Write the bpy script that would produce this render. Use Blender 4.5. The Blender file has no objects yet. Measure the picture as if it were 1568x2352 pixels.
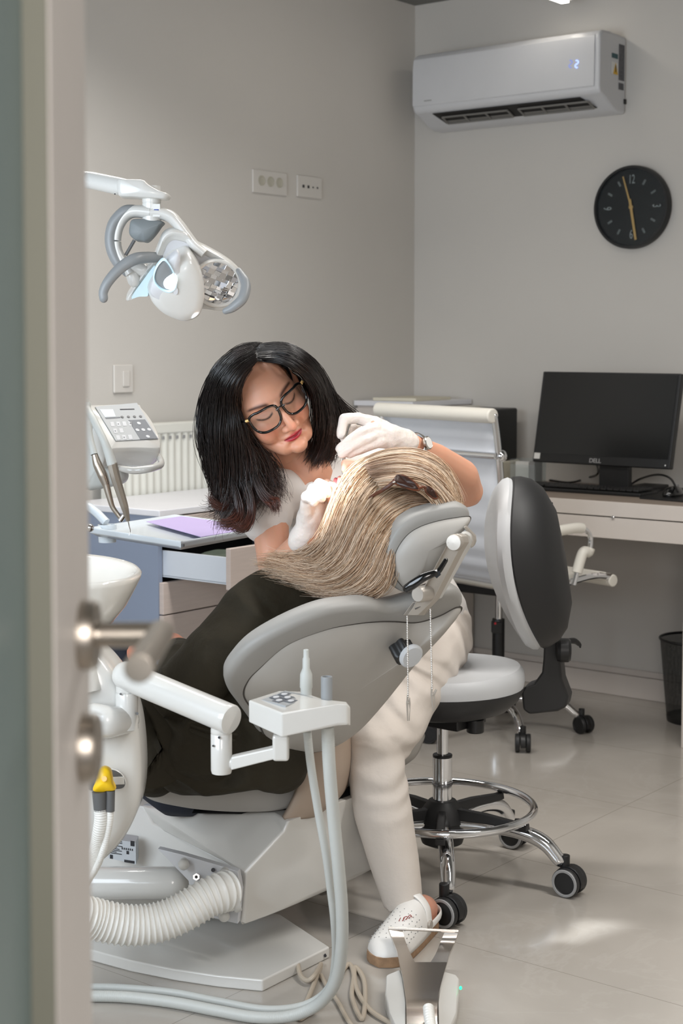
import bpy, bmesh, math, random
from mathutils import Vector as V, Matrix, noise
random.seed(7)
sc = bpy.context.scene
COL = sc.collection
# ---- working frame: lengths are written in units of S metres and scaled on linking ----
S = 0.9
FPX = 3600.0; PX0 = 784.0; PY0 = 1052.0; H = 1.35; PITCH = math.radians(4.0)
sp, cp = math.sin(PITCH), math.cos(PITCH)
TH = math.radians(38.1); CU, SU = math.cos(TH), math.sin(TH)
CX, CY = 0.307, 6.65
A = V((SU, CU, 0)); B = V((-CU, SU, 0)); Zv = V((0, 0, 1))

# ---- camera ----
cam_d = bpy.data.cameras.new('camera'); cam = bpy.data.objects.new('camera', cam_d); COL.objects.link(cam)
cam_d.sensor_fit = 'VERTICAL'; cam_d.sensor_height = 36.0; cam_d.lens = FPX / 2352 * 36.0
cam_d.shift_y = (PY0 - 1176.0) / 2352.0
cam_d.clip_start = 0.02
cam_d.dof.use_dof = True; cam_d.dof.focus_distance = 3.42 * S; cam_d.dof.aperture_fstop = 7.0
cam.location = (0, 0, H * S); cam.rotation_euler = (math.radians(90) - PITCH, 0, 0)
sc.camera = cam

# ---- world and view ----
w = bpy.data.worlds.new('world'); sc.world = w; w.use_nodes = True
w.node_tree.nodes['Background'].inputs[0].default_value = (0.84, 0.90, 1.0, 1)
w.node_tree.nodes['Background'].inputs[1].default_value = 0.6
sc.view_settings.view_transform = 'Standard'; sc.view_settings.look = 'None'
sc.view_settings.gamma = 1.0; sc.view_settings.use_curve_mapping = False
sc.view_settings.exposure = 0.28

def P(px, py, D):
    x = (px - PX0) / FPX; y = (PY0 - py) / FPX
    Y = cp + sp * y; Z = -sp + cp * y; s = D / Y
    return V((x * s, D, H + Z * s))
def ray(px, py):
    x = (px - PX0) / FPX; y = (PY0 - py) / FPX
    return V((x, cp + sp * y, -sp + cp * y))
def G(px, py, z=0.0):
    r = ray(px, py); s = (z - H) / r.z
    return V((r.x * s, r.y * s, z))
def W(u, v, z=0.0):
    return V((CX + CU * u - SU * v, CY - SU * u - CU * v, z))
def RW(px, py, v=0.0):
    r = ray(px, py); n = -A; o = W(0, v, 0) - V((0, 0, H))
    s = o.dot(n) / r.dot(n); return V((0, 0, H)) + r * s
def LW(px, py, u=0.0):
    r = ray(px, py); n = -B; o = W(u, 0, 0) - V((0, 0, H))
    s = o.dot(n) / r.dot(n); return V((0, 0, H)) + r * s
def UV(p):
    d = V((p.x - CX, p.y - CY, 0)); return d.dot(-B), d.dot(-A)
def px1(D):            # length of one pixel at depth D
    return D / FPX
def R3(l): return [P(*q) for q in l]

# ---- lights ----
def area(name, loc, tgt, sx, sy, power, col, spread=180):
    l = bpy.data.lights.new(name, 'AREA'); l.shape = 'RECTANGLE'; l.size = sx * S; l.size_y = sy * S
    l.energy = power; l.color = col; l.spread = math.radians(spread)
    o = bpy.data.objects.new(name, l); COL.objects.link(o); o.location = loc * S
    o.rotation_euler = ((tgt - loc) * S).to_track_quat('-Z', 'Y').to_euler(); return o
area('window_daylight', W(1.6, 5.18, 1.45), W(1.2, 0.5, 0.7), 1.9, 1.2, 36, (0.80, 0.90, 1.0))
area('ceiling_lamp_light', W(1.15, 2.3, 2.66), W(1.1, 2.2, 0), 1.6, .2, 16, (1.0, 0.97, 0.93), 140)
area('ceiling_lamp_light', W(3.3, 2.4, 2.66), W(3.1, 2.4, 0), .16, 1.8, 23, (1.0, 0.97, 0.93), 140)
area('corridor_light', V((0.22, -0.35, 1.6)), V((0.4, 3.5, 0.65)), 0.7, 0.9, 15, (1.0, 0.93, 0.87))
def spot(name, loc, tgt, power, ang, blend, col, rad=0.03):
    l = bpy.data.lights.new(name, 'SPOT'); l.energy = power; l.spot_size = math.radians(ang); l.spot_blend = blend
    l.color = col; l.shadow_soft_size = rad * S
    o = bpy.data.objects.new(name, l); COL.objects.link(o); o.location = loc * S
    o.rotation_euler = ((tgt - loc) * S).to_track_quat('-Z', 'Y').to_euler(); return o

# ---- materials ----
def lin(c):
    o = []
    for v in c[:3]:
        v = v / 255.0
        o.append(v / 12.92 if v <= 0.04045 else ((v + 0.055) / 1.055) ** 2.4)
    return (o[0], o[1], o[2], 1.0)
MATS = {}
def mat(name, col, rough=0.5, metal=0.0, bump=0.0, bscale=200.0, var=0.0, vscale=8.0, coat=0.0, emis=None, estr=0.0, spec=0.5, sheen=0.0, sss=0.0, attr=False, trans=0.0, stretch=None):
    m = bpy.data.materials.new(name); m.use_nodes = True; nt = m.node_tree; b = nt.nodes['Principled BSDF']
    b.inputs['Base Color'].default_value = lin(col); b.inputs['Roughness'].default_value = rough
    b.inputs['Metallic'].default_value = metal; b.inputs['Coat Weight'].default_value = coat
    b.inputs['Specular IOR Level'].default_value = spec
    b.inputs['Sheen Weight'].default_value = sheen
    b.inputs['Transmission Weight'].default_value = trans
    if sss: 
        b.inputs['Subsurface Weight'].default_value = sss; b.inputs['Subsurface Scale'].default_value = 0.006
        b.inputs['Subsurface Radius'].default_value = (1.0, 0.35, 0.2)
    if emis: b.inputs['Emission Color'].default_value = lin(emis); b.inputs['Emission Strength'].default_value = estr
    tc = nt.nodes.new('ShaderNodeTexCoord'); src = tc.outputs['Object']
    if stretch:
        mp = nt.nodes.new('ShaderNodeMapping'); mp.inputs['Scale'].default_value = stretch
        nt.links.new(src, mp.inputs['Vector']); src = mp.outputs['Vector']
    n = nt.nodes.new('ShaderNodeTexNoise'); n.inputs['Scale'].default_value = vscale; n.inputs['Detail'].default_value = 6
    nt.links.new(src, n.inputs['Vector'])
    v = max(var, 0.02)
    base = None
    if attr:
        at = nt.nodes.new('ShaderNodeVertexColor'); at.layer_name = 'Col'; base = at.outputs['Color']
    mx = nt.nodes.new('ShaderNodeMix'); mx.data_type = 'RGBA'; mx.blend_type = 'MULTIPLY'; mx.inputs['Factor'].default_value = 1.0
    ramp = nt.nodes.new('ShaderNodeMapRange'); ramp.inputs['From Min'].default_value = 0.3; ramp.inputs['From Max'].default_value = 0.7
    ramp.inputs['To Min'].default_value = 1 - v; ramp.inputs['To Max'].default_value = 1 + v
    nt.links.new(n.outputs['Fac'], ramp.inputs['Value'])
    if base: nt.links.new(base, mx.inputs['A'])
    else: mx.inputs['A'].default_value = lin(col)
    nt.links.new(ramp.outputs['Result'], mx.inputs['B']); nt.links.new(mx.outputs['Result'], b.inputs['Base Color'])
    if bump:
        n2 = nt.nodes.new('ShaderNodeTexNoise'); n2.inputs['Scale'].default_value = bscale; n2.inputs['Detail'].default_value = 4
        nt.links.new(src, n2.inputs['Vector'])
        bp = nt.nodes.new('ShaderNodeBump'); bp.inputs['Strength'].default_value = bump; bp.inputs['Distance'].default_value = 0.01
        nt.links.new(n2.outputs['Fac'], bp.inputs['Height']); nt.links.new(bp.outputs['Normal'], b.inputs['Normal'])
    MATS[name] = m; return m

# ---- geometry builder ----
def cr(pts, n, closed=False):
    """Catmull-Rom resample"""
    pts = [V(p) for p in pts]; k = len(pts); out = []
    if k == 2 and not closed:
        return [pts[0].lerp(pts[1], i / (n - 1)) for i in range(n)]
    segs = k if closed else k - 1
    for i in range(n):
        t = i / n * segs if closed else i / (n - 1) * segs
        j = min(int(t), segs - 1); f = t - j
        if closed: a, b, c, d = pts[(j - 1) % k], pts[j % k], pts[(j + 1) % k], pts[(j + 2) % k]
        else:
            b, c = pts[j], pts[j + 1]
            a = pts[j - 1] if j > 0 else b * 2 - c
            d = pts[j + 2] if j + 2 < k else c * 2 - b
        out.append(0.5 * ((2 * b) + (c - a) * f + (2 * a - 5 * b + 4 * c - d) * f * f + (3 * b - a - 3 * c + d) * f ** 3))
    return out
def lerpl(l, t):
    if not isinstance(l, (list, tuple)): return l
    x = t * (len(l) - 1); j = min(int(x), len(l) - 2); return l[j] + (l[j + 1] - l[j]) * (x - j)
class MB:
    def __init__(s): s.v = []; s.f = []; s.mi = []; s.cur = 0
    def add(s, vs, fs):
        o = len(s.v); s.v += [V(q) for q in vs]; s.f += [tuple(i + o for i in f) for f in fs]; s.mi += [s.cur] * len(fs); return s
    def box(s, c, size, M=None):
        c = V(c); hx, hy, hz = [q / 2 for q in size]; M = M or Matrix.Identity(3)
        vs = [c + M @ V((x * hx, y * hy, z * hz)) for x in (-1, 1) for y in (-1, 1) for z in (-1, 1)]
        return s.add(vs, [(0, 1, 3, 2), (4, 6, 7, 5), (0, 4, 5, 1), (2, 3, 7, 6), (0, 2, 6, 4), (1, 5, 7, 3)])
    def rbox(s, u0, u1, v0, v1, z0, z1):
        vs = [W(u, v, z) for u in (u0, u1) for v in (v0, v1) for z in (z0, z1)]
        return s.add(vs, [(0, 2, 3, 1), (4, 5, 7, 6), (0, 1, 5, 4), (2, 6, 7, 3), (0, 4, 6, 2), (1, 3, 7, 5)])
    def rings(s, rs, cap0=True, cap1=True, closed=False):
        if getattr(s, 'nocap', False): cap0 = cap1 = False
        n = len(rs[0]); vs = [q for r in rs for q in r]; fs = []
        m = len(rs)
        for i in range(m if closed else m - 1):
            i2 = (i + 1) % m
            for j in range(n):
                k = (j + 1) % n
                fs.append((i * n + j, i * n + k, i2 * n + k, i2 * n + j))
        if not closed:
            if cap0:
                vs.append(sum(rs[0], V((0, 0, 0))) / n); c = len(vs) - 1
                fs += [(c, (j + 1) % n, j) for j in range(n)]
            if cap1:
                vs.append(sum(rs[-1], V((0, 0, 0))) / n); c = len(vs) - 1; b = (m - 1) * n
                fs += [(c, b + j, b + (j + 1) % n) for j in range(n)]
        return s.add(vs, fs)
    def tube(s, pts, r, n=None, seg=12, closed=False, smooth=True, flat=1.0, up=None, rnd=False):
        pts = [V(p) for p in pts]
        if smooth and (len(pts) > 2): path = cr(pts, n or len(pts) * 6, closed)
        else: path = pts
        m = len(path); rs = []; 
        def tan(i):
            if closed: return (path[(i + 1) % m] - path[i - 1]).normalized()
            return (path[min(i + 1, m - 1)] - path[max(i - 1, 0)]).normalized()
        t = tan(0)
        x = (V(up) if up else (V((0, 0, 1)) if abs(t.z) < 0.9 else V((1, 0, 0))))
        x = (x - t * x.dot(t)).normalized()
        for i in range(m):
            t = tan(i)
            if up: x = V(up)
            x = (x - t * x.dot(t)).normalized(); y = t.cross(x)
            rr = lerpl(r, i / (m - 1))
            rs.append([path[i] + x * (rr * math.cos(a)) + y * (rr * flat * math.sin(a)) for a in [2 * math.pi * j / seg for j in range(seg)]])
        if rnd and not closed:
            for end in (0, 1):
                c = path[0] if end == 0 else path[-1]; t = tan(0) * -1 if end == 0 else tan(m - 1)
                base = rs[0] if end == 0 else rs[-1]; rr = lerpl(r, end); add = []
                for a in (30, 60, 82):
                    ca, sa = math.cos(math.radians(a)), math.sin(math.radians(a))
                    add.append([c + (q - c) * ca + t * rr * sa for q in base])
                if end == 0: rs = add[::-1] + rs
                else: rs = rs + add
        return s.rings(rs, closed=closed)
    def cyl(s, p0, p1, r0, r1=None, seg=24):
        return s.tube([p0, p1], [r0, r0 if r1 is None else r1], seg=seg, smooth=False)
    def lathe(s, o, axis, prof, seg=32, xdir=None):
        """prof: list of (radius, height)"""
        o = V(o); axis = V(axis).normalized(); x = V(xdir) if xdir else (V((1, 0, 0)) if abs(axis.x) < 0.9 else V((0, 1, 0)))
        x = (x - axis * x.dot(axis)).normalized(); y = axis.cross(x)
        rs = [[o + axis * h + x * (r * math.cos(a)) + y * (r * math.sin(a)) for a in [2 * math.pi * j / seg for j in range(seg)]] for r, h in prof]
        return s.rings(rs)
    def ell(s, c, r, M=None, seg=20, ring=12):
        c = V(c); M = M or Matrix.Identity(3); rs = []
        for i in range(1, ring):
            a = math.pi * i / ring
            rs.append([c + M @ V((r[0] * math.sin(a) * math.cos(b), r[1] * math.sin(a) * math.sin(b), r[2] * math.cos(a))) for b in [2 * math.pi * j / seg for j in range(seg)]])
        return s.rings(rs)
    def dish(s, outline, n, prof, c=None):
        """outline ring moved along n and shrunk towards its centre: prof = [(scale, offset)]"""
        n = V(n).normalized(); c = c or sum(outline, V((0, 0, 0))) / len(outline)
        return s.rings([[c + (q - c) * k + n * h for q in outline] for k, h in prof])
    def prism(s, outline, vec):
        vec = V(vec); n = len(outline); vs = list(outline) + [q + vec for q in outline]
        return s.add(vs, [tuple(range(n)), tuple(range(2 * n - 1, n - 1, -1))] + [(i, i + n, (i + 1) % n + n, (i + 1) % n) for i in range(n)])
    def caps(s, p0, p1, r0, r1, seg=14):
        return s.tube([p0, p1], [r0, r1], seg=seg, smooth=False, rnd=True)
    def chain(s, pts, rs, seg=14):
        for i in range(len(pts) - 1): s.caps(pts[i], pts[i + 1], rs[i], rs[i + 1], seg)
        return s
ORG = {}
def empty(name, loc, label=None, cat=None, group=None):
    o = bpy.data.objects.new(name, None); COL.objects.link(o); o.location = V(loc) * S; ORG[o.name] = V(loc)
    o.empty_display_size = 0.05
    if label: tag(o, label, cat, group)
    return o
def tag(o, label=None, cat=None, group=None, kind=None):
    if label: o['label'] = label
    if cat: o['category'] = cat
    if group: o['group'] = group
    if kind: o['kind'] = kind
    return o
def obj(name, mb, m, parent=None, bevel=0.0, smooth=True, sub=0, seg=3, label=None, ang=35, base=None):
    if parent is not None: org = ORG[parent.name]
    else:
        if base is not None: org = V(base)
        else:
            xs = [q.x for q in mb.v]; ys = [q.y for q in mb.v]; zs = [q.z for q in mb.v]
            org = V(((min(xs) + max(xs)) / 2, (min(ys) + max(ys)) / 2, min(zs)))
    me = bpy.data.meshes.new(name)
    me.from_pydata([tuple((q - org) * S) for q in mb.v], [], mb.f)
    bm = bmesh.new(); bm.from_mesh(me)
    bmesh.ops.remove_doubles(bm, verts=bm.verts, dist=1e-6)
    bmesh.ops.recalc_face_normals(bm, faces=bm.faces)
    bm.to_mesh(me); bm.free()
    ms = m if isinstance(m, (list, tuple)) else [m]
    for q in ms: me.materials.append(MATS[q] if isinstance(q, str) else q)
    if len(ms) > 1 and len(me.polygons) == len(mb.mi):
        me.polygons.foreach_set('material_index', mb.mi)
    o = bpy.data.objects.new(name, me); COL.objects.link(o)
    if parent is not None: o.parent = parent; ORG[o.name] = org
    else: o.location = org * S; ORG[o.name] = org
    if smooth:
        me.polygons.foreach_set('use_smooth', [True] * len(me.polygons))
        me.set_sharp_from_angle(angle=math.radians(ang))
    if bevel:
        md = o.modifiers.new('b', 'BEVEL'); md.width = bevel * S; md.segments = seg; md.limit_method = 'ANGLE'; md.angle_limit = math.radians(35)
        if smooth:
            md.harden_normals = False
            for e in me.edges: pass
            at = me.attributes.get('sharp_edge')
            if at: me.attributes.remove(at)
            wn = o.modifiers.new('w', 'WEIGHTED_NORMAL'); wn.keep_sharp = False; wn.weight = 80
    if sub:
        md = o.modifiers.new('s', 'SUBSURF'); md.levels = sub; md.render_levels = sub
    if label: o['label'] = label
    return o
def struct(name, mb, m, parent=None, **k):
    o = obj(name, mb, m, parent, **k)
    if parent is None: o['kind'] = 'structure'
    return o
def remesh(mb, voxel, smooth_it=4, fac=0.6):
    """union of overlapping solids as one continuous surface; returns verts, faces in working units"""
    me = bpy.data.meshes.new('tmp'); me.from_pydata([tuple(q) for q in mb.v], [], mb.f)
    bm = bmesh.new(); bm.from_mesh(me); bmesh.ops.recalc_face_normals(bm, faces=bm.faces); bm.to_mesh(me); bm.free()
    o = bpy.data.objects.new('tmp', me); COL.objects.link(o)
    r = o.modifiers.new('r', 'REMESH'); r.mode = 'VOXEL'; r.voxel_size = voxel
    if smooth_it: sm = o.modifiers.new('s', 'SMOOTH'); sm.factor = fac; sm.iterations = smooth_it
    dg = bpy.context.evaluated_depsgraph_get(); ev = o.evaluated_get(dg); m2 = ev.to_mesh()
    vs = [v.co.copy() for v in m2.vertices]; fs = [tuple(p.vertices) for p in m2.polygons]
    ev.to_mesh_clear(); bpy.data.objects.remove(o); bpy.data.meshes.remove(me)
    return vs, fs
def mraw(vs, fs):
    m = MB(); m.v = vs; m.f = fs; m.mi = [0] * len(fs); return m
def setcol(o, fn, org):
    """per-vertex colour of the surface itself (lips, brows, strand colours); fn(world pos in working units)->sRGB"""
    me = o.data; a = me.color_attributes.new('Col', 'FLOAT_COLOR', 'POINT')
    buf = []
    for v in me.vertices:
        buf += list(lin(fn(V(v.co) / S + org)))
    a.data.foreach_set('color', buf)
def font(name, txt, loc, right, up, size, m, parent=None, depth=0.0006, align='CENTER', bold=0.0, label=None):
    cu = bpy.data.curves.new(name, 'FONT'); cu.body = txt; cu.size = 1.0; cu.align_x = align; cu.align_y = 'CENTER'; cu.extrude = 0.01; cu.offset = bold
    t = bpy.data.objects.new('tmp', cu); COL.objects.link(t)
    dg = bpy.context.evaluated_depsgraph_get(); me = t.evaluated_get(dg).to_mesh()
    right = V(right).normalized(); up = V(up).normalized(); nn = right.cross(up)
    mb = MB(); mb.add([V(loc) + right * (v.co.x * size) + up * (v.co.y * size) + nn * (v.co.z / 0.01 * depth) for v in me.vertices], [tuple(p.vertices) for p in me.polygons])
    t.evaluated_get(dg).to_mesh_clear(); bpy.data.objects.remove(t); bpy.data.curves.remove(cu)
    return obj(name, mb, m, parent, smooth=False, label=label) if parent is not None else mb
def lines(mb, rect, rows, right, up, nn, rnd=random):
    pass
# ---------------- materials of the place ----------------
mat('wall_paint', (206, 202, 196), 0.85, bump=0.03, bscale=300, var=0.015, vscale=2)
mat('ceiling_shaded', (120, 119, 115), 0.9)  # ceiling shade is in this grey, darkened to cut bounce on the walls
mat('white_plastic', (210, 209, 205), 0.28, coat=0.3)
mat('white_enamel', (208, 206, 201), 0.22, coat=0.5)
mat('porcelain', (228, 225, 218), 0.12, coat=0.8)
mat('ac_white', (206, 207, 210), 0.35)
mat('ac_dark', (28, 26, 25), 0.6)
mat('ac_vane', (120, 118, 114), 0.5)
mat('led_digits', (170, 190, 255), 0.4, emis=(140, 165, 255), estr=1.6)
mat('led_digits_dim', (150, 165, 220), 0.4, emis=(120, 140, 235), estr=0.35)
mat('sticker_grey', (92, 92, 96), 0.6, var=0.25, vscale=120)
mat('sticker_white', (225, 225, 222), 0.6)
mat('sticker_yellow', (214, 170, 52), 0.6)
mat('sticker_teal', (60, 92, 98), 0.6)
mat('black_plastic', (22, 22, 23), 0.42, bump=0.02)
mat('black_gloss', (10, 10, 11), 0.12, coat=0.5)
mat('screen_black', (8, 10, 11), 0.22)
mat('clock_face', (26, 26, 28), 0.25)
mat('clock_mark', (175, 178, 178), 0.4)
mat('gold', (232, 188, 120), 0.35, metal=0.3)
mat('chrome', (225, 226, 228), 0.08, metal=1.0)
mat('steel', (205, 200, 194), 0.24, metal=1.0)
mat('brushed_nickel', (176, 168, 158), 0.34, metal=1.0)
mat('satin_metal', (178, 171, 162), 0.38, metal=0.4)
mat('door_white', (208, 203, 199), 0.5)
mat('door_bead', (122, 122, 110), 0.55)
mat('upholstery', (146, 144, 140), 0.5, bump=0.05, bscale=900, sheen=0.1)
mat('upholstery_dark', (166, 162, 156), 0.5, bump=0.05, bscale=900)
mat('seam', (66, 62, 58), 0.7)
mat('tan_shell', (164, 146, 130), 0.45)
mat('stool_grey', (190, 192, 194), 0.45, bump=0.04, bscale=700)
mat('stool_black', (30, 30, 31), 0.5, bump=0.04, bscale=700)
mat('chair_mesh', (205, 208, 214), 0.6, bump=0.1, bscale=1200)
mat('chair_white', (222, 218, 208), 0.4)
mat('desk_white', (205, 197, 190), 0.45)
mat('desk_wood', (150, 136, 124), 0.5, var=0.1, stretch=(1, 12, 12))
mat('cabinet_front', (194, 180, 172), 0.5, var=0.04, stretch=(1, 1, 14), vscale=12)
mat('cabinet_side_daylit', (132, 143, 163), 0.5)  # cool cast of the window daylight is put into this side colour
mat('cabinet_top', (226, 226, 230), 0.35)
mat('drawer_box', (206, 212, 220), 0.35)
mat('cavity_shade', (30, 28, 26), 0.9)
mat('radiator_paint', (222, 222, 214), 0.35)
mat('hose_grey', (186, 188, 184), 0.5)
mat('hose_white', (228, 226, 220), 0.3)
mat('yellow_plastic', (242, 196, 20), 0.4)
mat('dark_grey_plastic', (92, 92, 92), 0.5)
mat('mid_grey_plastic', (138, 141, 143), 0.4)
mat('lamp_grey', (150, 154, 156), 0.45)
mat('lamp_under', (120, 126, 128), 0.5)
mat('mirror', (240, 240, 242), 0.12, metal=1.0)
mat('lamp_glass', (205, 225, 235), 0.2, emis=(180, 225, 245), estr=.22)
mat('lamp_glow', (235, 250, 255), 0.2, emis=(225, 245, 255), estr=2.2)
mat('key_grey', (96, 100, 106), 0.5)
mat('key_light', (192, 194, 197), 0.5)
mat('panel_film', (158, 161, 163), 0.4)
mat('ink', (48, 48, 52), 0.6)
mat('ink_blue', (60, 80, 150), 0.6)
mat('ink_red', (150, 50, 45), 0.6)
mat('tray_white', (206, 214, 220), 0.25, coat=0.3)
mat('lilac_paper', (178, 163, 204), 0.8)
mat('label_paper', (196, 200, 204), 0.6)
mat('cable_beige', (176, 164, 148), 0.5)
mat('rubber_grey', (150, 150, 150), 0.6)
mat('led_green', (40, 220, 140), 0.4, emis=(40, 230, 140), estr=2.0)
mat('led_red', (190, 30, 40), 0.4)
mat('led_strip', (255, 250, 240), 0.4, emis=(255, 247, 235), estr=9.0)
mat('outlet_white', (212, 208, 202), 0.4)
mat('outlet_cream', (188, 184, 170), 0.45)
mat('coat_olive', (46, 41, 30), 0.75, bump=0.3, bscale=40, var=0.12, vscale=14, spec=.25)
mat('denim_navy', (24, 30, 44), 0.8, bump=0.1, bscale=500)
mat('scrub_white', (226, 221, 216), 0.8, bump=0.3, bscale=22, sheen=0.1)
mat('trouser_white', (208, 199, 190), 0.8, bump=0.25, bscale=26)
mat('glove_white', (232, 222, 214), 0.42, bump=0.35, bscale=60, sss=0.1)
mat('skin', (214, 160, 132), 0.45, sss=0.25, attr=True)
mat('shoe_white', (228, 226, 222), 0.4, bump=0.05, bscale=150)
mat('cork_sole', (150, 120, 92), 0.8, var=0.2, vscale=80)
mat('hair_dark', (20, 16, 15), 0.30, attr=True, spec=0.6)
mat('hair_blonde', (210, 180, 150), 0.42, attr=True)
mat('tortoise', (84, 42, 20), 0.35, var=0.7, vscale=60)
mat('lens_brown', (52, 30, 22), 0.3, spec=.4)
mat('white_rug', (225, 222, 216), 0.5)
mat('cream_paper', (214, 208, 190), 0.8)
mat('green_cloth', (74, 84, 72), 0.8, var=0.4, vscale=12)
mat('pearl', (235, 232, 225), 0.15)
mat('watch_face', (230, 228, 224), 0.2)
def glassy(name, col, fac, rough=0.05):
    m = bpy.data.materials.new(name); m.use_nodes = True; nt = m.node_tree; nt.nodes.clear()
    out = nt.nodes.new('ShaderNodeOutputMaterial'); mx = nt.nodes.new('ShaderNodeMixShader')
    t = nt.nodes.new('ShaderNodeBsdfTransparent'); g = nt.nodes.new('ShaderNodeBsdfPrincipled')
    g.inputs['Base Color'].default_value = lin(col); g.inputs['Roughness'].default_value = rough
    t.inputs['Color'].default_value = (0.95, 0.97, 0.97, 1)
    mx.inputs[0].default_value = fac
    nt.links.new(t.outputs[0], mx.inputs[1]); nt.links.new(g.outputs[0], mx.inputs[2]); nt.links.new(mx.outputs[0], out.inputs[0])
    MATS[name] = m
glassy('pane_teal', (128, 146, 146), 0.80, 0.35)
glassy('lens_clear', (210, 200, 190), 0.012, 0.04)
glassy('acrylic', (215, 218, 220), 0.14, 0.08)

def floor_mat():
    m = bpy.data.materials.new('marble_tiles'); m.use_nodes = True; nt = m.node_tree; N = nt.nodes; L = nt.links
    b = N['Principled BSDF']; tc = N.new('ShaderNodeTexCoord')
    mp = N.new('ShaderNodeMapping'); mp.inputs['Rotation'].default_value = (0, 0, TH); L.new(tc.outputs['Object'], mp.inputs['Vector'])
    n1 = N.new('ShaderNodeTexNoise'); n1.inputs['Scale'].default_value = 1.6; n1.inputs['Detail'].default_value = 8; n1.inputs['Distortion'].default_value = 1.2
    L.new(mp.outputs[0], n1.inputs['Vector'])
    cr1 = N.new('ShaderNodeValToRGB'); e = cr1.color_ramp.elements
    e[0].position = 0.3; e[0].color = lin((158, 152, 144)); e[1].position = 0.7; e[1].color = lin((180, 174, 166))
    L.new(n1.outputs['Fac'], cr1.inputs[0])
    # veins
    n2 = N.new('ShaderNodeTexNoise'); n2.inputs['Scale'].default_value = 2.3; n2.inputs['Detail'].default_value = 10; n2.inputs['Roughness'].default_value = 0.6; n2.inputs['Distortion'].default_value = 0.6
    L.new(mp.outputs[0], n2.inputs['Vector'])
    s1 = N.new('ShaderNodeMath'); s1.operation = 'SUBTRACT'; s1.inputs[1].default_value = 0.5; L.new(n2.outputs['Fac'], s1.inputs[0])
    ab = N.new('ShaderNodeMath'); ab.operation = 'ABSOLUTE'; L.new(s1.outputs[0], ab.inputs[0])
    mr = N.new('ShaderNodeMapRange'); mr.inputs['From Min'].default_value = 0.0; mr.inputs['From Max'].default_value = 0.018; mr.inputs['To Min'].default_value = 0.22; mr.inputs['To Max'].default_value = 0.0
    L.new(ab.outputs[0], mr.inputs['Value'])
    mv = N.new('ShaderNodeMix'); mv.data_type = 'RGBA'; L.new(mr.outputs[0], mv.inputs['Factor']); L.new(cr1.outputs[0], mv.inputs['A']); mv.inputs['B'].default_value = lin((184, 179, 172))
    # tile joints
    br = N.new('ShaderNodeTexBrick'); br.offset = 0.0; br.inputs['Scale'].default_value = 1.0
    br.inputs['Brick Width'].default_value = 1.2 * S; br.inputs['Row Height'].default_value = 0.6 * S; br.inputs['Mortar Size'].default_value = 0.0009; br.inputs['Mortar Smooth'].default_value = 0.3
    mp2 = N.new('ShaderNodeMapping'); mp2.inputs['Location'].default_value = (0.62, 0.12 * S, 0); L.new(mp.outputs[0], mp2.inputs['Vector']); L.new(mp2.outputs[0], br.inputs['Vector'])
    mj = N.new('ShaderNodeMix'); mj.data_type = 'RGBA'; L.new(br.outputs['Fac'], mj.inputs['Factor']); L.new(mv.outputs['Result'], mj.inputs['A']); mj.inputs['B'].default_value = lin((128, 122, 115))
    L.new(mj.outputs['Result'], b.inputs['Base Color'])
    b.inputs['Roughness'].default_value = 0.17; b.inputs['Coat Weight'].default_value = 0.1; b.inputs['Coat Roughness'].default_value = 0.05
    MATS['marble_tiles'] = m
floor_mat()
# ---------------- room shell ----------------
CEIL = 2.775
f = MB(); f.add([V((-6, -2.5, 0)), V((6, -2.5, 0)), V((6, 8.5, 0)), V((-6, 8.5, 0)), V((-6, -2.5, -.05)), V((6, -2.5, -.05)), V((6, 8.5, -.05)), V((-6, 8.5, -.05))],
      [(0, 1, 2, 3), (7, 6, 5, 4), (0, 4, 5, 1), (1, 5, 6, 2), (2, 6, 7, 3), (3, 7, 4, 0)])
fo = struct('floor', f, 'marble_tiles', base=W(0, 0, 0), smooth=False)
struct('wall_right', MB().rbox(-.12, 4.6, -.12, 0, 0, CEIL), 'wall_paint', smooth=False)
struct('wall_left', MB().rbox(-.12, 0, 0, 5.6, 0, CEIL), 'wall_paint', smooth=False)
struct('ceiling', MB().rbox(-.12, 4.6, -.12, 5.6, CEIL, CEIL + .1), 'ceiling_shaded', smooth=False)
bb = MB().rbox(0, 4.6, 0.0, .018, 0, .085); bb.rbox(0, 4.6, .0, .010, .085, .11)
struct('baseboard_right', bb, 'desk_white', bevel=.003)
bb = MB().rbox(0, .018, .02, 5.6, 0, .085); bb.rbox(0, .010, .02, 5.6, .085, .11)
struct('baseboard_left', bb, 'desk_white', bevel=.003)
# far window wall beside the photograph's left edge (out of frame, daylight comes in here)
ww = MB().rbox(0, .55, 5.3, 5.42, 0, CEIL); ww.rbox(2.6, 3.45, 5.3, 5.42, 0, CEIL); ww.rbox(.55, 2.6, 5.3, 5.42, 0, .9); ww.rbox(.55, 2.6, 5.3, 5.42, 2.4, CEIL); ww.rbox(3.45, 4.5, 5.3, 5.42, 2.36, CEIL); ww.rbox(4.5, 4.72, 5.3, 5.42, 0, CEIL)
struct('wall_front', ww, 'wall_paint', smooth=False)
struct('wall_back', MB().rbox(4.6, 4.72, 0, 5.3, 0, CEIL), 'wall_paint', smooth=False)
wf = MB()
for a_ in ((.55, .60, .9, 2.4), (2.55, 2.6, .9, 2.4), (.6, 2.55, .9, .95), (.6, 2.55, 2.35, 2.4), (1.55, 1.60, .95, 2.35)): wf.rbox(a_[0], a_[1], 5.33, 5.39, a_[2], a_[3])
struct('window_1', wf, 'white_plastic', smooth=False)

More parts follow.
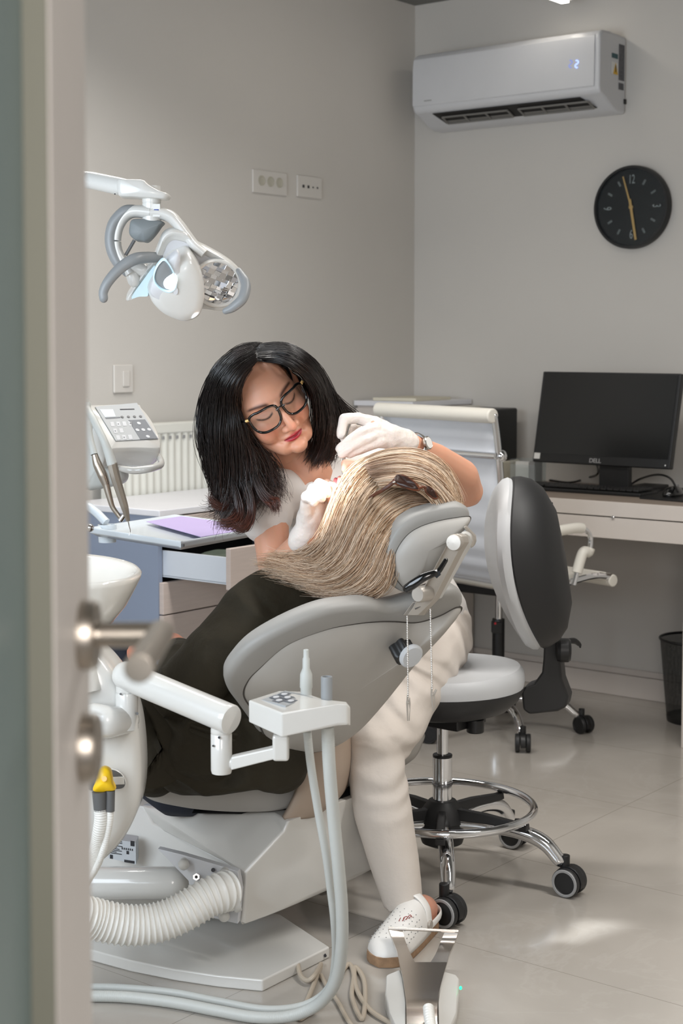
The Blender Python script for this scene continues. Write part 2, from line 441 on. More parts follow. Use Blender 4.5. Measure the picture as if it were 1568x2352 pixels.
# linear ceiling lamp at the top edge
e0 = G(1304, 6, 2.66)
t = empty('linear_ceiling_lamp', e0 - A * .9, 'slim white linear LED lamp glowing on the ceiling above the air conditioner', 'ceiling light')
mb = MB(); M3 = Matrix.Rotation(-TH, 3, 'Z')
mb.box(e0 - A * .9 + V((0, 0, .03)), (.05, 1.8, .05), M3); obj('housing', mb, 'white_plastic', t, bevel=.004)
mb = MB(); mb.box(e0 - A * .9 + V((0, 0, .0)), (.034, 1.76, .012), M3); obj('diffuser', mb, 'led_strip', t, bevel=.003, label='glowing white light diffuser')
mb = MB()
for k in (.25, 1.55): obj('mount', MB().cyl(e0 - A * k + V((0, 0, .05)), e0 - A * k + V((0, 0, .115)), .012), 'satin_metal', t)

# ---------------- door leaf with glass ----------------
XD = -.2
def zb(): return 0.012
Hd = 2.1
door = MB()
yf, yn, yh = 1.233, 1.083, 0.33
door.box(V((XD - .0225, (yf + yn) / 2, Hd / 2)), (.045, yf - yn, Hd))           # free stile
door.box(V((XD - .0225, yh + .075, Hd / 2)), (.045, .15, Hd))                  # hinge stile
door.box(V((XD - .0225, (yh + yn) / 2 + .07, .1)), (.045, yn - yh - .14, .2)); door.box(V((XD - .0225, (yh + yn) / 2 + .07, Hd - .07)), (.045, yn - yh - .14, .14))
# a slight lean of the leaf
lean = -.004
for q in door.v: q.x += lean * (q.z - 1.1) * -1.0
dt = struct('door_1', door, 'door_white', bevel=.002, label=None)
ORG[dt.name] = ORG[dt.name]
mb = MB(); x1 = XD - .018
mb.add([V((XD - .0015, yn - .0005, .2)), V((x1 - .002, yn - .0005, .2)), V((x1 - .002, yn - .0005, Hd - .14)), V((XD - .0015, yn - .0005, Hd - .14)),
        V((XD - .0015, yn - .004, .2)), V((x1 - .002, yn - .004, .2)), V((x1 - .002, yn - .004, Hd - .14)), V((XD - .0015, yn - .004, Hd - .14))],
       [(0, 1, 2, 3), (4, 7, 6, 5), (0, 4, 5, 1), (2, 6, 7, 3), (0, 3, 7, 4), (1, 5, 6, 2)])
for q in mb.v: q.x += lean * (q.z - 1.1) * -1.0
obj('glazing_bead', mb, 'door_bead', dt, smooth=False)
mb = MB(); mb.box(V((x1 - .004, (yh + .15 + yn) / 2, (Hd + .06) / 2)), (.008, yn - yh - .16, Hd - .36))
for q in mb.v: q.x += lean * (q.z - 1.1) * -1.0
obj('glass_pane', mb, 'pane_teal', dt, smooth=False, label='greenish frosted glass pane')
hc = P(181, 1458, 1.192); hc.x = XD
hx = V((1, 0, 0)); 
hn = empty('tmp', hc); bpy.data.objects.remove(hn)
mb = MB(); mb.lathe(hc, hx, [(.027, 0), (.027, .008), (.025, .0125), (.010, .0125), (.0095, .018)]); 
hd = obj('door_handle', mb, 'brushed_nickel', dt, label='brushed nickel lever handle')
mb = MB(); neck = [hc + hx * .012, hc + hx * .05, hc + hx * .060 + V((0, -.004, 0)), hc + hx * .0625 + V((0, -.014, 0)), hc + hx * .0625 + V((0, -.06, 0)), hc + hx * .0625 + V((0, -.125, 0))]
mb.tube([hc + hx * .010, hc + hx * .060], .0098, seg=24, smooth=False)
mb.tube([hc + hx * .0605 + V((0, .0098, 0)), hc + hx * .0605 + V((0, -.128, 0))], .0105, seg=24, smooth=False)
obj('lever', mb, 'brushed_nickel', hd, bevel=.0008)
kc = hc + V((0, 0, -.088))
mb = MB(); mb.lathe(kc, hx, [(.027, 0), (.027, .008), (.025, .0125), (.006, .0125)]); mb.box(kc + hx * .013, (.002, .004, .012))
obj('keyhole_rose', mb, 'brushed_nickel', dt)
# ---------------- air conditioner ----------------
a0 = RW(948, 125, .205); a1 = RW(1378, 66, .205)
ua, za = UV(a0)[0], a0.z; ub = UV(a1)[0]; zt = (a0.z + a1.z) / 2
zg = RW(951, 248, .205).z; zb_ = RW(1000, 303, .05).z
t = empty('air_conditioner', W((ua + ub) / 2, .0, zb_), 'white wall-mounted air conditioner with 22 on its display', 'air conditioner')
def prof_ac(u, ins=0.0, prof=None):
    pr = prof or [(0.0, zt), (.12, zt + .004), (.185, zt), (.205, zt - .02), (.208, zg + .0), (.200, zg - .02), (.165, zb_ + .045), (.10, zb_ + .012), (.06, zb_), (0.0, zb_)]
    return [W(u, v, z) for v, z in pr]
mb = MB(); mb.rings([prof_ac(ua + (ub - ua) * k) for k in (0, .1, .5, .9, 1)])
obj('housing', mb, 'ac_white', t, bevel=.012, seg=4)
# front panel slightly proud, ending at a groove
pr2 = [(.190, zt - .006), (.207, zt - .022), (.212, zt - .06), (.213, zg + .006), (.207, zg + .001), (.19, zg + .001)]
mb = MB(); mb.rings([[W(u, v, z) for v, z in pr2] for u in (ua + .004, ub - .02)])
fp = obj('front_panel', mb, 'ac_white', t, bevel=.003)
# outlet opening on the slanting lower face
def low(s, d=0.0, k=0.0):   # s along width 0..1, d 0..1 down the slanted face
    v0, z0 = .2, zg - .022; v1, z1 = .105, zb_ + .013
    nn_ = V((0, 0, 0))
    return W(ua + (ub - ua) * s, v0 + (v1 - v0) * d, z0 + (z1 - z0) * d - k)
def lowp(s, d, off):
    dirn = (W(0, .55, -.55) - W(0, 0, 0)).normalized(); return low(s, d) + dirn * off
mb = MB(); q = [lowp(.115, .22, .001), lowp(.905, .10, .001), lowp(.935, .78, .001), lowp(.135, .80, .001)]
q = [lowp(.10, .14, .002), lowp(.89, .14, .002), lowp(.93, .90, .002), lowp(.125, .90, .002)]
mb.prism(q, (W(0, -.3, .3) - W(0, 0, 0)).normalized() * .004); obj('air_outlet', mb, 'ac_dark', t, smooth=False)
mb = MB()
for s0, s1 in ((.14, .50), (.56, .92)):
    for d in (.38, .84):
        mb.cyl(lowp(s0, d, .007), lowp(s1, d, .007), .0042, seg=8)
    for k in range(4):
        s_ = s0 + (s1 - s0) * k / 3; mb.cyl(lowp(s_, .38, .007), lowp(s_ + .003, .84, .007), .0042, seg=8)
    mb.prism([lowp(s0, .66, .004), lowp(s1, .66, .004), lowp(s1, .86, .004), lowp(s0, .86, .004)], V((0, 0, -.001)))
obj('vane', mb, 'ac_vane', t)
for s_ in (.36, .70):
    mb = MB(); mb.box(low(s_, 1.0) + V((0, 0, -.004)) - (W(0, .04, 0) - W(0, 0, 0)), (.03, .012, .006), M3); obj('clip', mb, 'ac_vane', t, bevel=.001)
# digits
def seg7(mb, c, r, up, w_, h_, th, on, n):
    n = V(n)
    S7 = {'a': ((-1, 1), (1, 1)), 'b': ((1, 1), (1, 0)), 'c': ((1, 0), (1, -1)), 'd': ((-1, -1), (1, -1)), 'e': ((-1, 0), (-1, -1)), 'f': ((-1, 1), (-1, 0)), 'g': ((-1, 0), (1, 0))}
    for k in on:
        (x0, y0), (x1, y1) = S7[k]
        p0 = c + r * (x0 * w_ / 2) + up * (y0 * h_ / 2); p1 = c + r * (x1 * w_ / 2) + up * (y1 * h_ / 2)
        d = (p1 - p0).normalized(); p0 = p0 + d * th * .5; p1 = p1 - d * th * .5; s = n.cross(d).normalized() * (th / 2)
        mb.prism([p0 - s, p1 - s, p1 + s, p0 + s], n * .0008)
rr_ = (-B); nA = -A
for cx_, m_, lab in ((1324, 'led_digits', 'bright blue digit 2'), (1310, 'led_digits_dim', 'faint blue digit 2')):
    mb = MB(); c_ = RW(cx_, 147, .2135); seg7(mb, c_, rr_, Zv, .012, .026, .004, 'abged', nA); obj('display_digit', mb, m_, t, smooth=False, label=lab)
mb = MB(); c_ = RW(982, 231, .2132)
mb.prism([c_ - rr_ * .018 - Zv * .002, c_ + rr_ * .018 - Zv * .002, c_ + rr_ * .018 + Zv * .002, c_ - rr_ * .018 + Zv * .002], nA * .0006); obj('brand_mark', mb, 'rubber_grey', t, smooth=False)
# stickers on the right end
def endp(v, z): return W(ub + .0008, v, z)
def endrect(name, v0, v1, z0, z1, m, lab=None, par=None):
    mb = MB(); mb.prism([endp(v0, z0), endp(v1, z0), endp(v1, z1), endp(v0, z1)], (-B) * .0012); return obj(name, mb, m, par or t, smooth=False, label=lab)
hz = zt - zb_
endrect('sticker', .018, .060, zb_ + hz * .42, zt - .035, 'sticker_grey', 'tall dark grey rating sticker')
endrect('sticker', .022, .060, zb_ + hz * .30, zb_ + hz * .385, 'sticker_grey', 'small dark grey sticker')
endrect('sticker', .070, .115, zb_ + hz * .68, zb_ + hz * .74, 'sticker_teal', 'small dark teal sticker')
ws = endrect('sticker', .068, .118, zb_ + hz * .47, zb_ + hz * .63, 'sticker_white', 'white sticker with yellow warning triangle')
mb = MB(); c_ = W(ub + .0022, .088, zb_ + hz * .545); mb.prism([c_ + A * .018 + Zv * -.02, c_ - A * .018 + Zv * -.02, c_ + Zv * .022], (-B) * .001); wt = obj('warning_triangle', mb, 'sticker_yellow', ws, smooth=False)
mb = MB(); mb.prism([c_ + (-B) * .0012 + A * .002 + Zv * -.012, c_ + (-B) * .0012 - A * .002 + Zv * -.012, c_ + (-B) * .0012 - A * .003 + Zv * .012, c_ + (-B) * .0012 + A * .003 + Zv * .012], (-B) * .0008)
obj('exclamation_mark', mb, 'ink', ws, smooth=False)
mb = MB(); mb.box(W(ub + .002, .012, zb_ + hz * .16), (.006, .012, .018), M3); obj('clip', mb, 'ac_dark', t)

# ---------------- wall clock ----------------
cc = RW(1457, 477, 0); Rk = .157
t = empty('wall_clock', cc - Zv * Rk, 'round black wall clock with gold hands and white numerals', 'clock')
nW = -A
mb = MB(); mb.lathe(cc, nW, [(Rk * .97, 0), (Rk, .006), (Rk, .032), (Rk * .985, .038), (Rk * .93, .038), (Rk * .92, .024), (Rk * .5, .024), (.001, .024)], seg=64); obj('rim', mb, 'black_plastic', t)
mb = MB(); mb.lathe(cc + nW * .0245, nW, [(Rk * .92, 0), (Rk * .92, .0006)], seg=64); face = obj('dial', mb, 'clock_face', t)
for k in range(12):
    if k % 3 == 0: continue
    mb = MB(); a = math.radians(30 * k)
    for off in (-.0022, .0022):
        d = Zv * math.cos(a) + rr_ * math.sin(a); s_ = Zv * -math.sin(a) + rr_ * math.cos(a)
        p0 = cc + nW * .0262 + d * Rk * .60 + s_ * off; p1 = cc + nW * .0262 + d * Rk * .73 + s_ * off
        mb.prism([p0 - s_ * .001, p1 - s_ * .001, p1 + s_ * .001, p0 + s_ * .001], nW * .0006)
    obj('hour_mark', mb, 'clock_mark', t, smooth=False)
for txt, a, ro in (('12', 0, 0), ('3', 90, 90), ('6', 180, 0), ('9', 270, 90)):
    d = Zv * math.cos(math.radians(a)) + rr_ * math.sin(math.radians(a))
    up_ = Zv if txt in ('12', '6') else (rr_ * (1 if txt == '9' else 1)); ri_ = rr_ if txt in ('12', '6') else -Zv
    o_ = font('x', txt, cc + nW * .0262 + d * Rk * .66, ri_, up_, .048, None, depth=.0006)
    # narrow numerals
    c0 = cc + nW * .0262 + d * Rk * .66
    for i_, q in enumerate(o_.v):
        k_ = (q - c0).dot(ri_); o_.v[i_] = q - ri_ * (k_ * .42)
    obj('numeral', o_, 'clock_mark', t, smooth=False)
def hand(name, ang, l0, l1, w0, w1, off):
    a = math.radians(ang); d = Zv * math.cos(a) + rr_ * math.sin(a); s_ = Zv * -math.sin(a) + rr_ * math.cos(a); c0 = cc + nW * off
    mb = MB(); mb.prism([c0 - d * l0 - s_ * w0, c0 + d * l1 - s_ * w1, c0 + d * l1 + s_ * w1, c0 - d * l0 + s_ * w0], nW * .0012); obj(name, mb, 'gold', t, smooth=False)
hand('minute_hand', 170, .030, Rk * .80, .0055, .0045, .030)
hand('hour_hand', -17, .0, Rk * .78, .004, .0025, .028)
mb = MB(); mb.lathe(cc + nW * .027, nW, [(.008, 0), (.008, .006), (.004, .007)], seg=20); obj('hand_boss', mb, 'gold', t)
mb = MB(); mb.lathe(cc + nW * .0355, nW, [(Rk * .93, 0), (Rk * .93, .0008)], seg=64)
glassy('clock_glass', (60, 66, 72), .10, .03); obj('glass', mb, 'clock_glass', t)

# ---------------- left wall: sockets, switch, radiator ----------------
nL = -B; rL = A
def wallrect(mb, c, w_, h_, d, n=nL, r=rL):
    mb.prism([c - r * w_ / 2 - Zv * h_ / 2, c + r * w_ / 2 - Zv * h_ / 2, c + r * w_ / 2 + Zv * h_ / 2, c - r * w_ / 2 + Zv * h_ / 2], n * d)
def pxrect(cx_, cy_, w_px):
    return LW(cx_, cy_, 0), (LW(cx_ + w_px / 2, cy_, 0) - LW(cx_ - w_px / 2, cy_, 0)).length
c_, w_ = pxrect(617, 420, 78)
t = empty('wall_socket', c_ - Zv * .04, 'white triple wall socket plate high on the left wall', 'socket', None)
mb = MB(); wallrect(mb, c_, w_, .085, .008); obj('cover_plate', mb, 'outlet_white', t, bevel=.003)
for k in (-1, 0, 1):
    cz = c_ + rL * k * w_ * .26 + Zv * .004
    mb = MB(); mb.lathe(cz + nL * .0085, nL, [(.019, 0), (.019, .002), (.015, .002), (.014, -.006), (.001, -.006)], seg=24); o_ = obj('socket_insert', mb, 'outlet_cream', t)
    mb = MB(); mb.cyl(cz + nL * .0024 + Zv * .012, cz + nL * .0065 + Zv * .012, .0035, seg=10); mb.cyl(cz + nL * .0024 - Zv * .012, cz + nL * .0065 - Zv * .012, .0035, seg=10); obj('socket_hole', mb, 'ink', o_)
c_, w_ = pxrect(708, 430, 56)
t = empty('data_socket', c_ - Zv * .04, 'white data socket plate with small black ports, right of the triple socket', 'socket')
mb = MB(); wallrect(mb, c_, w_, .082, .008); obj('cover_plate', mb, 'outlet_white', t, bevel=.003)
for k, s_ in ((-.27, .011), (-.07, .011), (.12, .006), (.30, .007)):
    mb = MB(); wallrect(mb, c_ + rL * k * w_ + nL * .0085, s_, s_, .001); obj('port', mb, 'ink', t, smooth=False)
c_, w_ = pxrect(280, 870, 44)
t = empty('light_switch', c_ - Zv * .05, 'white light switch plate above the dental control console', 'switch')
mb = MB(); wallrect(mb, c_, w_, .095, .010); obj('cover_plate', mb, 'outlet_white', t, bevel=.004)
mb = MB(); wallrect(mb, c_ + rL * .008 + nL * .01, w_ * .34, .052, .005); obj('rocker', mb, 'outlet_white', t, bevel=.002)

r0 = LW(330, 974, .09); v_top = r0.z; vL = UV(LW(250, 980, .09))[1]; vR = UV(LW(700, 980, .09))[1]
t = empty('radiator', W(.05, (vL + vR) / 2, .25), 'white ribbed panel radiator on the left wall behind the cabinet', 'radiator')
zlo = .35
mb = MB(); vv = vL; n_ = int((vL - vR) / .033); st = (vL - vR) / n_; ring0 = []
top = []
for i in range(n_):
    v0 = vL - i * st
    for s_, d in ((0, .076), (.15, .074), (.30, .071), (.5, .071), (.70, .074), (.85, .076)): top.append((v0 - s_ * st, d))
top.append((vR, .076))
vs = [W(d + .014, v, v_top - .035) for v, d in top] + [W(d + .014, v, zlo) for v, d in top] ; k = len(top)
mb.add(vs, [(i, i + 1, i + 1 + k, i + k) for i in range(k - 1)])
mb.rbox(.05, .078, vR, vL, zlo, v_top - .035)
obj('ribbed_panel', mb, 'radiator_paint', t, ang=60)
mb = MB(); mb.rbox(.035, .094, vR - .004, vL + .004, v_top - .036, v_top); obj('top_rail', mb, 'radiator_paint', t, bevel=.006)
mb = MB()
for i in range(n_): mb.rbox(.0905, .0915, vL - (i + .62) * st, vL - (i + .28) * st, v_top - .056, v_top - .045)
obj('vent_slots', mb, 'rubber_grey', t, smooth=False)
for v in (vL - .1, vR + .1): obj('bracket', MB().rbox(0.001, .05, v - .02, v + .02, v_top - .12, v_top - .08), 'radiator_paint', t)

# ---------------- cabinet in front of the left wall ----------------
UF, VL_, ZT = .5, 2.04, .86
t = empty('drawer_cabinet', W(.25, 1.62, 0), 'beige drawer cabinet with its side tinted by cool daylight, upper drawer pulled open', 'cabinet')
def cz(y): return P(358, y, 4.73).z
mb = MB(); mb.rbox(.10, UF, VL_ - .018, VL_, 0.03, ZT - .02); mb.rbox(.10, UF, 1.2, 1.218, 0.03, ZT - .02); mb.rbox(.10, .118, 1.2, VL_, 0.03, ZT - .02); mb.rbox(.1, UF - .02, 1.2, VL_, .03, .05)
mb.rbox(.12, UF - .04, 1.2, VL_, 0, .03)
obj('carcass', mb, 'cabinet_side_daylit', t, smooth=False)
mb = MB(); mb.rbox(.10, UF + .012, 1.19, VL_ + .004, ZT - .02, ZT); obj('worktop', mb, 'cabinet_top', t, bevel=.003)
zs = [ZT - .022, cz(1243), cz(1338), cz(1414), cz(1495), cz(1590), .06]
mb = MB(); mb.rbox(.14, .16, 1.22, VL_ - .02, .05, ZT - .03); obj('cavity_shade_panel', mb, 'cavity_shade', t, smooth=False)  # near-black sheet stands in for the shade inside the carcass
for i in range(6):
    z1, z0 = zs[i] - .002, zs[i + 1] + .002
    du = .275 if i == 1 else 0.0
    mb = MB(); mb.rbox(UF + du, UF + du + .018, 1.204, VL_ - .004, z0, z1); d_ = obj('drawer', mb, 'cabinet_front', t, bevel=.0015)
    mb = MB(); mb.rbox(.17 + du, UF + du, VL_ - .032, VL_ - .022, z0 + .015, z1 - .03); mb.rbox(.17 + du, UF + du, 1.22, 1.23, z0 + .015, z1 - .03); mb.rbox(.17 + du, UF + du, 1.22, VL_ - .022, z0 + .012, z0 + .018)
    obj('drawer_box', mb, 'drawer_box', d_, smooth=False)
    if i > 0:
        uh = UF + du + .018; vm = 1.62; mb = MB(); zc = z1 - .022
        mb.rbox(uh + .018, uh + .026, vm - .13, vm + .13, zc - .008, zc + .008); mb.rbox(uh, uh + .02, vm - .115, vm - .105, zc - .005, zc + .005); mb.rbox(uh, uh + .02, vm + .105, vm + .115, zc - .005, zc + .005)
        obj('handle', mb, 'satin_metal', d_, bevel=.0015)
# contents of the open drawer
zd = zs[2] + .03
mb = MB(); M_ = M3
def cushion(mb, c, sx, sy, sz, M=M3, p=4):
    rs = []
    for k in range(9):
        a = -math.pi / 2 + math.pi * k / 8; z = math.sin(a) * sz / 2; q = max(.05, math.cos(a) ** .5)
        rs.append([c + M @ V((sx / 2 * q * math.copysign(abs(math.cos(b)) ** (2 / p), math.cos(b)), sy / 2 * q * math.copysign(abs(math.sin(b)) ** (2 / p), math.sin(b)), z)) for b in [2 * math.pi * j / 28 for j in range(28)]])
    mb.rings(rs); return mb
cushion(mb, W(UF + .12, 1.72, zd + .025), .24, .5, .05)
for i, q in enumerate(mb.v): mb.v[i] = q + Zv * (.012 * noise.noise(q * 18))
o_ = obj('folded_cloth', mb, 'green_cloth'); tag(o_, 'dark green folded cloth lying in the open drawer', 'cloth')
mb = MB(); 
for k in range(3): mb.box(W(UF + .21, 1.82 - k * .07, zd + .05 + .004 * k), (.05, .11, .003), M3 @ Matrix.Rotation(.2 * k, 3, 'Z') @ Matrix.Rotation(.2, 3, 'X'))
o_ = obj('paper_bags', mb, 'cream_paper'); tag(o_, 'cream paper pouches at the front of the open drawer', 'paper')
# ---------------- desk along the right wall ----------------
ZD = .822; VD = .6
uP = UV(G(1563, 1718))[0]
t = empty('desk', W(.9, .3, 0), 'long white wall desk with wood-brown top under the monitor', 'desk')
UL = .30
mb = MB(); mb.rbox(UL, uP + .9, .0, VD, ZD - .010, ZD); obj('desk_top', mb, 'desk_wood', t, bevel=.001)
mb = MB(); mb.rbox(UL, uP + .9, VD - .02, VD + .004, ZD - .052, ZD - .001); mb.rbox(UL, uP + .9, 0.01, VD - .02, ZD - .05, ZD - .011); obj('apron', mb, 'desk_white', t, bevel=.002)
z0 = RW(1400, 1237, VD).z
for k in range(3):
    a_ = UL + .02 + k * (uP - UL - .02) / 3 * 1.0; b_ = a_ + (uP - UL - .02) / 3 - .003
    if k == 0: a_ = UL + .02
mb = MB(); mb.rbox(UL + .02, uP, VD - .018, VD, z0, ZD - .056); dr = obj('drawer', mb, 'desk_white', t, bevel=.0015)
mb = MB(); mb.rbox(UL + .02, uP, .05, VD - .02, z0 + .01, ZD - .058); obj('drawer_box', mb, 'desk_white', dr, smooth=False)
mb = MB(); kc = RW(1408, 1188, VD); mb.lathe(kc, -A, [(.004, 0), (.006, .006), (.003, .009)], seg=16); obj('knob', mb, 'chrome', dr)
mb = MB(); mb.rbox(uP, uP + .03, .02, VD, .0, ZD - .05); 
pd = obj('side_panel', mb, 'desk_white', t, bevel=.002)
mb = MB(); mb.rbox(UL, UL + .02, .02, VD - .01, 0, ZD - .05); obj('side_panel', mb, 'desk_white', t, bevel=.002)

# monitor
vm = .30
c = [RW(1247, 853, vm - .02), RW(1565, 858, vm - .02), RW(1537, 1078, vm + .02), RW(1222, 1060, vm + .02)]
tl, tr, br_, bl = c
t = empty('computer_monitor', (bl + br_) / 2 * 1.0 - Zv * ((bl.z + br_.z) / 2 - ZD), 'black flat computer monitor switched off on the desk', 'monitor')
nM = (tr - tl).cross(tl - bl).normalized(); 
if nM.y > 0: nM = -nM
mb = MB(); mb.prism([tl, tr, br_, bl], -nM * .03); obj('casing', mb, 'black_plastic', t, bevel=.004)
def onM(s, t_, off=.001): return tl.lerp(tr, s).lerp(bl.lerp(br_, s), t_) + nM * off
mb = MB(); mb.prism([onM(.02, .02), onM(.98, .02), onM(.98, .90), onM(.02, .90)], nM * .0006); obj('screen', mb, 'screen_black', t, smooth=False)
rM = (br_ - bl).normalized(); uM = (tl - bl).normalized()
o_ = font('x', 'DELL', onM(.47, .955, .0015), rM, uM, .022, None, bold=.02); obj('logo', o_, 'rubber_grey', t, smooth=False)
mb = MB(); mb.prism([onM(.965, .955, .001), onM(.972, .955, .001), onM(.972, .97, .001), onM(.965, .97, .001)], nM * .0006); obj('power_light', mb, 'sticker_white', t, smooth=False)
mb = MB(); mb.prism([onM(.01, .90, .001), onM(.055, .90, .001), onM(.055, .965, .001), onM(.01, .965, .001)], nM * .0008); obj('sticker', mb, 'sticker_white', t, smooth=False)
bc = (bl + br_) / 2 + rM * .05 - nM * .035
mb = MB(); mb.box(V((bc.x, bc.y, (bc.z + ZD) / 2 + .06)), (.12, .03, bc.z - ZD + .12), M3); obj('stand_neck', mb, 'black_plastic', t, bevel=.003)
mb = MB(); mb.box(V((bc.x, bc.y, ZD + .006)) + A * .03, (.26, .16, .012), M3); obj('stand_base', mb, 'black_plastic', t, bevel=.004)
# keyboard
kl = G(1187, 1117, ZD + .012); kr = G(1470, 1135, ZD + .012)
kc_ = (kl + kr) / 2; dk = (kr - kl).normalized(); nk = V((-dk.y, dk.x, 0)); kw = (kr - kl).length
t = empty('keyboard', kc_ + nk * .07 - Zv * .012, 'black computer keyboard in front of the monitor', 'keyboard')
mb = MB(); mb.prism([kl - Zv * .012, kr - Zv * .012, kr - Zv * .012 + nk * .14, kl - Zv * .012 + nk * .14], Zv * .014)
obj('keyboard_body', mb, 'black_plastic', t, bevel=.004)
for r_ in range(5):
    mb = MB()
    for q in range(19):
        if r_ == 0 and 4 <= q <= 9:
            if q != 4: continue
            c0 = kl + dk * ((6.9 + .5) * kw / 19.6) + nk * (.014 + r_ * .025) + Zv * .006; hw = kw / 19.6 * 2.9
        else: c0 = kl + dk * ((q + .8) * kw / 19.6) + nk * (.014 + r_ * .025) + Zv * .006; hw = kw / 19.6 * .42
        mb.prism([c0 - dk * hw - nk * .010, c0 + dk * hw - nk * .010, c0 + dk * hw * .85 + nk * .010, c0 - dk * hw * .85 + nk * .010], Zv * .006)
    obj('key_row', mb, 'stool_black', t, bevel=.001, seg=1)
# mouse, mat, phone
mc = G(1545, 1136, ZD + .012)
mb = MB(); mb.prism([q - Zv * 0 for q in [G(1468, 1146, ZD), G(1640, 1160, ZD), G(1650, 1128, ZD), G(1490, 1120, ZD)]], Zv * .006); o_ = obj('mouse_mat', mb, 'black_plastic', bevel=.002); tag(o_, 'black mouse mat at the right end of the desk', 'mouse mat')
t = empty('computer_mouse', mc - Zv * .004, 'black computer mouse on the black mat', 'mouse')
mb = MB(); mb.dish([mc + M3 @ V((.032 * math.cos(a), .055 * math.sin(a), -.006)) for a in [2 * math.pi * j / 24 for j in range(24)]], Zv, [(.96, 0), (1, .008), (.93, .018), (.75, .028), (.45, .034), (0.05, .036)]); obj('shell', mb, 'black_gloss', t)
mb = MB(); mb.cyl(mc + M3 @ V((-.004, .03, .026)), mc + M3 @ V((.004, .03, .026)), .009, seg=16); obj('wheel', mb, 'rubber_grey', t)
ph = G(1500, 1127, ZD + .015)
mb = MB(); mb.box(G(1478, 1122, ZD + .012) + A * .03, (.10, .15, .022), M3); o_ = obj('card_reader', mb, 'black_plastic', bevel=.004); tag(o_, 'flat black box behind the mouse mat beside the keyboard', 'device')
# cables
cb = [G(1262, 1103, ZD + .004), G(1310, 1108, ZD + .004), G(1350, 1097, ZD + .02), P(1372, 1088, 5.85), P(1370, 1066, 5.95), P(1362, 1045, 6.0)]
o_ = obj('monitor_cable', MB().tube(cb, .004, seg=8), 'black_plastic'); tag(o_, 'black cable hanging behind the monitor left of its stand', 'cable')
cb = [G(1440, 1118, ZD + .004), G(1470, 1100, ZD + .03), P(1510, 1090, 5.7), P(1540, 1100, 5.6), G(1556, 1130, ZD + .03)]
o_ = obj('mouse_cable', MB().tube(cb, .004, seg=8), 'black_plastic'); tag(o_, 'black cable arching from monitor stand to mouse', 'cable')
# acrylic holder with papers
hb = G(1212, 1113, ZD)
t = empty('paper_holder', hb, 'clear acrylic holder with white cards left of the monitor', 'holder')
mb = MB(); wd = .115
for dx, w_, d_ in ((-.055, .004, .08), (.055, .004, .08)): mb.box(hb + M3 @ V((dx, 0, .05)), (w_, d_, .10), M3)
mb.box(hb + M3 @ V((0, -.04, .04)), (.11, .003, .08), M3); mb.box(hb + M3 @ V((0, .04, .05)), (.11, .003, .10), M3); mb.box(hb + M3 @ V((0, 0, .002)), (.11, .08, .004), M3)
obj('acrylic_box', mb, 'acrylic', t, smooth=False)
mb = MB(); mb.box(hb + M3 @ V((-.012, -.01, .048)), (.06, .03, .084), M3); o_ = obj('card_stack', mb, 'sticker_white', bevel=.001); tag(o_, 'stack of white cards standing in the clear holder', 'cards')
mb = MB(); mb.box(hb + M3 @ V((.035, .0, .050)), (.022, .06, .09), M3); o_ = obj('grey_box', mb, 'rubber_grey', bevel=.001); tag(o_, 'small grey box standing in the clear holder beside the cards', 'box')
# black tower and printer behind the office chair
b0 = RW(1188, 1060, .08); ub_ = UV(b0)[0]
mb = MB(); mb.rbox(ub_ - .16, ub_, .08, .45, ZD + .085, RW(1160, 946, .45).z); t = empty('black_printer', W(ub_ - .1, .26, ZD), 'black and beige desktop printer behind the white office chair', 'printer')
obj('printer_body', mb, 'black_plastic', t, bevel=.008)
mb = MB(); mb.rbox(ub_ - .17, ub_ + .005, .07, .46, ZD, ZD + .085); obj('printer_base', mb, 'cream_paper', t, bevel=.006, label='beige lower housing')
mb = MB(); mb.rbox(ub_ - .04, ub_ + .02, .44, .475, ZD + .075, ZD + .11); obj('paper_tray', mb, 'sticker_white', t, bevel=.002)
p0 = RW(846, 925, .42); p1 = RW(1128, 936, .42); u0_, u1_ = max(.02, UV(p0)[0]), UV(p1)[0] - .08
t = empty('filing_cabinet', W((u0_ + u1_) / 2, .2, 0), 'tall white cabinet standing in the corner behind the office chair', 'cabinet')
zc_ = p0.z - .012
mb = MB(); mb.rbox(.02, UL - .005, .02, .42, 0, zc_); obj('carcass', mb, 'desk_white', t, bevel=.003)
mb = MB(); mb.rbox(.01, UL + .0, .01, .43, zc_, zc_ + .02); obj('top_board', mb, 'cabinet_top', t, bevel=.002)
mb = MB(); mb.rbox(.024, UL - .01, .42, .436, .05, zc_ - .01); obj('door', mb, 'desk_white', t, bevel=.002)
mb = MB(); 
t = empty('white_printer', W(.5, .22, ZD), 'low white printer on the desk between tall white cabinet and black printer', 'printer')
mb = MB(); mb.rbox(UL + .02, ub_ - .18, .05, .42, ZD, RW(1000, 935, .42).z - .012); obj('printer_body', mb, 'cabinet_top', t, bevel=.01)
zq = RW(1000, 935, .42).z
mb = MB(); mb.rbox(UL + .03, ub_ - .19, .06, .41, zq - .014, zq - .004); obj('lid', mb, 'chair_white', t, bevel=.003)
mb = MB(); mb.box(W(.17, .25, zc_ + .0265), (.20, .28, .012), M3 @ Matrix.Rotation(.08, 3, 'Z')); o_ = obj('paper_stack', mb, 'cream_paper', bevel=.001); tag(o_, 'stack of cream papers on the tall white cabinet', 'papers')
